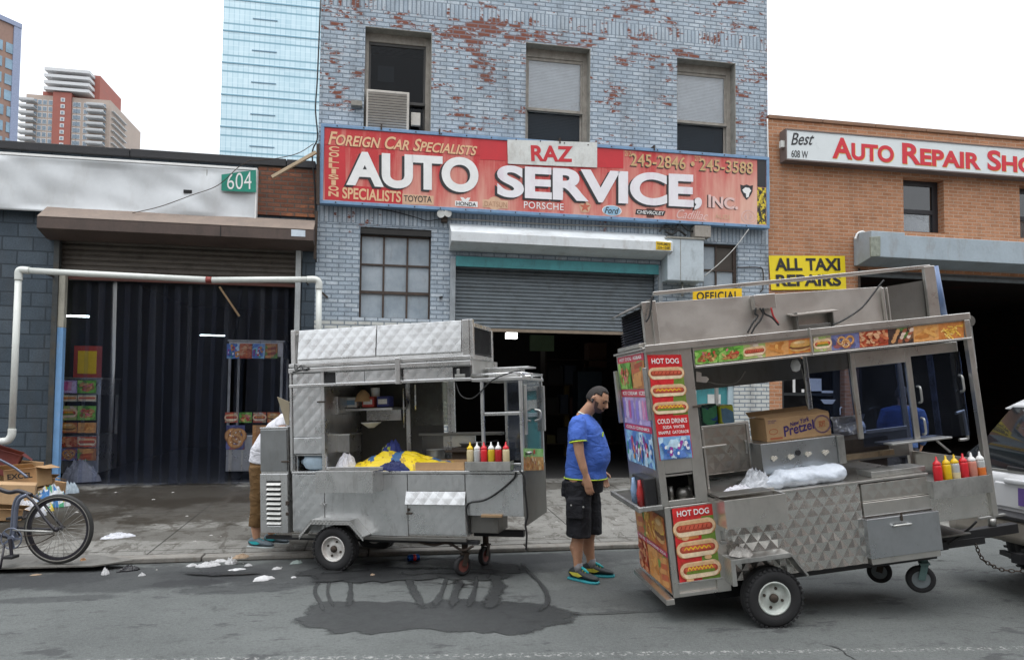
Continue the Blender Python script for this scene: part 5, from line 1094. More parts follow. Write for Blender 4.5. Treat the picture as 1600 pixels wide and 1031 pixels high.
# sink tray in front
u0,u1,w0,w1=r1(492.6,736,583,770.5,-.22); V0,V1=-.22,-.002
B1('sink_tray',[(u0,u1,V0,V0+.012,w0,w1),(u0,u1,V1-.012,V1,w0,w1+.02),(u0,u0+.012,V0+.0125,V1-.0125,w0,w1),(u1-.012,u1,V0+.0125,V1-.0125,w0,w1),(u0+.0125,u1-.0125,V0+.0125,V1-.0125,w0,w0+.012)],m_steel,bev=.002)
# generator box at the left end
g=B1('generator_box',[(-.875,-.56,.02,.5,.325,1.355)],m_steel); B1('box_lid',[(-.88,-.555,.01,.51,1.356,1.37)],m_trim,g); B1('upper_plate',[(-.87,-.565,.004,.019,.93,1.345)],steel('grey_sheet',(.30,.31,.31),.42,dirt=.3),g)
B1('louvre_door_frame',[(-.875,-.80,.0,.019,.325,.905),(-.635,-.56,.0,.019,.325,.905),(-.8,-.635,.0,.019,.835,.905),(-.8,-.635,.0,.019,.325,.395)],m_trim,g)
B1('louvre_hollow',[(-.80,-.635,.012,.0195,.395,.835)],m_dark,g,0); mb=MB()
for i in range(9): z=.405+i*.048; mb.prism([(-.797,.010,z),(-.797,-.012,z+.004),(-.797,-.010,z+.012),(-.797,.012,z+.03)],(0,0,0),(.159,0,0))
mb.build('louvre_slats',M('bright_slats',(.66,.66,.63),.45,.3,.1,6,0,80,.3),g,world=False); B1s('hinge',[(-.575,-.54,-.015,-.0005,.6,.64),(-.62,-.53,-.012,-.0005,1.02,1.035),(-.575,-.545,-.015,-.0005,.5,.53)],m_iron,g,.002)
mb=MB().bar((-.62,.01,1.58),(-.56,.2,1.40),.3,.01,(1,0,.2)); B1('side_flap',[(-.545,-.525,.05,.5,1.4,1.72)],m_trim)
q=[f1.P(x,y,.1) for x,y in ((433,620),(452,628),(451,664),(447,664))]; MB().quadbox(q,(0,1,0),.015).build('open_lid',M('tan_board',(.26,.22,.15),.6),c1,world=False)
# wheels, fender, casters
m_rimw=M('white_painted_rim',(.58,.57,.54),.4,.1,.12,9,0,80,.5,(.2,.1,.05))
cw=f1.P(526,855.5,-.05); RW=.213
wheel(c1,(cw.x,-.05,RW-.004),(0,-1,0),RW,.15,m_rimw); wheel(c1,(cw.x,W1-.02,RW+.0),(0,1,0),RW,.15,m_rimw); mb=MB().cyl((cw.x,-.0,RW),(cw.x,W1-.05,RW),.025); mb.build('axle',m_black,c1,world=False)
dm=steel('diamond_plate',(.55,.55,.53),.36,1,.018,.3,.3)
a=RW; F_=[(-.37,.33),(-.24,.475),(.17,.475),(.31,.33)]
mb=MB()
for i in range(3):
    (p,z),(p2,z2)=F_[i],F_[i+1]; p+=cw.x*0; mb.prism([(cw.x+p+.03,-.15,z),(cw.x+p2+.03,-.15,z2),(cw.x+p2+.03,-.0015,z2),(cw.x+p+.03,-.0015,z)],(0,0,0),(0,0,.012))
    mb.prism([(cw.x+p+.03,-.152,z+.012),(cw.x+p2+.03,-.152,z2+.012),(cw.x+p2+.03,-.152,z2-.03),(cw.x+p+.03,-.152,z-.03)],(0,0,0),(0,-.008,0))
mb.build('fender',dm,c1,world=False)
cc=f1.P(722.6,883,.1); caster(c1,(cc.x,.1,cc.z),.092,(-.5,-.75,0),m_iron,M('red_brown_rim',(.16,.05,.04),.6),.27); cc2=f1.P(757,868,.55); caster(c1,(cc2.x,.55,cc2.z),.092,(-.2,-.9,0),m_iron,M('red_brown_rim',(.16,.05,.04),.6),.29)
mb=MB().tube(bez([(.75,.08,.27),(.95,.05,.24),(1.1,.06,.26),(1.25,.05,.2),(1.35,.06,.24)]),.012,8); mb.build('brake_line',m_iron,c1,world=False)
for pts in ([(806,737),(802,748),(779,768),(757,781),(735,785),(729,793),(731,815),(734,830)],[(812,735),(819,745),(820,765),(823,790),(824,806),(821,820),(823,835),(822,858)]):
    MB().tube(bez([f1.P(x,y,-.03) for x,y in pts]),.009,8).build('power_cable',m_cable,c1,world=False)
mb=MB().tube(bez([(1.24,.0,1.75),(1.3,-.02,1.62),(1.42,-.01,1.6),(1.6,-.02,1.75),(1.8,-.02,1.82),(1.86,.05,1.83)]),.006,8); mb.build('roof_cable',m_cable,c1,world=False)
# condiment tray and bottles
u0,u1,w0,w1=r1(727,722,798,735,-.09); B1('condiment_tray',[(u0,u1,-.105,-.099,w0,w1+.005),(u0,u0+.006,-.0985,.02,w0,w1+.005),(u1-.006,u1,-.0985,.02,w0,w1+.005),(u0+.0065,u1-.0065,-.0985,.02,w0,w0+.008)],m_alu,bev=.001); wt=w1-.03
m_cream=M('cream_sauce_bottle',(.60,.50,.30),.35); m_clr=M('translucent_bottle',(.42,.43,.42),.3); m_ywl=M('mustard_bottle',(.55,.40,.02),.35); m_pkt=M('pink_sauce_bottle',(.55,.22,.16),.35); m_wcap=M('white_plastic_cap',(.72,.72,.70),.35); m_ket=M('ketchup_sauce',(.42,.015,.02),.35); m_or=M('orange_sauce',(.62,.16,.03),.35)
BT=[(735,'cream squeeze bottle with yellow nozzle, leftmost on the left cart',m_cream,m_yel,None),(746,'cloudy clear squeeze bottle with white nozzle on the left cart',m_clr,m_wcap,None),(756.6,'all red squeeze bottle on the left cart tray',m_red,m_red,None),(768,'mustard yellow squeeze bottle with white nozzle on the left cart',m_ywl,m_wcap,None),(779,'dark red ketchup bottle with white nozzle on the left cart',m_ket,m_wcap,None),(791,'cream squeeze bottle with red cap, rightmost on the left cart',m_cream,m_red,None)]
for px,lab,b,c,fl in BT:
    p=f1.P(px,720,-.05); squeeze_bottle(f1.M@Matrix.Translation((p.x,-.05,wt)),lab,b,c,fl,'squeeze bottles on the left cart')
# loose things on the counter
def blue_yellow(d,k):
    n=mnoise.noise(Vector((d.x*3.2+4,d.y*3,1))); return (.02,.05,.20) if n>.28 else (.74,.55,.015)
p=f1.P(620,735,.22); um=MB()
def fold(s,t):
    u=.05+s*1.14; ridge=.14*math.exp(-((s-.30)/.26)**2)+.105*math.exp(-((s-.70)/.26)**2); prof=math.sin(PI*t)**.7
    nz=mnoise.noise(Vector((s*5,t*3,2.2)))*.03+abs(mnoise.noise(Vector((s*9+t*4,t*5,5))))*.05
    return (u+.03*math.sin(t*7+s*5),.05+t*.36+.05*mnoise.noise(Vector((s*4,t*2,9))),.934+(ridge+nz)*prof*(.35+.65*math.sin(PI*min(1,max(0,s)))**.5))
um.grid(fold,56,22,False); 
NC=[]
for f in um.f:
    q=sum((um.v[i] for i in f),Vector())/len(f); s=(q.x-.05)/1.14; n=mnoise.noise(Vector((q.x*4.5,q.y*6,3)))
    c=(.76,.56,.012)
    if (.40<s<.49 and q.y<.3) or (s>.70 and n>.02 and q.y>.18) or (.1<s<.24 and n>.08): c=(.035,.11,.26)
    elif abs(mnoise.noise(Vector((s*9+q.y*4,q.y*5,5))))<.03: c=(.5,.33,.02)
    NC.append(c)
um.c=NC; o=um.build('folded_umbrella',M('umbrella_cloth',(1,1,1),.5,0,.06,12,vcol=True),None,origin=None) if False else None
ut=thing('folded_umbrella','crumpled yellow umbrella cloth with blue patches heaped on the left cart counter','umbrella',M=f1.M@Matrix.Translation((.06,.05,.934)))
MW[ut.name]=f1.M; o=um.build('cloth',M('umbrella_cloth',(1,1,1),.5,0,.06,12,vcol=True),ut,world=False)
o.matrix_parent_inverse=(Matrix.Translation((.06,.05,.934))).inverted(); md=o.modifiers.new('thickness','SOLIDIFY'); md.thickness=.006
def on1(name,label,cat,c,rx,ry,h,seed,mat,colf=None,amp=.35,rz=0):
    o=crumple(name,mat,f1.M@Vector(c),rx,ry,h,seed,rz1+rz,amp,colf=colf); return tag(o,label,cat)
on1('blue_cloth','blue cloth bundle standing up behind the yellow umbrella cloth','cloth',(.36,.45,.934),.15,.10,.24,3.3,M('royal_blue_cloth',(1,1,1),.6,vcol=True),lambda d,k:(.35,.4,.03) if mnoise.noise(d*14)>.35 else (.02,.035,.22),amp=.18)
on1('blue_cloth','folded dark blue cloth under the front edge of the yellow umbrella cloth','cloth',(.60,.03,.934),.15,.05,.07,8.1,M('navy_cloth',(.012,.02,.10),.6))
on1('plastic_bag','small white plastic bag on the counter beside the sink tray','bag',(.0,.16,.934),.10,.08,.13,5.2,M('thin_white_plastic',(.62,.62,.66),.35,0,.1,20))
def tray(name,label,u0,u1,v0,v1,w0,h,m,rz=0):
    t=thing(name,label,'tray',M=f1.M@Matrix.Translation(((u0+u1)/2,(v0+v1)/2,w0))@Matrix.Rotation(rz,4,'Z')); a=(u1-u0)/2; b=(v1-v0)/2
    MB().box(-a,a,-b,b,0,.004).box(-a,a,-b,-b+.004,.0045,h).box(-a,a,b-.004,b,.0045,h).box(-a,-a+.004,-b+.0045,b-.0045,.0045,h).box(a-.004,a,-b+.0045,b-.0045,.0045,h).build('tray_body',m,t,world=False); return t
tray('cardboard_tray','low open cardboard tray on the left cart counter beside the bottles',.80,1.28,.03,.34,.934,.075,m_card,.04)
j=thing('plastic_jug','pale blue plastic jug lying in the open compartment of the left cart','jug',M=f1.M@Matrix.Translation((-.3,.1,.932)))
MB().lathe((-.10,0,.085),(1,.15,0),[(.02,-.05),(.03,-.03),(.07,0),(.085,.04),(.085,.18),(.07,.2)],20).build('jug_body',M('pale_blue_plastic',(.36,.46,.54),.35),j,world=False); MB().tube(bez([(-.11,-.02,.14),(-.07,-.05,.19),(0,-.06,.19),(.03,-.04,.165)]),.012,8).build('handle',M('pale_blue_plastic',(.36,.46,.54),.35),j,world=False)
for px,cc,lab in ((552,(.6,.6,.6),'white paper pack on the shelf inside the left cart'),(579,(.45,.06,.05),'red and white pack on the shelf inside the left cart'),(602,(.04,.05,.2),'dark blue pack at the end of the shelf inside the left cart')):
    p=f1.P(px,634,.5); b=thing('paper_pack',lab,'pack',M=f1.M@Matrix.Translation((p.x,.5,f1.P(580,640,.5).z+.026)),group='packs on the cart shelf')
    MB().box(-.07,.07,-.06,.06,0,.11).build('wrap',M('pack_%d'%px,cc,.5),b,world=False,bev=.012); MB().box(-.05,.05,-.064,-.0605,.03,.08).build('print_label',m_wcap if px!=552 else m_fblue,b,world=False)

# small kitchen clutter inside the left cart
def pot(name,label,cat,u,v,w,prof,m,handle=None):
    t=thing(name,label,cat,M=f1.M@Matrix.Translation((u,v,w))); MB().lathe((0,0,0),(0,0,1),prof,20).build('vessel',m,t,world=False)
    if handle: MB().bar((handle[0],0,handle[1]),(handle[0]+.16,0,handle[1]+.02),.018,.01).build('handle',m_black,t,world=False)
    return t
zsh=f1.P(580,640,.5).z+.026
pot('cup_stack','stack of white paper cups at the left end of the inner shelf','cups',.14,.55,zsh,[(.035,0),(.045,.16),(.047,.2)],m_wlet)
pot('frying_pan','shallow steel frying pan on the grill of the left cart','pan',1.2,.5,1.122,[(.09,0),(.12,.035),(.125,.04)],m_alu,(.12,.035))
pot('saucepan','dull steel saucepan behind the umbrella cloth of the left cart','pan',.78,.6,.934,[(.09,0),(.095,.15),(.1,.155)],m_alu,(.09,.13))
pot('hanging_lamp','cream lamp shade hanging under the roof of the left cart','lamp',.05,.45,1.60,[(.09,0),(.06,.08),(.02,.12)],m_card)
pot('mixing_bowl','white bowl low on the left wall inside the left cart','bowl',.16,.4,1.33,[(.03,0),(.1,.05),(.105,.055)],m_wlet)
# ================================================================ right food cart (tilted, being towed)
rz2=-CYAW+R_(5); vb=Vector((-math.sin(rz2),math.cos(rz2),0))
f2=Frame(atZ(1207,977,0)+vb*.08,rz2,.115); W2=.93
c2=thing('food_cart','larger food cart covered in hot dog pictures, tilted nose up behind the white car','food cart',M=f2.M)
def B2(name,boxes,m,parent=None,bev=.004):
    mb=MB()
    for b in boxes: mb.box(*b)
    return mb.build(name,m,parent or c2,world=False,bev=bev)
def r2(px0,py0,px1,py1,v=0):
    a=f2.P(px0,py0,v); b=f2.P(px1,py1,v); return min(a.x,b.x),max(a.x,b.x),min(a.z,b.z),max(a.z,b.z)
def B2s(name,boxes,m,parent=None,bev=.004):
    for b in boxes: o=B2(name,[b],m,parent,bev)
    return o
def q2(pts,v=0): return [f2.P(x,y,v) for x,y in pts]
m_st2=m_steel2; m_tr2=steel('warm_steel_trim',(.64,.62,.58),.30,dirt=.15)
# lower body
B2('body',[(-.25,1.41,.03,W2,.335,.93)],m_st2)
def quilt_mesh(name,u0,u1,w0,w1,v,dw,dh,depth,m,parent=None):
    mb=MB(); cl=lambda u,w:(min(u1,max(u0,u)),min(w1,max(w0,w))); nu=int((u1-u0)/dw)+2; nw=int((w1-w0)/(dh/2))+3
    for j in range(-1,nw):
        for i in range(-1,nu):
            cu=u0+(i+(.5 if j%2 else 0))*dw; cw_=w0+j*dh/2; P=[cl(cu-dw/2,cw_),cl(cu,cw_-dh/2),cl(cu+dw/2,cw_),cl(cu,cw_+dh/2)]; c=cl(cu,cw_)
            ar=sum(P[k][0]*P[(k+1)%4][1]-P[(k+1)%4][0]*P[k][1] for k in range(4))/2
            if ar<1e-6: continue
            k0=len(mb.v); mb.v+=[Vector((a,v,b)) for a,b in P]+[Vector((c[0],v-depth*(.8+.4*mnoise.noise(Vector((cu*3,cw_*3,1)))),c[1]))]
            for q in range(4):
                a,b=P[q],P[(q+1)%4]
                if abs((a[0]-c[0])*(b[1]-c[1])-(b[0]-c[0])*(a[1]-c[1]))>1e-7: mb.f.append([k0+q,k0+(q+1)%4,k0+4]); mb.c.append(None); mb.sm.append(False)
    mb.box(u0,u1,v+.001,v+.02,w0,w1); return mb.build(name,m,parent or c2,world=False)
quilt_mesh('quilted_panel',-.249,.845,.335,.945,.006,.100,.135,.012,m_quilt2)
B2('lower_cabinet',[(-.69,-.255,.02,W2,.275,.94)],m_st2)
cabf=B2('cabinet_frame',[(-.695,-.65,-.004,.019,.27,.945),(-.355,-.25,-.004,.019,.27,.945),(-.65,-.355,-.004,.019,.27,.30),(-.65,-.355,-.004,.019,.925,.945)],m_tr2); B2('latch',[(-.30,-.255,-.03,-.005,.625,.65),(-.285,-.27,-.02,-.005,.655,.72)],m_alu,cabf,.003)
def hot_dog_poster(q,parent,rows,title,tfrac,off):
    p=Pic(q,off); p.rect(0,0,1,1,(.58,.03,.03)); p.poly([(.55,0),(1,0),(1,1-tfrac),(.7,1-tfrac)],(.16,.27,.04)); p.blobs([(.45,.05,.03),(.55,.2,.05),(.62,.06,.04)],10,.08,3,.0,.0,.6,.8)
    hh=(1-tfrac)/rows
    for i in range(rows): y1=1-tfrac-i*hh; p.ell(.25+.5*(i%2),y1-hh*.95,.09,.03,(.66,.4,.2)); p.hotdog(.03+.03*i,y1-hh*.92,.97,y1-hh*.06,i)
    o=p.build(parent,'hot_dog_poster'); t=MB(); t.col=(.8,.8,.78); put_text(t,sub(q,.1,1-tfrac*.78,.9,1-tfrac*.25),title,p.L+.0006,bold=.02); t.build('lettering',m_wlet,o,world=False); return o,p
q=q2([(1049.6,794.5),(1112,786.5),(1126,901),(1062,909.5)],-.005); hot_dog_poster(q,cabf,3,'HOT DOG',.15,.002)
B2('poster_frame',[(min(v.x for v in q)-.012,max(v.x for v in q)+.012,-.012,-.0045,min(v.z for v in q)-.014,min(v.z for v in q)-.002)],m_alu,cabf,.002)
# drawers, nose
B2s('drawer_front',[(.86,1.40,.0,.029,.80,.935)],steel('quilted_small',(.62,.6,.56),.3,1,.05,.3,.2,.8,.6)); B2s('drawer_front',[(.855,1.405,-.012,.029,.69,.795)],m_st2)
d=B2('cupboard_door',[(.845,1.43,-.05,.029,.375,.675)],steel('smooth_cold_steel',(.50,.52,.54),.3,dirt=.15)); mb=MB().tube(bez([(1.05,-.052,.60),(1.055,-.08,.61),(1.17,-.08,.61),(1.175,-.052,.60)]),.01,8); mb.build('handle',m_alu,d,world=False); B2('hasp',[(1.115,1.13,-.06,-.0505,.635,.70)],m_iron,d,.002)
B2('lower_lip',[(.86,1.42,-.03,.03,.325,.372)],m_st2); B2('nose_body',[(1.411,1.925,.03,W2,.58,.80)],m_st2); B2('nose_panel',[(1.412,1.93,.0,.029,.575,.83)],m_quilt2); B2('nose_end',[(1.926,1.945,.0,W2,.56,1.0)],m_tr2)
B2('counter',[(-.25,1.41,-.012,W2,.945,.965)],m_tr2); B2('nose_deck',[(1.411,1.925,.0,W2,.80,.82)],m_drk)
u0,u1,w0,w1=r2(1456,752,1550,768,-.06); B2('condiment_tray',[(u0,u1,-.07,-.064,w0,w1),(u0,u0+.006,-.0635,.05,w0,w1),(u1-.006,u1,-.0635,.05,w0,w1),(u0+.0065,u1-.0065,-.0635,.05,w0,w0+.008)],m_alu,bev=.001); wt2=w1-.03
BT=[(1466,'red squeeze bottle, leftmost in the right cart tray',m_red,m_red,None),(1480.7,'yellow squeeze bottle with yellow nozzle, second in the right cart tray',m_yel,m_yel,None),(1494,'half empty cloudy bottle with yellow nozzle in the right cart tray',m_clr,m_yel,(m_cream,.07)),(1507.7,'red squeeze bottle between cloudy and pink bottles in the right cart tray',m_red,m_red,None),(1521,'dusty pink squeeze bottle with white nozzle in the right cart tray',m_pkt,m_wcap,None),(1534.4,'white nozzle bottle half full of orange sauce, rightmost in the right tray',m_clr,m_wcap,(m_or,.085))]
for px,lab,b,c,fl in BT:
    p=f2.P(px,745,-.02); squeeze_bottle(f2.M@Matrix.Translation((p.x,-.02,wt2)),lab,b,c,fl,'squeeze bottles on the right cart')
# sink tray
V0,V1=-.2,-.002; u0,u1,w0,w1=r2(1131,778,1233.5,815,V0); B2('sink_tray',[(u0,u1,V0,V0+.012,w0,w1-.02),(u0,u1,V1-.012,V1,w0,w1),(u0,u0+.012,V0+.0125,V1-.0125,w0,w1-.02),(u1-.012,u1,V0+.0125,V1-.0125,w0,w1-.02),(u0+.0125,u1-.0125,V0+.0125,V1-.0125,w0,w0+.012)],m_st2,bev=.002)
B2('sink_lid',[(u0-.03,u0+(u1-u0)*.82,V0+.02,V1,w1+.0,w1+.012)],m_drk)
# upper left cabinet
uL,uR=-.705,-.35
B2('upper_cabinet',[(uL,uL+.012,.02,W2,.95,2.13),(uR-.012,uR,.02,W2,.95,2.13),(uL+.012,uR-.012,W2-.012,W2,.95,2.13),(uL+.012,uR-.012,.02,W2-.012,1.165,1.18)],m_st2)
cf=B2('cabinet_front',[(uL-.004,uL+.05,.0,.019,.95,2.13),(uR-.095,uR,.0,.019,.95,2.13),(uL+.05,uR-.095,.0,.019,1.19,2.13),(uL+.05,uR-.095,.0,.019,.95,.99)],m_tr2)
q=q2([(1011,554.5),(1064,554),(1083,715),(1031,719.5)],-.001); p=Pic(q,.002); p.rect(0,0,1,1,(.60,.025,.03)); p.poly([(.55,.42),(1,.42),(1,.88),(.75,.88)],(.16,.24,.04)); p.rect(.02,.0,.98,.22,(.3,.4,.6))
for i in range(3): p.hotdog(.02,.76-i*.165,.98,.885-i*.165,i)
sq=sub(q,.03,.01,.97,.215); o=p.build(cf,'menu_poster'); L=p.L; pp_=Pic(sq,L+.0003); pp_.draw('drinks',5); pp_.build(o,'drinks_picture'); t=MB()
put_text(t,sub(q,.1,.915,.9,.965),'HOT DOG',L+.0008,bold=.02); put_text(t,sub(q,.06,.345,.94,.39),'COLD DRINKS',L+.0008,bold=.015); put_text(t,sub(q,.2,.295,.85,.325),'SODA  WATER',L+.0008,bold=.015); put_text(t,sub(q,.05,.245,.95,.275),'SNAPPLE  GATORADE',L+.0008,bold=.015); t.build('lettering',m_wlet,o,world=False)
B2('niche_back',[(uL+.05,uR-.02,.35,.36,.96,1.165)],m_dark,bev=0); mb=MB().lathe((-.5,.12,.965),(0,0,1),[(.05,0),(.06,.05),(.04,.09)],14).cyl((-.6,.1,.965),(-.6,.1,1.08),.02).cyl((-.44,.15,.965),(-.44,.15,1.06),.025); mb.build('stored_utensils',m_drk,c2,world=False)
hg=B2('door_hinge_rail',[(uL-.03,uL-.006,.0,.04,1.60,2.0)],m_alu); B2('door_rail',[(uL-.05,uL-.02,W2-.08,W2-.03,1.55,2.0)],m_alu)
B2('latch',[(uR-.04,uR+.02,-.02,-.0005,1.66,1.675)],m_iron,cf,.002)
# posters on the left end
def endq(v0,v1,w0,w1,u): return [Vector((u,v1,w1)),Vector((u,v0,w1)),Vector((u,v0,w0)),Vector((u,v1,w0))]
E0=uL-.001
for (w0,w1,k,s) in ((1.84,2.06,'kebab',3),(1.55,1.77,'ices',4),(1.22,1.49,'drinks',8)):
    for a,b in ((.06,.46),(.47,.87)): pc=Pic(endq(a,b,w0,w1,E0),.002); pc.draw(k if a<.3 or k!='kebab' else 'salad',s+int(a*9)); pc.build(c2,'end_poster')
for (w0,w1,txt) in ((2.06,2.115,'HOT DOG  KEBAB'),(1.775,1.835,'ICE CREAM  ICES'),(1.495,1.545,'COLD DRINKS')):
    qq=endq(.05,.88,w0,w1,E0); pc=Pic(qq,.002); pc.rect(0,0,1,1,(.52,.03,.07)); o=pc.build(c2,'end_banner'); t=MB(); put_text(t,sub(qq,.08,.25,.92,.75),txt,.0035,bold=.02); t.build('lettering',m_wlet,o,world=False)
E1=-.692
for (w0,w1,ks) in ((.60,.86,('burger','fries','kebab')),(.29,.55,('kebab','nuggets','meat'))):
    for i,k in enumerate(ks): a=.05+i*.285; pc=Pic(endq(a,a+.28,w0,w1,E1),.002); pc.draw(k,20+i); pc.build(c2,'end_poster')
qq=endq(.05,.90,.555,.595,E1); pc=Pic(qq,.002); pc.rect(0,0,1,1,(.5,.03,.1)); o=pc.build(c2,'end_banner'); t=MB(); put_text(t,sub(qq,.05,.2,.95,.8),'PRETZEL  SHISH KEBAB  SODA',.0035,bold=.01); t.build('lettering',m_wlet,o,world=False)
B2('end_shelf',[(-.87,-.70,.0,.03,.93,.965),(-.89,-.865,-.0,W2,.925,.965),(-.865,-.70,W2-.03,W2,.93,.965)],m_alu); B2('end_shelf_base',[(-.864,-.70,.031,W2-.031,.93,.94)],m_drk,bev=0)
B2('bumper_rail',[(-.76,-.695,-.01,W2,.225,.268)],m_tr2); B2('napkin_box',[(-.80,-.708,.1,.45,.942,1.16)],m_black,bev=.01)
for v,cc in ((.18,'red'),(.36,'blue')): MB().lathe((-.815,v,.942),(0,0,1),[(.03,0),(.032,.1),(.02,.15),(.012,.2)],14).build('drink_bottle',M('soda_'+cc,(.35,.03,.03) if cc=='red' else (.2,.3,.45),.3),c2,world=False)
# fender, wheels, casters, tow bar
cw2=f2.P(1206,932,-.08); RW2=.217
m_rim2=M('pale_green_rim',(.50,.54,.50),.4,.1,.12,9,0,80,.55,(.14,.06,.03))
wheel(c2,(cw2.x,-.06,cw2.z),(0,-1,0),RW2,.15,m_rim2); wheel(c2,(cw2.x,W2+.02,cw2.z),(0,1,0),RW2,.15,m_rim2); MB().cyl((cw2.x,0,cw2.z),(cw2.x,W2,cw2.z),.025).build('axle',m_black,c2,world=False)
a=f2.P(1142,878,-.16); b=f2.P(1235.7,867,-.16); c_=f2.P(1262,900,-.16); d_=f2.P(1146,916,-.16)
def plate(p,q_,name=None): mbx.prism([(p.x,-.16,p.z),(q_.x,-.16,q_.z),(q_.x,-.003,q_.z),(p.x,-.003,p.z)],(0,0,0),(0,0,.014))
mbx=MB(); plate(a,b); mbx.prism([(b.x,-.16,b.z),(c_.x,-.16,c_.z),(c_.x,-.003,c_.z),(b.x,-.003,b.z)],(0,0,0),(.012,0,.008)); mbx.prism([(a.x,-.16,a.z),(a.x,-.16,d_.z),(a.x,-.003,d_.z),(a.x,-.003,a.z)],(0,0,0),(.014,0,0))
mbx.build('fender',dm,c2,world=False); B2('fender_edge',[(a.x-.004,a.x+.03,-.166,-.161,d_.z,a.z+.014),(a.x+.03,b.x,-.166,-.161,a.z-.02,a.z+.014)],m_alu)
B2('wheel_well',[(a.x+.05,c_.x-.03,.0305,.2,.30,.34)][:0] or [(cw2.x-.3,cw2.x+.3,.18,W2-.2,.16,.33)],m_dark,bev=0)
B2s('chassis_rail',[(-.68,2.05,.30,.38,.27,.33),(-.68,1.45,.06,.12,.28,.325)],m_black); 
mq_=M('green_grey_fork',(.12,.2,.19),.5,.4,.3,9); ca=f2.P(1438.5,904,.15); caster(c2,(ca.x,.15,ca.z),.108,(-.6,.25,0),mq_,M('grey_wheel_hub',(.22,.25,.26),.5,.3),.318); cb=f2.P(1374,892,.72); caster(c2,(cb.x,.72,cb.z),.10,(-.7,.5,0),m_iron,M('grey_wheel_hub',(.22,.25,.26),.5,.3),.34)
tw0=f2.P(1465,862,.35); tw1=f2.P(1568,836,.35); mb=MB().bar((1.35,.34,.345),(2.36,.34,.36),.07,.08).bar((1.5,.34,.30),(1.72,.34,.30),.1,.07); tb_=mb.build('tow_bar',m_black,c2,world=False,bev=.006)
mb=MB().cyl((2.16,.34,.40),(2.16,.34,.46),.03).bar((2.05,.34,.468),(2.28,.34,.478),.03,.015); mb.build('coupler',m_alu,tb_,world=False); B2('deck_plate',[(1.43,1.86,.2,.6,.39,.405)],m_drk)
MB().tube(bez([f2.P(*p,.25) for p in ((1482,850),(1496,840),(1515,825),(1526,814))]),.009,8).build('light_cable',m_cable,c2,world=False)
# roof
B2('roof',[(-.60,1.90,.02,W2+.03,2.10,2.155)],m_st2); B2s('roof_edge',[(-.71,1.915,-.02,.018,2.112,2.165),(-.34,1.90,-.03,.0,1.955,1.972)],m_tr2); B2('left_roof_cap',[(-.73,-.60,-.01,W2,2.131,2.15)],m_tr2)
B2('fascia',[(-.34,1.90,.0,.019,1.972,2.112)],m_st2,bev=.002)
q=q2([(1085,547.5),(1268,527.5),(1268,549.5),(1086,570)],-.001); strip_pics(q,['salad','salad','hotdog','nuggets','burger'],[0,.2,.41,.6,.8,1],c2,3)
q=q2([(1270.5,527),(1505,501.5),(1506,527),(1272,550)],-.001); strip_pics(q,['relish','pretzel','meat','skewer','nuggets','fries'],[0,.115,.30,.49,.66,.83,1],c2,30)
u0,u1,w0,w1=r2(1261,515,1268,556,-.01); B2('fascia_post',[(u0,u1,-.045,-.021,1.955,2.17)],m_tr2)
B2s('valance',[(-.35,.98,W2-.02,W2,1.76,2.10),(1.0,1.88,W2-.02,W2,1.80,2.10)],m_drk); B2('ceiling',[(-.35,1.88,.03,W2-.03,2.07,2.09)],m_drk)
mb=MB().lathe(f2.P(1243,571,.3),(0,0,1),[(.005,-.05),(.03,-.04),(.04,0),(.03,.03),(.02,.05)],14); mb.build('ceiling_lamp_bulb',m_wlet,c2,world=False)
mb=MB().tube(bez([f2.P(*p,.3) for p in ((1100,595),(1125,600),(1150,598),(1165,580))]),.005,6).tube(bez([f2.P(*p,.4) for p in ((1252,575),(1258,600),(1260,625),(1266,648))]),.004,6); mb.build('hanging_wire',m_lint,c2,world=False)
g_=q2([(1088,580),(1096,582),(1096,588),(1104,588),(1108,592),(1104,598),(1088,596)],.01); MB().prism(g_,(0,0,0),(0,.008,0)).build('bottle_hook',m_tr2,c2,world=False)
# roof box
u0,u1=-.60,1.66; m_rf=steel('brushed_roof_steel',(.58,.55,.51),.42,dirt=.04)
B2('roof_box',[(u0,1.30,.10,.76,2.157,2.44)],m_rf); MB().prism([(1.305,.095,2.157),(1.65,.06,2.157),(1.63,.06,2.46),(1.30,.095,2.44)],(0,0,0),(0,.66,0)).build('roof_box_end',m_drk,c2,world=False)
pa=f2.P(1023,471.6,.06); 
MB().prism([(-.575,.07,2.157),(1.295,.07,2.157),(1.285,.085,2.445),(-.57,.085,2.49)],(0,0,0),(0,.012,0)).build('roof_box_panel',m_rf,c2,world=False,bev=.003)
ra=f2.P(1020,459,.04); rb=f2.P(1452,416.5,.04); MB().bar(ra,rb,.03,.028).build('roof_rail',m_tr2,c2,world=False,bev=.003)
B2s('rail_post',[(-.615,-.575,.02,.06,2.157,2.50),(1.61,1.70,.02,.055,2.157,2.565)],m_tr2); MB().cyl((1.735,.05,2.16),(1.71,.05,2.56),.035,16).cyl((1.78,.12,2.2),(1.755,.12,2.55),.03,16).build('blue_pipe',M('blue_grey_plastic',(.12,.18,.32),.35),c2,world=False)
u,v,w0,w1=f2.P(1379,440,.07).x,.06,2.157,2.46; B2s('panel_joint',[(u-.03,u-.012,.045,.068,w0,w1-.03),(u+.008,u+.02,.045,.068,w0,w1-.03)],m_tr2)
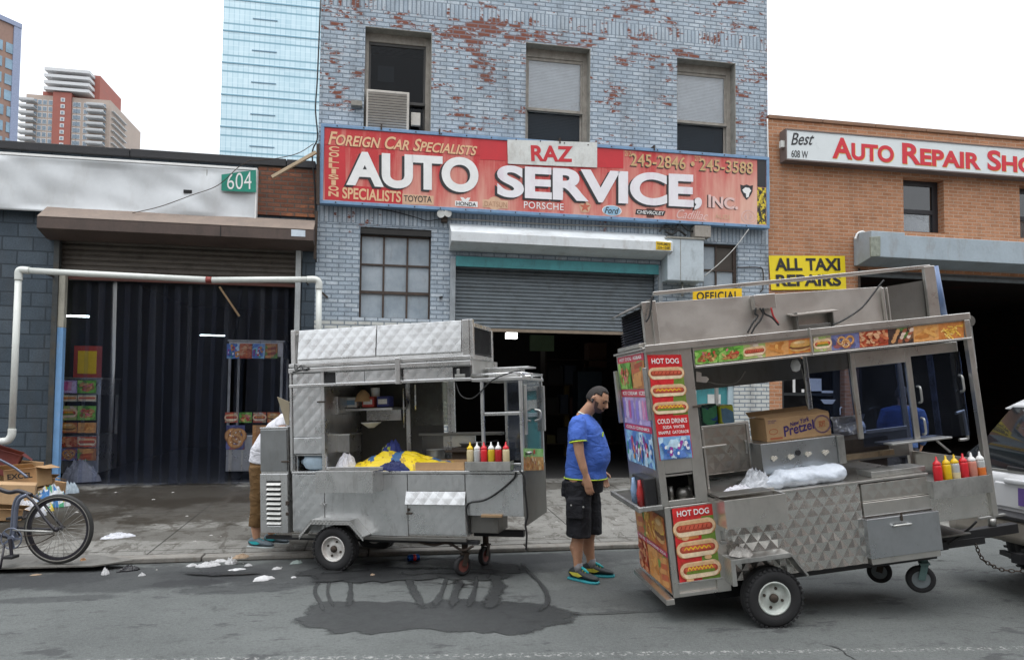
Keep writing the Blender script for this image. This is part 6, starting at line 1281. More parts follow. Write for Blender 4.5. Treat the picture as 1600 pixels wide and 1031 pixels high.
# louvred end of the roof box
lv=MB(); lo=B2('louvre_frame',[(-.68,-.60,.05,.10,2.157,2.50),(-.72,-.60,.10,.8,2.157,2.19)],m_tr2)
B2('louvre_box',[(-.66,-.602,.101,.78,2.191,2.46)],m_dark,lo,0); MB().prism([(-.74,.06,2.45),(-.60,.06,2.51),(-.60,.82,2.51),(-.74,.82,2.45)],(0,0,0),(0,0,.01)).build('louvre_hood',m_drk,lo,world=False)
mb=MB(); z=2.20
while z<2.45: mb.add([(-.662,.11,z+.016),(-.662,.77,z+.016),(-.69,.77,z),(-.69,.11,z)],[(0,1,2,3)]); z+=.021
mb.build('louvre',M('dark_navy_louvre',(.03,.035,.055),.45),lo,world=False)
u0,u1,w0,w1=r2(1175,462,1211,481,.03); jb=B2('junction_box',[(u0,u1,.0,.069,w0,w1)],m_tr2)
for pts,mm in (([(1181,481),(1180,490),(1184,494),(1176,505),(1168,520)],m_cable),([(1187,481),(1192,490),(1188,500),(1180,510),(1174,521)],m_cable),([(1192,481),(1195,490),(1206,496),(1217,508)],m_cable),([(1205,481),(1207,490),(1210,497),(1216,505)],M('red_wire',(.4,.03,.03),.4)),([(1300,508),(1318,500),(1345,482),(1362,462),(1374,446),(1381,438)],m_cable),([(1009,503),(1014,495),(1017,480),(1019,462)],m_cable)):
    MB().tube(bez([f2.P(x,y,.0) for x,y in pts]),.0075,8).build('roof_wire',mm,c2,world=False)
u0,u1,w0,w1=r2(1243,482,1305,511,.0); B2('exhaust_box',[(u0,u0+.012,.0,.3,2.157,w1-.03),(u1-.012,u1,.0,.3,2.157,w1-.05),(u0+.012,u1-.012,.02,.03,2.157,2.20),(u0+.012,u1-.012,.2,.21,2.157,w1-.05)],m_drk); MB().prism([(u0-.04,-.03,w1-.06),(u1+.03,-.03,w1-.055),(u1+.03,.3,w1+.0),(u0-.04,.3,w1-.0)],(0,0,0),(0,0,.01)).build('exhaust_lid',m_tr2,c2,world=False)
# right post and glass case
a=f2.P(1508,502,.0); b=f2.P(1554,800,.0)
MB().bar((a.x,.0,2.11),(1.915,.0,.57),.045,.045).build('corner_post',m_tr2,c2,world=False,bev=.003); MB().bar((1.90,W2,2.1),(1.92,W2,.8),.04,.04).build('corner_post',m_tr2,c2,world=False,bev=.003)
B2('end_track',[(1.925,1.95,.02,.06,1.72,2.09)],m_alu); MB().cyl((1.925,.03,2.10),(1.925,.005,2.10),.045,20).build('round_lamp',m_drk,c2,world=False)
mb=MB().tube(bez([(1.93,.3,1.36),(1.99,.3,1.37),(2.0,.3,1.36),(2.01,.3,1.16),(1.99,.3,1.14),(1.93,.3,1.14)],5),.012,8); mb.build('end_handle',m_alu,c2,world=False)
VC=.09
def cq(pts): return [f2.P(x,y,VC) for x,y in pts]
fr=B2('case_frame',[(.945,.98,VC-.015,VC+.015,1.27,1.95),(1.40,1.445,VC-.015,VC+.015,1.22,1.95),(.98,1.40,VC-.015,VC+.015,1.83,1.95),(1.445,1.85,VC-.012,VC+.015,1.87,1.95)],m_tr2)
mg=glassmat('blue_tinted_glass',(.52,.58,.72),.02,.014,(.22,.25,.30),.04,.01,.8)
B2s('glass_pane',[(.981,1.399,VC-.003,VC+.003,1.2,1.829)],mg,fr,0); B2s('glass_pane',[(1.446,1.87,VC-.003,VC+.003,1.2,1.869)],mg,fr,0); B2('glass_edge',[(1.61,1.66,VC+.03,VC+.036,1.22,1.88)],m_clear,fr,0)
B2s('case_back',[(1.0,1.03,W2-.03,W2,1.2,2.07),(1.42,1.45,W2-.03,W2,1.2,2.07)],m_tr2); B2s('back_glass',[(1.03,1.42,W2-.018,W2-.013,1.2,2.07),(1.45,1.88,W2-.018,W2-.013,1.2,2.07)],mg,bev=0)
for x,z in ((1.47,1.5),(1.47,1.25),(1.83,1.55)): mb=MB(); mb.tube(bez([(x,VC-.01,z),(x,VC-.045,z+.01),(x,VC-.05,z+.06),(x,VC-.045,z+.12),(x,VC-.01,z+.13)],5),.009,8); mb.build('case_handle',m_alu,fr,world=False)
B2('case_shelf',[(1.14,1.64,-.02,VC+.12,1.205,1.22)],m_alu); MB().bar((1.52,.0,1.20),(1.62,.0,1.10),.018,.012).build('shelf_brace',m_alu,c2,world=False)
# back rail, lower back, small quilted door, griddle
B2('back_rail',[(-.35,1.9,W2-.03,W2,1.20,1.235)],m_tr2); B2('back_panel',[(-.35,1.9,W2-.02,W2-.001,.966,1.20)],m_drk)
u0,u1,w0,w1=r2(1098,669,1172,734,.45); qd=B2('quilted_door',[(u0,u1,.44,.47,w0,w1)],steel('quilted_warm_door',(.48,.44,.39),.3,1,.055,.4,.2,.8,.8)); B2('door_frame',[(u0-.02,u1+.025,.43,.475,w1,w1+.02),(u1,u1+.025,.43,.475,.966,w1),(u0-.02,u0,.43,.475,.966,w1)],m_tr2,qd); B2('handle',[(u1-.03,u1-.012,.41,.438,(w0+w1)/2-.05,(w0+w1)/2+.06)],m_alu,qd,.004)
B2('left_shelf',[(-.349,.0,.4,W2-.03,1.30,1.315)],m_tr2)
u0,u1,w0,w1=r2(1188,694,1311,728,.22); gr=B2('griddle',[(u0,u1,.22,.7,w0,w1)],steel('cool_panel_steel',(.50,.53,.55),.3,dirt=.15))
for px,py in ((1208,716),(1234,713.5),(1261,709),(1288,706.5)):
    mb=MB(); c=f2.P(px,py,.22); mb.cyl((c.x,.22,c.z),(c.x,.205,c.z),.02,14).bar((c.x-.02,.195,c.z-.012),(c.x+.02,.195,c.z+.012),.022,.018,(0,1,0)); mb.build('knob',M('cream_knob',(.5,.47,.4),.5),gr,world=False)
c=f2.P(1246.6,707,.22); MB().cyl((c.x,.219,c.z),(c.x,.212,c.z),.022,18).build('knob_hole',m_black,gr,world=False); B2('griddle_bracket',[(u1+.001,u1+.06,.2,.5,w0+.02,w1)],m_alu,gr)
u0,u1,w0,w1=r2(1318,690,1392,722,.3); B2('grill',[(u0,u1,.3,.75,w1-.12,w1+.01)],m_iron); B2('grill_ledge',[(u0-.02,u1+.01,.25,.299,w1-.145,w1-.1)],M('greasy_tan_steel',(.30,.23,.15),.45,.5,.3,12,0,80,.6)); B2('counter_plate',[(u0+.05,u1+.12,.05,.25,.967,1.01)],m_alu)
# goods on the cart
pb=thing('pretzel_box','open cardboard box printed New York Pretzel standing on the griddle','box',M=f2.M@Matrix.Translation((.42,.5,1.15)))
u0,u1,w0,w1=r2(1196,664,1301,692,.30); gt_=f2.P(1240,690,.22).z+.0
MW[pb.name]=f2.M; 
def PBm(mb,name,m,par=None,bev=0):
    o=mb.build(name,m,par or pb,world=False,bev=bev)
    if par is None: o.matrix_parent_inverse=(f2.I@pb.matrix_world).inverted()
    return o
zb=r2(1188,694,1311,728,.22)[3]+.001; zt=f2.P(1240,650,.3).z
bx=PBm(MB().box(u0,u1,.30,.60,zb,zt),'box_body',m_card,bev=.004); PBm(MB().prism([(u0,.31,zt+.002),(u1,.31,zt+.002),(u1-.02,.45,zt+.025),(u0-.03,.45,zt+.02)],(0,0,0),(0,0,.005)).prism([(u0,.60,zt+.002),(u1,.60,zt+.002),(u1,.66,zt+.04),(u0,.66,zt+.04)],(0,0,0),(0,0,.005)),'box_flaps',m_card)
q=[Vector((u0,.30,zt)),Vector((u1,.30,zt)),Vector((u1,.30,zb)),Vector((u0,.30,zb))]; m_pur=M('purple_print',(.04,.02,.13),.6); m_ored=M('orange_print',(.36,.10,.04),.6)
t=MB(); put_text(t,[bil(q,.27,.60),bil(q,.74,.78),bil(q,.74,.36),bil(q,.27,.14)],'Pretzel',.002,bold=.02); put_text(t,[bil(q,.38,.74),bil(q,.68,.95),bil(q,.68,.72),bil(q,.38,.55)],'New York',.003,bold=.02); PBm(t,'purple_lettering',m_pur,bx)
t=MB(); s_=MB()
for rr in (.40,.36):
    v=[]
    for i in range(29): a=2*PI*i/28; hgt=(zt-zb); L=(u1-u0); v+=[bil(q,.87+rr*hgt/L*math.cos(a),.52+rr*math.sin(a))+Vector((0,-.002,0)),bil(q,.87+(rr-.02)*hgt/L*math.cos(a),.52+(rr-.02)*math.sin(a))+Vector((0,-.002,0))]
    t.add(v,[(2*i,2*i+1,2*i+3,2*i+2) for i in range(28)])
put_text(t,sub(q,.04,.86,.17,.93),'THAW AND BAKE',.002); put_text(t,sub(q,.04,.78,.14,.84),'SALTED',.002); PBm(t,'round_print',m_pur,bx)
t=MB(); put_text(t,sub(q,.82,.4,.92,.66),'SOFT',.0025,bold=.03); v=[bil(q,.11+.07*math.cos(2*PI*i/24),.42+.13*math.sin(2*PI*i/24))+Vector((0,-.002,0)) for i in range(24)]; v2=[bil(q,.11+.06*math.cos(2*PI*i/24),.42+.1*math.sin(2*PI*i/24))+Vector((0,-.002,0)) for i in range(24)]; t.add(v+v2,[(i,(i+1)%24,24+(i+1)%24,24+i) for i in range(24)]); v=[bil(q,a,b)+Vector((0,-.002,0)) for a,b in ((.05,.08),(.24,.08),(.24,.16),(.05,.16))]; t.add(v,[(0,1,2,3)]); PBm(t,'orange_print',m_ored,bx)
def bagcol(d,k): return (.66,.70,.76)
zc=.967; A0=f2.P(1180,745,.10); A1=f2.P(1322,735,.10)
bg_=MB(); L=A1.x-A0.x
def bagf(s,t):
    a=2*PI*t; r=(.085+.012*mnoise.noise(Vector((s*7,math.cos(a)*2,math.sin(a)*2)))+.02*abs(mnoise.noise(Vector((s*11,math.cos(a)*3.5,math.sin(a)*3.5+4)))))*(min(1,s*4+.25) if s<.2 else 1)*min(1,((1-s)*14)**.5+.02)
    return (A0.x+.05+(L-.05)*s,.12+r*1.1*math.cos(a),zc+.06+r*.8*math.sin(a)-(.02 if s<.2 else 0))
bg_.grid(bagf,60,22); o=bg_.build('plastic_roll',M('pale_plastic_film',(.56,.61,.68),.25,0,.06,14),None,origin=None) if False else None
pr=thing('plastic_roll','long bulging roll of white plastic bags lying across the right cart counter','plastic bags',M=f2.M@Matrix.Translation(((A0.x+A1.x)/2,.12,zc)))
MW[pr.name]=f2.M; o=bg_.build('roll',M('pale_plastic_film',(.58,.63,.70),.18,0,.10,14,.9,28),pr,world=False); o.matrix_parent_inverse=(Matrix.Translation(((A0.x+A1.x)/2,.12,zc))).inverted()
o=crumple('plastic_wrap',M('crumpled_film',(.45,.47,.50),.15,0,.15,20,.8,30),f2.M@Vector((A0.x+.02,.16,zc)),.13,.11,.10,4.4,rz2,.5,28,10); tag(o,'crumpled clear plastic wrap at the left end of the white roll','plastic wrap')
o=crumple('plastic_bag',M('thin_white_plastic',(.62,.62,.66),.35,0,.1,20),f2.M@Vector((A0.x-.14,.07,zc)),.14,.07,.05,7.4,rz2,.4); tag(o,'flat white plastic bag on the counter behind the sink lid','bag')
o=crumple('newspaper',M('newsprint',(.42,.40,.37),.8,0,.35,22),f2.M@Vector((f2.P(1158,872,-.08).x,-.085,f2.P(1142,878,-.16).z+.016)),.10,.055,.045,2.1,rz2,.5); tag(o,'crumpled newspaper on the diamond plate fender of the right cart','newspaper')
def crate(name,label,px0,py0,px1,py1,v,m,cols):
    u0,u1,w0,w1=r2(px0,py0,px1,py1,v); t=thing(name,label,'drinks pack',M=f2.M@Matrix.Translation(((u0+u1)/2,v+.1,1.316))); h=w1-1.316; a=(u1-u0)/2
    MB().box(-a,a,-.1,.1,0,h).build('wrapped_pack',m,t,world=False,bev=.015); p=Pic([Vector((-a+.01,-.101,h-.01)),Vector((a-.01,-.101,h-.01)),Vector((a-.01,-.101,.01)),Vector((-a+.01,-.101,.01))],.002); p.blobs(cols,12,.16,9); p.build(t,'pack_print')
    return t
crate('drinks_pack','dark pack of water bottles on the left shelf of the right cart',1094,633,1124,662,.5,M('dark_green_pack',(.015,.06,.05),.3),[(.05,.25,.12),(.02,.08,.3),(.3,.5,.5),(.01,.03,.04)])
crate('drinks_pack','yellow green pack of bottles on the left shelf of the right cart',1124,634,1149,660,.46,M('yellow_green_pack',(.50,.55,.05),.35),[(.1,.2,.3),(.55,.6,.08),(.1,.1,.05)])
t=thing('paint_tin','shiny foil wrapped tray behind the pretzel box on the right cart','foil',M=f2.M@Matrix.Translation((1.0,.6,1.3))) if False else None
u0,u1,w0,w1=r2(1300,652,1352,676,.6); o=MB().grid(lambda s,t:(u0+(u1-u0)*s,.6+.06*mnoise.noise(Vector((s*3,t*2.5,1)))+.018*abs(mnoise.noise(Vector((s*7,t*4,1)))),w0+(w1-w0)*t),26,14,False)
ft=thing('foil_sheet','crumpled foil sheet standing behind the grill of the right cart','foil',M=f2.M@Matrix.Translation(((u0+u1)/2,.6,w0))); MW[ft.name]=f2.M; k=o.build('sheet',M('crumpled_foil',(.50,.51,.53),.35,.45,.15,12),ft,world=False); k.matrix_parent_inverse=Matrix.Translation(((u0+u1)/2,.6,w0)).inverted(); md=k.modifiers.new('thickness','SOLIDIFY'); md.thickness=.01
# ================================================================ people
def ringp(c,t,side,dep,wid,n=24,p=2.3):
    c=Vector(c); t=Vector(t).normalized(); side=Vector(side).normalized(); f=side.cross(t).normalized(); out=[]
    for i in range(n):
        a=2*PI*i/n; ca,sa=math.cos(a),math.sin(a); x=math.copysign(abs(ca)**(2/p),ca); y=math.copysign(abs(sa)**(2/p),sa); out.append(c+f*dep*x+side*wid*y)
    return out
def torso(mb,secs,grow=1.,add=0.):
    """secs: (x_back, x_front, z, half width); rings tilt with the spine"""
    C_=[Vector(((b+f)/2,0,z)) for b,f,z,w in secs]; rg=[]
    for i,(b,f,z,w) in enumerate(secs):
        rg.append(ringp(C_[i],(0,0,1),(0,1,0),(f-b)/2*grow+add,w*grow+add))
    mb.loft(rg)
def head_pt(c,f,u,s,az,el,k=1.):
    """az 0 = forward, el -90..90"""
    ce,se=math.cos(el),math.sin(el); ca,sa=math.cos(az),math.sin(az)
    d=.098 if ca>0 else .108; w=.078; h=.122 if se>0 else .116
    jaw=max(0,-se); w*=1-.30*jaw**1.5; x=d*ce*ca; y=w*ce*sa; z=h*se
    if ca>0 and jaw>0: x+=.030*jaw*(1-jaw*.25)+.012*math.exp(-((se+.78)/.16)**2)*max(0,ca)**4
    if ca<0 and jaw>.25: x+=.045*(jaw-.25)
    if ca>0:                                    # brow, eye sockets, mouth
        x+=.007*math.exp(-((se-.22)/.10)**2)*ca**2-.010*math.exp(-((se-.05)/.09)**2)*math.exp(-((abs(sa)-.36)/.2)**2)*ca
        x+=.006*math.exp(-((se+.48)/.10)**2)*ca**6
    return Vector(c)+Vector(f)*x*k+Vector(s)*y*k+Vector(u)*z*k
def head(mb,c,f,u,k=1.,n=40,m=24,region=None):
    f=Vector(f).normalized(); s=Vector(u).cross(f).normalized(); u=f.cross(s).normalized(); idx={}
    for j in range(m+1):
        for i in range(n): 
            az=2*PI*i/n-PI; el=-PI/2+PI*j/m
            idx[i,j]=len(mb.v); mb.v.append(head_pt(c,f,u,s,az,el,k))
    for j in range(m):
        for i in range(n):
            az=2*PI*(i+.5)/n-PI; el=-PI/2+PI*(j+.5)/m
            if region and not region(az,el): continue
            mb.f.append([idx[i,j],idx[(i+1)%n,j],idx[(i+1)%n,j+1],idx[i,j+1]]); mb.c.append(None); mb.sm.append(True)
    return f,s,u
def hand(mb,wrist,dirv,palmn,curl=.5,k=1.):
    """palm and five separate fingers; dirv along the hand, palmn out of the palm"""
    w=Vector(wrist); d=Vector(dirv).normalized(); n=Vector(palmn); n=(n-d*n.dot(d)).normalized(); s=d.cross(n).normalized()
    rg=[ringp(w+d*t*k,d,s,a*k,b*k,14,2.4) for t,a,b in ((-.01,.021,.028),(.02,.018,.034),(.055,.016,.041),(.085,.014,.042),(.098,.011,.038))]
    mb.loft(rg)
    for o,L in ((-.031,.072),(-.011,.080),(.010,.075),(.030,.060)):
        p=w+d*.09*k+s*o*k; a=0; pts=[p-d*.012*k]; dd=d
        for q in range(4):
            pts.append(p); a+=curl*(.18,.5,.55,.4)[q]; dd=(d*math.cos(a)+n*math.sin(a)); p=p+dd*L*k*(.42,.32,.26,.0)[q]
        mb.tube(pts,[.0095*k,.0095*k,.0088*k,.0082*k,.0066*k],10)
    b=w+d*.03*k-s*.034*k; e=(d*.75-s*.55+n*.35).normalized(); mb.tube([b-e*.015*k,b+e*.02*k,b+e*.045*k,b+(e*.5+d*.35+n*.2).normalized()*.072*k],[.012*k,.0125*k,.0105*k,.0075*k],10)
foldtex=bpy.data.textures.new('cloth_folds','CLOUDS'); foldtex.noise_scale=.12; foldtex.noise_depth=2
def skinmesh(mb,name,mat,parent,vox,smooth=3):
    o=mb.build(name,mat,parent,world=False); r=o.modifiers.new('remesh','REMESH'); r.mode='VOXEL'; r.voxel_size=vox; r.use_smooth_shade=True
    if smooth: s=o.modifiers.new('smooth','SMOOTH'); s.factor=.5; s.iterations=smooth
    if smooth>3:
        d=o.modifiers.new('folds','DISPLACE'); d.texture=foldtex; d.strength=.020; d.mid_level=.5; d.texture_coords='LOCAL'
    return o
def skinmat(name,col):
    m,nt,out=newmat(name); o=OBJ(nt); n=NOISE(nt,o,14,4,.6); c=MIXC(nt,RMP(nt,n,.3,.7),(*[x*.86 for x in col],1),(*[min(1,x*1.1) for x in col],1))
    PR(nt,out,Base_Color=c,Roughness=.5,Subsurface_Weight=.12,Subsurface_Radius=(.012,.005,.003)); return m
def cloth(name,col,fold=.6,sc=9,var=.1):
    m,nt,out=newmat(name); o=OBJ(nt); n=NOISE(nt,VM(nt,o,(1,1,1.8)),sc,3,.5,.8); n2=NOISE(nt,o,400,2,.5); f=RMP(nt,NOISE(nt,o,5,4),.3,.7,1-var,1+var)
    c=MIXC(nt,1.,(*col,1),N(nt,'CombineXYZ',None,X=f,Y=f,Z=f).outputs[0],'MULTIPLY')
    PR(nt,out,Base_Color=c,Roughness=.85,Normal=BUMP(nt,MATH(nt,'ADD',n,MATH(nt,'MULTIPLY',n2,.05)),fold,.03)); return m
def shoe(parent,ank,dirv,m_up,m_sole,m_acc,k=1.,name='shoe'):
    a=Vector(ank); d=Vector(dirv).normalized(); s=Vector((-d.y,d.x,0)); mb=MB(); rg=[]
    for t,h,w,zb in ((-.085,.055,.026,.03),(-.075,.075,.034,.022),(-.03,.10,.038,.02),(.02,.088,.042,.02),(.08,.062,.048,.02),(.13,.048,.048,.02),(.17,.036,.040,.022),(.195,.02,.022,.024)):
        c=Vector((a.x,a.y,0))+d*t*k; rg.append([c+s*w*k*math.cos(2*PI*i/16)*1.0+Vector((0,0,(zb+h*(.5+.5*math.sin(2*PI*i/16))**.8)*k)) for i in range(16)])
    mb.loft(rg); o=mb.build(name,m_up,parent,world=False)
    mb=MB(); P=[(-.10,.02),(-.09,.036),(-.03,.04),(.03,.042),(.09,.05),(.14,.05),(.18,.04),(.205,.018)]; pts=[Vector((a.x,a.y,.0))+d*t*k+s*w*k for t,w in P]+[Vector((a.x,a.y,.0))+d*t*k-s*w*k for t,w in P[::-1]]
    mb.prism(pts,(0,0,.001),(0,0,.020*k)); mb.build('sole',m_sole,o,world=False,bev=.006)
    mb=MB()
    for sg in (-1,1):
        pts=[Vector((a.x,a.y,0))+d*t*k+s*sg*w*k+Vector((0,0,z*k)) for t,w,z in ((-.07,.037,.07),(-.03,.041,.045),(.03,.045,.04),(.07,.049,.055),(.02,.044,.075))]; mb.prism(pts,(0,0,0),s*sg*.004)
    for t in (.03,.055,.08): mb.bar(Vector((a.x,a.y,0))+d*t*k-s*.022*k+Vector((0,0,(.118-t*.45)*k)),Vector((a.x,a.y,0))+d*t*k+s*.022*k+Vector((0,0,(.118-t*.45)*k)),.008,.004)
    mb.build('shoe_trim',m_acc,o,world=False); return o
m_skin=skinmat('tan_skin',(.46,.25,.155)); m_hair=M('short_black_hair',(.018,.014,.012),.75,0,.4,40,.4,220)
# ---- man in the blue shirt
mp_=atZ(915,903,0); PMx=Matrix.Translation(mp_)@Matrix.Rotation(-CYAW-R_(14),4,'Z')
pm=thing('person','man in a bright blue t-shirt and long black shorts standing in the road looking down','person',M=PMx)
TS=[(-.165,.10,.93,.17),(-.175,.17,1.0,.185),(-.172,.205,1.08,.195),(-.165,.208,1.16,.198),(-.155,.19,1.24,.195),(-.15,.155,1.32,.195),(-.15,.125,1.39,.20),(-.14,.09,1.44,.185),(-.105,.05,1.485,.12),(-.06,.03,1.515,.068)]
hc=Vector((.105,-.012,1.652)); hf=Vector((.84,-.28,-.46)); hu=Vector((.46,-.05,.88))
RA=[(-.05,-.205,1.425),(-.045,-.245,1.30),(-.025,-.262,1.17),(.012,-.262,1.04),(.035,-.25,.965)]; LA=[(-.05,.205,1.425),(-.03,.25,1.30),(.0,.262,1.17),(.07,.255,1.05),(.11,.24,.97)]
RL=[(-.06,-.10,.92),(-.055,-.105,.72),(-.045,-.10,.50),(-.065,-.095,.33),(-.06,-.09,.12),(-.055,-.09,.06)]; LL=[(-.02,.10,.92),(.0,.105,.72),(.03,.10,.50),(.01,.10,.33),(.035,.10,.12),(.04,.10,.06)]
ar=[.058,.052,.043,.036,.026]; lr=[.095,.085,.062,.056,.036,.034]
b=MB(); torso(b,TS,.86); b.tube([(-.045,0,1.47),(.0,-.005,1.53),(.06,-.01,1.60)],[.066,.060,.060],16); f_,s_,u_=head(b,hc,hf,hu)
b.tube([hc+f_*.088+u_*.025,hc+f_*.108+u_*.0,hc+f_*.121-u_*.022,hc+f_*.108-u_*.032],[.008,.010,.014,.010],10)   # nose
for sg in (-1,1):
    e=hc+s_*sg*.078-f_*.012-u_*.004; b.loft([ringp(e+s_*sg*t,s_*sg,u_,a,c,12) for t,a,c in ((-.012,.014,.022),(.004,.017,.030),(.012,.016,.029),(.014,.008,.02))])
    b.tube([hc+f_*.093-s_*.022*sg-u_*.062,hc+f_*.098-u_*.063],[.007,.009],8)
b.tube(RA,ar,14); b.tube(LA,ar,14); b.tube(RL,lr,16); b.tube(LL,lr,16)
for L,dx in ((RL,0),(LL,0)): b.tube([Vector(L[3])+Vector((-.018,0,.05)),Vector(L[3])+Vector((-.028,0,-.03)),Vector(L[3])+Vector((-.01,0,-.13))],[.03,.045,.028],12)
hand(b,RA[-1],(.22,.06,-1),(.35,.9,.2),.55,1.08); hand(b,LA[-1],(.3,-.1,-1),(.3,-.9,.2),.55,1.05)
skinmesh(b,'body',m_skin,pm,.0058,2)
h=MB(); head(h,hc,hf,hu,1.02,48,30,lambda az,el: el>.80 or (1.0<abs(az)<1.75 and el>.45) or (abs(az)>=1.75 and el>-.30)); o=h.build('hair',m_hair,pm,world=False); md=o.modifiers.new('thickness','SOLIDIFY'); md.thickness=.010; md.offset=0
h=MB(); head(h,hc,hf,hu,1.014,48,30,lambda az,el: (el<-.52 and abs(az)<1.5 and el>-1.25 and not (abs(az)<.22 and -.66<el<-.56)) or (1.05<abs(az)<1.4 and -.6<el<-.1) or (abs(az)<.34 and -.50<el<-.36)); h.build('beard',M('dark_stubble',(.085,.048,.034),.8,0,.3,60),pm,world=False)
e=MB()
for sg in (-1,1):
    c=hc+s_*sg*.033+f_*.094+u_*.028; e.tube([c-s_*.017-u_*.001,c+u_*.004+f_*.003,c+s_*.017-u_*.001],[.004,.0055,.004],8)
e.build('eyebrows',m_hair,pm,world=False); e=MB()
for sg in (-1,1): e.lathe(hc+s_*sg*.033+f_*.082+u_*.006,f_,[(.002,-.006),(.0125,-.002),(.0125,.002),(.002,.007)],12)
e.build('eyes',M('dark_eye',(.03,.02,.015),.2),pm,world=False)
ep=hc-s_*.09-f_*.005-u_*.012; MB().cyl(ep,ep-s_*.012,.012,12).tube([ep-s_*.008,ep-s_*.008+f_*.012-u_*.028],.007,8).build('earphone',m_black,pm,world=False)
sh=MB(); T2=[(b_-.004,f2_,z,w) for b_,f2_,z,w in TS[1:]]; torso(sh,[(-.190,.180,.925,.192)]+T2,1.04,.006)
for A_ in (RA,LA):
    p0=Vector(A_[0])+Vector((0,.045 if A_[0][1]<0 else -.045,.02)); p1=Vector(A_[1]); p2=p1+(Vector(A_[2])-p1)*.22; sh.tube([p0,Vector(A_[0]),(Vector(A_[0])+p1)/2,p2],[.075,.078,.078,.082],18)
m_shirt=cloth('bright_blue_cotton',(.055,.135,.50),.75,8); so_=skinmesh(sh,'t_shirt',m_shirt,pm,.008,5)
m_lime=M('lime_trim',(.55,.75,.04),.7); tr=MB()
for A_ in (RA,LA):
    p1=Vector(A_[1]); dd=(Vector(A_[2])-p1).normalized(); p2=p1+(Vector(A_[2])-p1)*.22; tr.ring(p2+dd*.0,dd,.078,.0055,28,8)
tr.build('sleeve_trim',m_lime,so_,world=False)
tr=MB(); R1=ringp((-.005,0,.925),(0,0,1),(0,1,0),.184*1.04+.005,.190*1.04+.005,40); tr.tube(R1+[R1[0]],.0055,8,False); tr.build('hem_trim',m_lime,so_,world=False)
MB().ring((-.012,-.003,1.512),(.35,0,1),.062,.008,28,8).build('collar',M('pale_undershirt',(.55,.58,.5),.8),so_,world=False)
c=Vector((.165,-.10,1.345)); MB().box(c.x-.004,c.x+.006,c.y-.02,c.y+.02,c.z-.03,c.z+.01).build('chest_mark',m_lime,so_,world=False)
st=MB(); torso(st,[(-.17,.15,.80,.175),(-.19,.155,.88,.188),(-.19,.17,.95,.190),(-.182,.178,1.01,.190)],1.0,.006)
for L,dx in ((RL,-.01),(LL,.0)):
    st.tube([Vector(L[0])+Vector((.0,0,-.02)),Vector(L[1])+Vector((-.0,0,0)),Vector(L[2])+Vector((-.005,0,0)),(L[2][0]-.01,L[2][1],.40)],[.125,.120,.115,.118],18)
    y=L[1][1]*1.0; sgn=-1 if y<0 else 1; st.box(L[1][0]-.09,L[1][0]+.06,y+sgn*.105,y+sgn*.138,.58,.76)
st.box(-.21,-.16,-.13,-.03,.76,.9)
m_short=cloth('black_cargo_cotton',(.006,.0065,.010),.8,7); sto=skinmesh(st,'cargo_shorts',m_short,pm,.009,4); MB().lathe((-.10,-.246,.70),(0,-1,0),[(.009,0),(.009,.004),(.004,.006)],10).lathe((.01,-.246,.69),(0,-1,0),[(.009,0),(.009,.004),(.004,.006)],10).build('pocket_studs',m_alu,sto,world=False)
m_up=M('black_teal_shoe',(.022,.028,.03),.6,0,.3,30); m_sol=M('teal_sole',(.03,.28,.32),.5); m_acc=M('teal_yellow_trim',(.45,.42,.05),.5,0,.3,25); m_tealx=M('teal_laces',(.02,.35,.38),.5)
for L,dd in ((RL,(.95,-.42,0)),(LL,(.98,.1,0))):
    s1=shoe(pm,(L[-1][0]+.0,L[-1][1],0),dd,m_up,m_sol,m_acc,1.06); MB().tube([(L[-1][0],L[-1][1],.085),(L[-1][0],L[-1][1],.16)],[.042,.040],14).build('sock',M('grey_sock',(.25,.25,.26),.9),pm,world=False)
    d=Vector(dd).normalized(); MB().tube([Vector((L[-1][0],L[-1][1],0))+d*t+Vector((0,0,z)) for t,z in ((.03,.125),(.07,.105),(.11,.082))],[.012,.014,.01],8).build('tongue',m_tealx,s1,world=False)
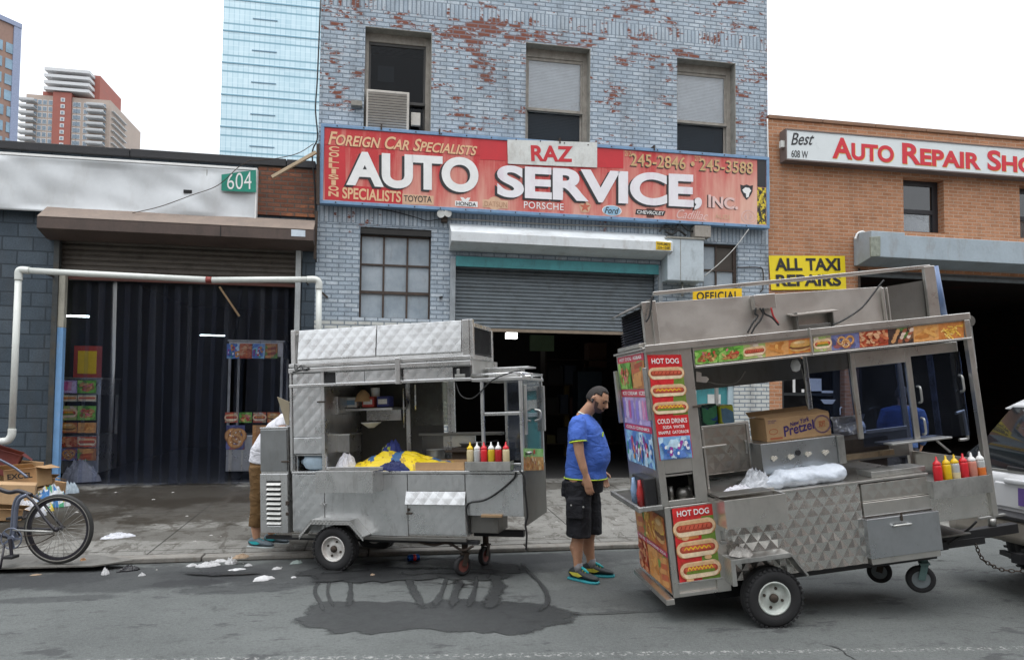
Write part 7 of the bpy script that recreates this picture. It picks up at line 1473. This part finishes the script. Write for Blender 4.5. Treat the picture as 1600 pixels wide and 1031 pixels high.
# ---- helper bending into the left cart
def simple_person(label,Mx,TSEC,spine,arms,legs,hd,mshirt,mpants,mskin,sleeve=.5,hairc=None,name='person',shirt_add=.012,pant_to=.1):
    p=thing(name,label,'person',M=Mx); b=MB(); rg=[]
    def tors(mb,g,a):
        R0=[]
        for i,(c,dp,wd) in enumerate(TSEC):
            t=Vector(TSEC[min(i+1,len(TSEC)-1)][0])-Vector(TSEC[max(i-1,0)][0]); R0.append(ringp(c,t,(0,1,0),dp*g+a,wd*g+a))
        mb.loft(R0)
    tors(b,.93,0)
    for A_ in arms: b.tube(A_,[.056,.05,.042,.036,.026][:len(A_)],14); d=Vector(A_[-1])-Vector(A_[-2]); hand(b,A_[-1],d,(0,1 if A_[0][1]<0 else -1,.3),.6)
    for L in legs: b.tube(L,[.09,.08,.06,.052,.036][:len(L)],14)
    c,f,u=hd; n0=Vector(TSEC[-1][0]); b.tube([n0-(Vector(c)-n0).normalized()*.05,n0,Vector(c)-Vector(u)*.06],[.06,.058,.056],14); f_,s_,u_=head(b,c,f,u)
    b.tube([Vector(c)+f_*.09+u_*.02,Vector(c)+f_*.118-u_*.02,Vector(c)+f_*.105-u_*.03],[.008,.013,.01],10)
    for sg in (-1,1): e=Vector(c)+s_*sg*.078-f_*.012; b.loft([ringp(e+s_*sg*t,s_*sg,u_,a,k,12) for t,a,k in ((-.012,.014,.022),(.006,.017,.030),(.013,.01,.022))])
    skinmesh(b,'body',mskin,p,.0075,2)
    h=MB(); head(h,c,f,u,1.04,40,24,lambda az,el: el>.6 or (abs(az)>1.5 and el>-.45)); o=h.build('hair',m_hair,p,world=False); md=o.modifiers.new('thickness','SOLIDIFY'); md.thickness=.014; md.offset=0
    e=MB()
    for sg in (-1,1): e.lathe(Vector(c)+s_*sg*.033+f_*.082+u_*.006,f_,[(.002,-.006),(.0125,-.002),(.0125,.002),(.002,.007)],12)
    e.build('eyes',M('dark_eye',(.03,.02,.015),.2),p,world=False)
    s=MB(); tors(s,1.03,shirt_add)
    for A_ in arms:
        p0=Vector(A_[0]); pts=[p0+Vector((0,-.04 if p0.y>0 else .04,0)),p0]; k=sleeve*(len(A_)-1)
        for i in range(1,len(A_)):
            if i<=k: pts.append(Vector(A_[i]))
            else: pts.append(Vector(A_[i-1]).lerp(Vector(A_[i]),max(k-(i-1),.05))); break
        if sleeve>0: s.tube(pts,[.072]+[.070-.008*i for i in range(len(pts)-1)],16)
    skinmesh(s,'shirt',mshirt,p,.009,4)
    t=MB(); c0=Vector(TSEC[0][0]); t.loft([ringp(c0+Vector((0,0,z)),(0,0,1),(0,1,0),TSEC[0][1]*g,TSEC[0][2]*g) for z,g in ((-.14,.9),(-.06,1.03),(.03,1.03))])
    for L in legs:
        pts=[Vector(q) for q in L if q[2]>=pant_to]; t.tube(pts,[.108,.098,.083,.076,.07][:len(pts)],16)
    skinmesh(t,'trousers',mpants,p,.010,4); return p
gA=atZ(412,852,.05); Mx=Matrix.Translation((gA.x,gA.y,.05))@Matrix.Rotation(rz1+R_(14),4,'Z'); m_br=cloth('brown_corduroy',(.13,.07,.022),.7,8); m_wt=cloth('white_cotton',(.62,.62,.66),.7,8); m_dn=cloth('blue_denim_shirt',(.05,.10,.24),.6,8); m_pt=cloth('dark_trousers',(.02,.022,.03),.6,8)
TB=[((-.02,0,.88),.13,.17),((.0,0,.99),.135,.18),((.07,0,1.10),.135,.185),((.16,0,1.21),.135,.19),((.26,0,1.31),.12,.19),((.34,0,1.365),.08,.12)]
p2=simple_person('person in white t-shirt and brown trousers bending into the left end of the cart',Mx,TB,None,[[(.24,-.21,1.33),(.27,-.27,1.20),(.42,-.23,1.08),(.52,-.2,1.06)],[(.26,.2,1.31),(.36,.23,1.18),(.48,.2,1.10),(.58,.18,1.1)]],
  [[(-.03,-.1,.86),(-.02,-.10,.62),(-.03,-.10,.40),(-.05,-.10,.22),(-.04,-.1,.09)],[(.0,.1,.86),(.03,.1,.62),(.03,.1,.40),(.02,.1,.22),(.05,.1,.09)]],((.46,0,1.42),(.85,0,-.52),(.52,0,.85)),m_wt,m_br,m_skin,.14)
for x,y in ((-.04,-.1),(.05,.1)): shoe(p2,(x,y,0),(1,-.15,0),M('grey_blue_shoe',(.10,.13,.15),.6),M('pale_sole',(.4,.45,.45),.6),m_tealx,.98)
gB=atZ(1412,792,.15); Mx=Matrix.Translation((gB.x,gB.y,SZ(gB.y)))@Matrix.Rotation(R_(58),4,'Z')
TU=[((0,0,.90),.12,.175),((.0,0,1.0),.12,.175),((.0,0,1.15),.125,.185),((.0,0,1.3),.125,.2),((-.01,0,1.42),.11,.20),((-.01,0,1.49),.07,.11)]
p3=simple_person('person seen from behind in a blue denim shirt beyond the right cart',Mx,TU,None,[[(0,-.215,1.40),(-.01,-.26,1.25),(.0,-.275,1.12),(.06,-.26,1.0),(.1,-.25,.93)],[(0,.215,1.40),(-.01,.26,1.25),(.0,.275,1.12),(.06,.26,1.0),(.1,.25,.93)]],
  [[(0,-.1,.88),(.0,-.10,.65),(.0,-.10,.45),(-.01,-.10,.25),(-.01,-.1,.09)],[(.0,.1,.88),(.0,.1,.65),(.0,.1,.45),(-.01,.1,.25),(-.01,.1,.09)]],((.02,0,1.645),(.97,0,-.2),(.2,0,.97)),m_dn,m_pt,m_skin,.95)
for x,y in ((-.01,-.1),(-.01,.1)): shoe(p3,(x,y,0),(1,.1*(1 if y>0 else -1),0),m_black,m_rubber,m_black,1.)
# ================================================================ white car at the right edge
tip=f2.M@Vector((2.36,.34,.36)); CH=R_(-1)
CM=Matrix.Translation((tip.x+.16,tip.y,0))@Matrix.Rotation(CH,4,'Z'); cr=thing('parked_car','white car cut by the right edge of the picture, towing the food cart','car',M=CM)
m_cpaint,nt,out=newmat('white_car_paint'); PR(nt,out,Base_Color=(.66,.67,.68,1),Roughness=.25,Coat_Weight=.6,Coat_Roughness=.05)
m_cgl,nt,out=newmat('dark_car_glass'); PR(nt,out,Base_Color=(.012,.014,.016,1),Roughness=.06,Specular_IOR_Level=.35)
def CB(mb,name,m,par=None,bev=0,seg=3): return mb.build(name,m,par or cr,world=False,bev=bev,seg=seg)
HW=.90
def carsec(x,zb,zs,zt,ws,wt):      # body section: sill, shoulder, top
    return [(x,-ws,zb),(x,-ws-.02,(zb+zs)/2),(x,-ws,zs),(x,-wt,zt),(x,wt,zt),(x,ws,zs),(x,ws+.02,(zb+zs)/2),(x,ws,zb)]
lo_=MB().loft([carsec(x,zb,zs,zt,ws,wt) for x,zb,zs,zt,ws,wt in ((.06,.52,.80,1.00,.80,.76),(.10,.46,.86,1.05,.87,.83),(.5,.40,.92,1.06,.90,.86),(1.6,.36,.94,1.06,.91,.87),(3.2,.36,.93,1.05,.91,.87),(3.7,.38,.90,1.02,.90,.84),(4.4,.42,.82,.92,.86,.78),(4.62,.48,.74,.80,.78,.7))],True,True); body=CB(lo_,'body',m_cpaint,None,.03)
gh=MB().loft([carsec(x,1.03,1.2,zt,ws,wt) for x,zt,ws,wt in ((.14,1.06,.83,.80),(.30,1.38,.80,.72),(.46,1.62,.76,.64),(.62,1.70,.74,.60),(2.0,1.74,.76,.62),(2.7,1.68,.76,.6),(3.35,1.08,.82,.78))],True,True); CB(gh,'greenhouse',m_cgl,None,.02)
CB(MB().loft([carsec(x,zt-.035,zt-.02,zt+.012,ws,wt) for x,zt,ws,wt in ((.46,1.63,.70,.62),(.62,1.705,.68,.6),(2.0,1.745,.68,.62),(2.68,1.69,.68,.6))],True,True),'roof',m_cpaint,None,.01)
CB(MB().loft([[(x,-w,z0),(x,-w,z1),(x,w,z1),(x,w,z0)] for x,w,z0,z1 in ((-.10,.70,.50,.66),(-.06,.84,.47,.68),(.10,.90,.45,.69),(.6,.915,.46,.66))],True,False),'rear_bumper',M('tan_grey_bumper',(.30,.27,.23),.5,0,.1,3),None,.03)
CB(MB().loft([[(x,-w,.664+d),(x,-w,.70+d),(x,w,.70+d),(x,w,.664+d)] for x,w,d in ((-.112,.68,0),(-.07,.82,.012),(.095,.885,.02))],True,False),'step_pad',m_black,None,.008)
CB(MB().box(.045,.075,-.42,.42,.74,.96),'tailgate_panel',m_cpaint,None,.02); CB(MB().box(.02,.07,-.30,.30,.955,1.0),'tailgate_handle',m_cpaint,None,.015)
o=CB(MB().box(.034,.044,-.16,.16,.78,.93),'licence_plate',M('violet_plate',(.14,.08,.30),.4)); 
for s in (-1,1): CB(MB().box(.052,.12,s*.80-.05,s*.80+.06,.70,.98),'tail_light',M('red_lens',(.35,.01,.015),.15),None,.015)
t=MB(); qv=[Vector((.082,.70,1.0)),Vector((.082,.50,1.0)),Vector((.082,.50,.965)),Vector((.082,.70,.965))]; put_text(t,qv,'LER',.012,bold=.03); CB(t,'chrome_letters',m_alu)
CB(MB().tube([(.09,-.3,1.09),(.12,.0,1.075),(.10,.32,1.085)],[.02,.012,.02],8),'rear_wiper',m_black); CB(MB().box(.10,.20,-.7,.7,1.045,1.065),'sill_trim',m_alu)
for x in (.95,3.65):
    for s in (-1,1): wheel(cr,(x,s*.80,.35),(0,s,0),.35,.22,m_alu,lugs=5)
CB(MB().bar((-.16,0,.37),(.3,0,.37),.09,.08).box(-.06,.05,-.05,.05,.40,.44).bar((-.1,-.4,.33),(.1,.4,.33),.05,.04),'hitch',m_black)
# safety chain
ch=thing('safety_chain','rusty safety chain sagging from the tow bar towards the white car','chain',M=Matrix.Translation(f2.P(1530,880,.34) and (f2.M@Vector((2.1,.3,.1)))))
A0=f2.M@f2.P(1523,846,.30); A1=f2.M@f2.P(1545,880,.30); A2=f2.M@f2.P(1575,891,.30); A3=CM@Vector((-.05,-.25,.33)); pts=bez([A0,(A0+A1)/2+Vector((-.01,0,-.03)),A1,A2,A3],40); mb=MB(); acc=0; k=0
for i in range(1,len(pts)):
    acc+=(pts[i]-pts[i-1]).length
    if acc>.034:
        d=(pts[i]-pts[i-2]).normalized(); n=d.cross(Vector((0,0,1))).normalized(); n=n if k%2 else d.cross(n).normalized(); side=d.cross(n).normalized(); c=pts[i]
        L=[c+d*.022*math.cos(a)+side*.013*math.sin(a) for a in [2*PI*j/12 for j in range(13)]]; mb.tube(L,.0045,6,False); acc=0; k+=1
mb.build('links',m_iron,ch)
# ================================================================ bicycle
hub=atZ(90,880,.07); BMx=Matrix.Translation((hub.x,hub.y,.066))@Matrix.Rotation(-CYAW,4,'Z'); bk=thing('bicycle','bicycle with grey curved frame parked at the kerb by the left edge','bicycle',M=BMx)
m_btyre=M('worn_bicycle_tyre',(.03,.03,.028),.8,0,.3,12); m_bframe=M('silver_grey_frame',(.17,.19,.25),.35,.5,.15,10); m_bblk=M('bicycle_black',(.02,.018,.024),.4)
def bwheel(x):
    R=.325; w=MB().ring((x,0,R),(0,1,0),R-.022,.022,64,10).build('wheel',m_btyre,bk,world=False)
    MB().lathe((x,0,R),(0,1,0),[(R-.062,-.011),(R-.042,-.015),(R-.030,-.013),(R-.030,.013),(R-.042,.015),(R-.062,.011),(R-.062,-.011)],64,True,False).build('rim',m_bblk,w,world=False)
    MB().ring((x,-.019,R),(0,1,0),R-.030,.005,64,8).build('whitewall',M('grimy_whitewall',(.2,.19,.17),.7),w,world=False)
    sp=MB(); 
    for i in range(32):
        a=2*PI*i/32; o_=.35*(1 if i%4<2 else -1); s=.03 if i%2 else -.03
        sp.cyl((x+.02*math.cos(a+o_*3),s,R+.02*math.sin(a+o_*3)),(x+(R-.05)*math.cos(a),0,R+(R-.05)*math.sin(a)),.0014,5)
    sp.build('spokes',m_alu,w,world=False); MB().lathe((x,0,R),(0,1,0),[(.012,-.07),(.016,-.05),(.024,-.035),(.018,-.02),(.018,.02),(.024,.035),(.016,.05),(.012,.07)],16).build('hub',m_bblk,w,world=False)
bwheel(0); bwheel(-1.16)
K=lambda px,py,v=0: ((px-90)/167.,v,.325+(828-py)/167.)
for s in (-1,1):
    MB().tube(bez([K(90,828,s*.06),K(72,808,s*.06),K(55,786,s*.05),K(40,776,s*.03)]),[.013]*25,10).build('seat_stay',m_bblk,bk,world=False)
    MB().tube([K(88,831,s*.06),K(24,829,s*.045)],.010,10).build('chain_stay',m_alu if s<0 else m_bblk,bk,world=False)
for off,a in ((0,-.03),(-11,.03)): MB().tube(bez([K(24+off,840,a),K(25+off,815,a),K(26+off,795,a),K(31+off,781,a),K(42+off,775,a)]),.018,12).build('frame_tube',m_bframe,bk,world=False)
MB().tube(bez([K(45,776),K(25,770),K(5,771),K(-40,752),K(-70,735)]),.020,12).tube(bez([K(14,842),K(-20,830),K(-60,790),K(-70,765)]),.02,12).build('main_frame',m_bblk,bk,world=False)
MB().tube([K(-66,770),K(-74,715)],.024,12).build('head_tube',m_bblk,bk,world=False)
for s in (-1,1): MB().tube(bez([K(-68,765,s*.03),K(-82,800,s*.06),K(-103.7,828,s*.06)]),.012,10).build('fork_blade',m_bblk,bk,world=False)
hb=MB().tube(bez([K(-74,715),K(-70,705,0),K(-50,712,-.12),K(-20,728,-.26),K(4,760,-.30),K(9,756,-.30)]),.012,10).tube(bez([K(-70,705,0),K(-50,712,.12),K(-20,735,.26),K(4,755,.30)]),.012,10).build('handlebar',m_bframe,bk,world=False)
MB().tube([K(6,760,-.30),K(21,747,-.30)],.018,12).build('grip',m_rubber,hb,world=False); MB().tube(bez([K(8,765,-.3),K(14,766,-.33),K(20,762,-.34)]),.006,8).build('brake_lever',m_bblk,hb,world=False)
cg=MB().ring(K(22,842,-.05),(0,1,0),.095,.006,40,8)
for i in range(5): a=2*PI*i/5; c=Vector(K(22,842,-.05)); cg.bar(c,c+Vector((.092*math.cos(a),0,.092*math.sin(a))),.02,.006,(0,1,0))
cg.lathe(K(22,842,-.04),(0,1,0),[(.03,-.02),(.03,.05)],14); cgo=cg.build('chainring',m_bframe,bk,world=False)
for s,p in ((-1,(28,868)),(1,(8,815))):
    c=Vector(K(22,842,s*.07)); e=Vector(K(*p,s*.085)); MB().bar(c,e,.025,.014,(0,1,0)).build('crank',m_bblk,cgo,world=False); MB().box(e.x-.045,e.x+.045,e.y+s*.01-.05,e.y+s*.01+.05,e.z-.014,e.z+.014).build('pedal',m_rubber,cgo,world=False,bev=.006)
MB().tube([K(14,850,-.07),K(20,884,-.16)],.009,8).build('kickstand',m_bblk,bk,world=False)
MB().tube(bez([K(40,838,-.05),K(70,836,-.045),K(88,834,-.045)]),.005,6).tube(bez([K(22,858,-.05),K(60,850,-.045),K(88,836,-.045)]),.005,6).build('chain',m_iron,bk,world=False)
# ================================================================ rubbish heap at the left wall
def cbox(label,px,py,w,d,h,rz,Y,z,m=m_card,tilt=0,txt=None,flap=True):
    c=atY(px,py,Y); Mx=Matrix.Translation((c.x,Y,z))@Matrix.Rotation(rz,4,'Z')@Matrix.Rotation(tilt,4,'Y'); t=thing('cardboard_box',label,'box',M=Mx,group='cardboard boxes dumped by the wall')
    o=MB().box(-w/2,w/2,-d/2,d/2,0,h).build('box_body',m,t,world=False,bev=.006)
    if flap: MB().prism([(-w/2,-d/2,h+.002),(w/2,-d/2,h+.002),(w/2+.03,-d/2-.13,h+.06),(-w/2-.02,-d/2-.12,h+.07)],(0,0,0),(0,0,.005)).prism([(w/2,-d/2,h+.002),(w/2,d/2,h+.002),(w/2+.12,d/2,h-.05),(w/2+.13,-d/2,h-.03)],(0,0,0),(0,0,.005)).build('box_flaps',m,t,world=False)
    if txt: s=MB(); put_text(s,[Vector((-w*.38,-d/2,h*.78)),Vector((w*.38,-d/2,h*.78)),Vector((w*.38,-d/2,h*.5)),Vector((-w*.38,-d/2,h*.5))],txt,.002,bold=.03); s.build('box_print',m_ink,o,world=False)
    return t
m_card2=M('tan_cardboard',(.47,.31,.17),.8,0,.12,5,.1,60,.2)
cbox('large plain tan cardboard box leaning behind the bicycle',22,790,.42,.36,.34,.35,-1.55,.14,m_card2,.08,None,False)
cbox('cardboard box printed EXCEL on top of the rubbish heap',45,760,.42,.34,.26,-.12,-1.15,.38,m_card,-.1,'EXCEL')
cbox('small brown box with printed side against the wall behind the EXCEL box',66,775,.24,.22,.30,.5,-.85,.17,m_card,.05,'FRESH',True)
cbox('dark red cardboard box at the top left of the rubbish heap',-2,735,.34,.3,.32,.3,-1.0,.55,M('dark_red_board',(.16,.04,.035),.7),.35,None,True)
cbox('flat torn brown cardboard by the blue post',88,765,.26,.05,.2,-.4,-.5,.18,m_card,.1,None,False)
cbox('crushed cardboard box under the EXCEL box',40,790,.5,.4,.22,.1,-1.1,.15,m_card2,0,None,False)
cbox('opened cardboard sheet leaning behind the EXCEL box',30,742,.5,.03,.34,.2,-.75,.36,m_card,.12,None,False)
cbox('small crushed box in front of the tan box by the bicycle',10,815,.26,.22,.14,.6,-2.2,.12,m_card,.15,None,True)
def litter(name,label,cat,px,py,z,wpx,h,mat,seed,asp=.6,amp=.4,group=None,colf=None,rz=.3,dz=0):
    g=atZ(px,py,z); k=(g-CPOS).dot(FWD)/CF; zz=z
    if g.y>-4.05: 
        for _ in range(3): zz=SZ(g.y); g=atZ(px,py,zz); 
    else: zz=.002 if z<.04 else z
    o=crumple(name,mat,(g.x,g.y,zz+dz),wpx*k/2,wpx*k/2*asp,h,seed,rz,amp,colf=colf); return tag(o,label,cat,group)
m_lit=M('white_litter',(.55,.55,.55),.7,0,.08,20); m_film=M('white_bag_film',(.52,.53,.56),.22,0,.12,14,.8,30)
def multi(d,k):
    n=mnoise.noise(d*9+Vector((3,1,2))); return (.62,.45,.03) if n>.22 else ((.05,.18,.42) if n<-.28 else ((.08,.35,.18) if -.08<n<-.0 else (.58,.60,.62)))
m_multi=M('coloured_wrappers',(1,1,1),.4,0,.1,12,vcol=True)
litter('rubbish_bag','plastic bag of colourful wrappers at the foot of the rubbish heap','bag',76,790,.1,58,.20,m_multi,3.1,.7,.5,None,multi)
litter('rubbish_bag','torn white bag between the bicycle wheel and the cardboard','bag',40,806,.1,50,.14,m_film,6.6,.7,.5)
litter('rubbish_bag','blue and green snack bags spilled in front of the brown cardboard','bag',62,798,.1,40,.13,m_multi,8.3,.7,.5,None,multi)
litter('rubbish_bag','white and red bag hanging over the dark red box','bag',12,765,.3,34,.14,m_multi,5.3,.7,.5,None,lambda d,k:(.5,.04,.06) if mnoise.noise(d*11)>.3 else (.6,.6,.62),dz=.4)
litter('rubbish_bag','pale blue bag beside the blue painted post','bag',108,770,.15,26,.12,M('pale_blue_film',(.42,.50,.56),.35),1.7,.7,.5)
litter('rubbish_bag','white bag with red edge on top of the rubbish heap','bag',14,742,.55,40,.16,m_film,9.4,.7,.5,dz=.62)
litter('plastic_bag','flat white plastic bag lying on the sidewalk right of the bicycle','bag',184,839,.1,46,.035,m_film,4.2,.5,.5)
litter('paper_scrap','crumpled white tissue on the road below the bicycle wheel','litter',164,897,.002,13,.04,m_lit,2.2,.8,.5)
litter('food_tray','black plastic food tray upside down in the gutter','litter',201,891,.002,30,.04,M('black_plastic_tray',(.012,.012,.014),.25),7.7,.45,.3)
litter('paper_scrap','torn white napkin in the gutter left of the left cart','litter',326,884,.002,34,.03,m_lit,5.5,.4,.6)
litter('paper_scrap','folded white paper near the steel plate edge in the gutter','litter',362,880,.002,18,.045,m_lit,8.8,.7,.5)
litter('paper_scrap','thin white sheet just below the folded paper in the gutter','litter',370,890,.002,26,.012,m_lit,1.3,.35,.4)
litter('paper_scrap','plump white paper packet on the road left of the cart wheel','litter',411,905,.002,31,.03,m_lit,3.9,.55,.25)
litter('paper_scrap','tiny white scrap on the road right of the paper packet','litter',459,902,.002,8,.01,m_lit,6.1)
litter('paper_scrap','grey green scrap in the gutter beside the cart tyre','litter',463,880,.002,16,.025,M('grey_green_paper',(.3,.36,.34),.7),7.2,.4,.5)
litter('paper_scrap','tan crumpled leaf of paper on the steel plate','litter',377,871,.06,24,.03,M('tan_paper',(.34,.25,.17),.8),4.9,.5,.5)
litter('paper_scrap','small tan wrapper under the bicycle wheel','litter',130,877,.06,11,.025,M('orange_tan_paper',(.45,.25,.12),.8),5.9,.6,.5)
litter('paper_scrap','thin tan flake on the road below the bicycle pedal','litter',56,898,.002,16,.008,M('tan_paper',(.34,.25,.17),.8),9.1,.3,.5)
litter('paper_scrap','small pale scrap on the road in front of the cart','litter',582,899,.002,9,.014,M('tan_paper',(.34,.25,.17),.8),2.7,.6,.5)
litter('plastic_bag','dusty plastic heap behind the strip curtain by the blue post','bag',125,752,.19,55,.28,M('dusty_film',(.28,.28,.30),.5,0,.2,12),2.9,.5,.4)
for i,(px,py,wp,lab) in enumerate(((300,884,14,'small torn paper on the road just right of the steel plate'),(345,877,22,'long thin white strip lying along the kerb edge'),(388,884,10,'small white scrap in the gutter below the tan crumpled leaf'),(432,889,12,'small white curl of paper on the road near the helper\'s shoe'),(255,877,16,'pale scrap against the kerb right of the steel plate'),(222,899,9,'small white chip on the road below the black food tray'))): litter('paper_scrap',lab,'litter',px,py,.002,wp,.018,m_lit,11.3+i*2.3,.5,.5)
random.seed(5); m_fleck=M('grey_fleck',(.42,.41,.39),.8)
PS=[(181,769),(270,769),(292,806),(120,800),(392,806),(330,836),(345,838),(420,818),(240,780),(305,845),(870,815),(905,845),(962,812),(975,838),(850,838),(958,826),(380,880),(440,886),(245,890),(500,862)]
for i,(px,py) in enumerate(PS): litter('paper_flake','tiny pale fleck of litter on the pavement','litter',px,py,.1 if py<860 else .002,random.uniform(2,5.5),.005,m_fleck,i*1.7,.6,.5,'tiny flecks of litter')
g=atZ(646,876,.002); cn=thing('drink_can','shiny blue drink can lying in the gutter under the left cart','can',(g.x,g.y,.002))
d=Vector((.95,.3,0)); c=Vector((g.x,g.y,.036)); MB().lathe(c,d,[(.025,-.06),(.033,-.052),(.033,.05),(.026,.06)],20).build('can_body',M('blue_can',(.02,.12,.45),.25,.6,.1,20),cn); MB().lathe(c+d*.0605,d,[(.027,0),(.026,.003),(.02,-.001)],18).build('can_end',m_alu,cn); MB().lathe(c,d,[(.0335,-.01),(.0335,.02)],20).build('can_band',m_red,cn)
# ================================================================ carts stored behind the strip curtain
def stored_cart(label,px0,px1,Y,top,pics,extra=None):
    a=atY(px0,740,Y); b=atY(px1,740,Y); t=thing('stored_cart',label,'food cart',((a.x+b.x)/2,Y+.4,.2)); zt=atY(px0,top,Y).z
    MB().box(a.x,b.x,Y+.01,Y+.8,.35,.95).box(a.x,b.x,Y+.01,Y+.8,zt-.25,zt).build('cart_body',m_steel,t,bev=.005)
    MB().box(a.x,a.x+.04,Y,Y+.04,.95,zt-.25).box(b.x-.04,b.x,Y,Y+.04,.95,zt-.25).box(a.x,a.x+.04,Y+.76,Y+.8,.95,zt-.25).box(b.x-.04,b.x,Y+.76,Y+.8,.95,zt-.25).box(a.x-.02,b.x+.02,Y-.01,Y+.82,zt+.001,zt+.03).build('frame_posts',m_alu,t)
    for x in (a.x+.15,b.x-.15): MB().cyl((x,Y+.1,.33),(x,Y+.14,.33),.12,18).build('wheel',m_rubber,t)
    for (k,x0,y0,x1,y1,s) in pics:
        q=[atY(x0,y0,Y),atY(x1,y0,Y),atY(x1,y1,Y),atY(x0,y1,Y)]; q=[Vector((p.x,Y,p.z)) for p in q]; z1=(q[0].z+q[1].z)/2; z0=(q[2].z+q[3].z)/2; q=[Vector((q[0].x,Y,z1)),Vector((q[1].x,Y,z1)),Vector((q[1].x,Y,z0)),Vector((q[0].x,Y,z0))]
        p=Pic(q,.012); p.draw(k,s); p.build(t,'food_picture',True)
    return t
LP=[]
for r,(y0,y1) in enumerate(((594,614),(617,627),(634,656),(660,676),(682,698),(700,719))):
    for c,(x0,x1) in enumerate(((95,121),(122,151))): LP.append((('ices','salad'),('mustard','hotdog'),('relish','salad'),('burger','nuggets'),('meat','hotdog'),('pretzel','kebab'))[r][c:c+1]+(x0,y0,x1,y1,r*3+c))
stored_cart('dim food cart with rows of food pictures behind the left of the curtain',92,153,.75,592,LP)
yb=thing('hanging_banner','red banner with a yellow panel hanging behind the left of the curtain','banner',atY(135,590,.95)); a=atY(116,540,.95); b=atY(158,590,.95)
MB().box(a.x,b.x,.95,.97,b.z,a.z).build('banner_cloth',M('deep_red_cloth',(.35,.03,.015),.6),yb); a2=atY(122,548,.94); b2=atY(150,584,.94); MB().box(a2.x,b2.x,.94,.949,b2.z,a2.z).build('yellow_panel',m_yel,yb)
RP=[(k,355+i*20,537,374+i*20,560,40+i) for i,k in enumerate(('drinks','meat','drinks','kebab'))]+[(k,352+i*22,644,372+i*22,660,50+i) for i,k in enumerate(('hotdog','salad','mustard','burger'))]+[('pretzel',354,664,383,702,60),('nuggets',395,664,430,702,61)]
stored_cart('bright food cart with pretzel picture behind the parted right of the curtain',352,438,.8,533,RP)

bpy.data.objects.remove(_fo); bpy.data.curves.remove(_fc)
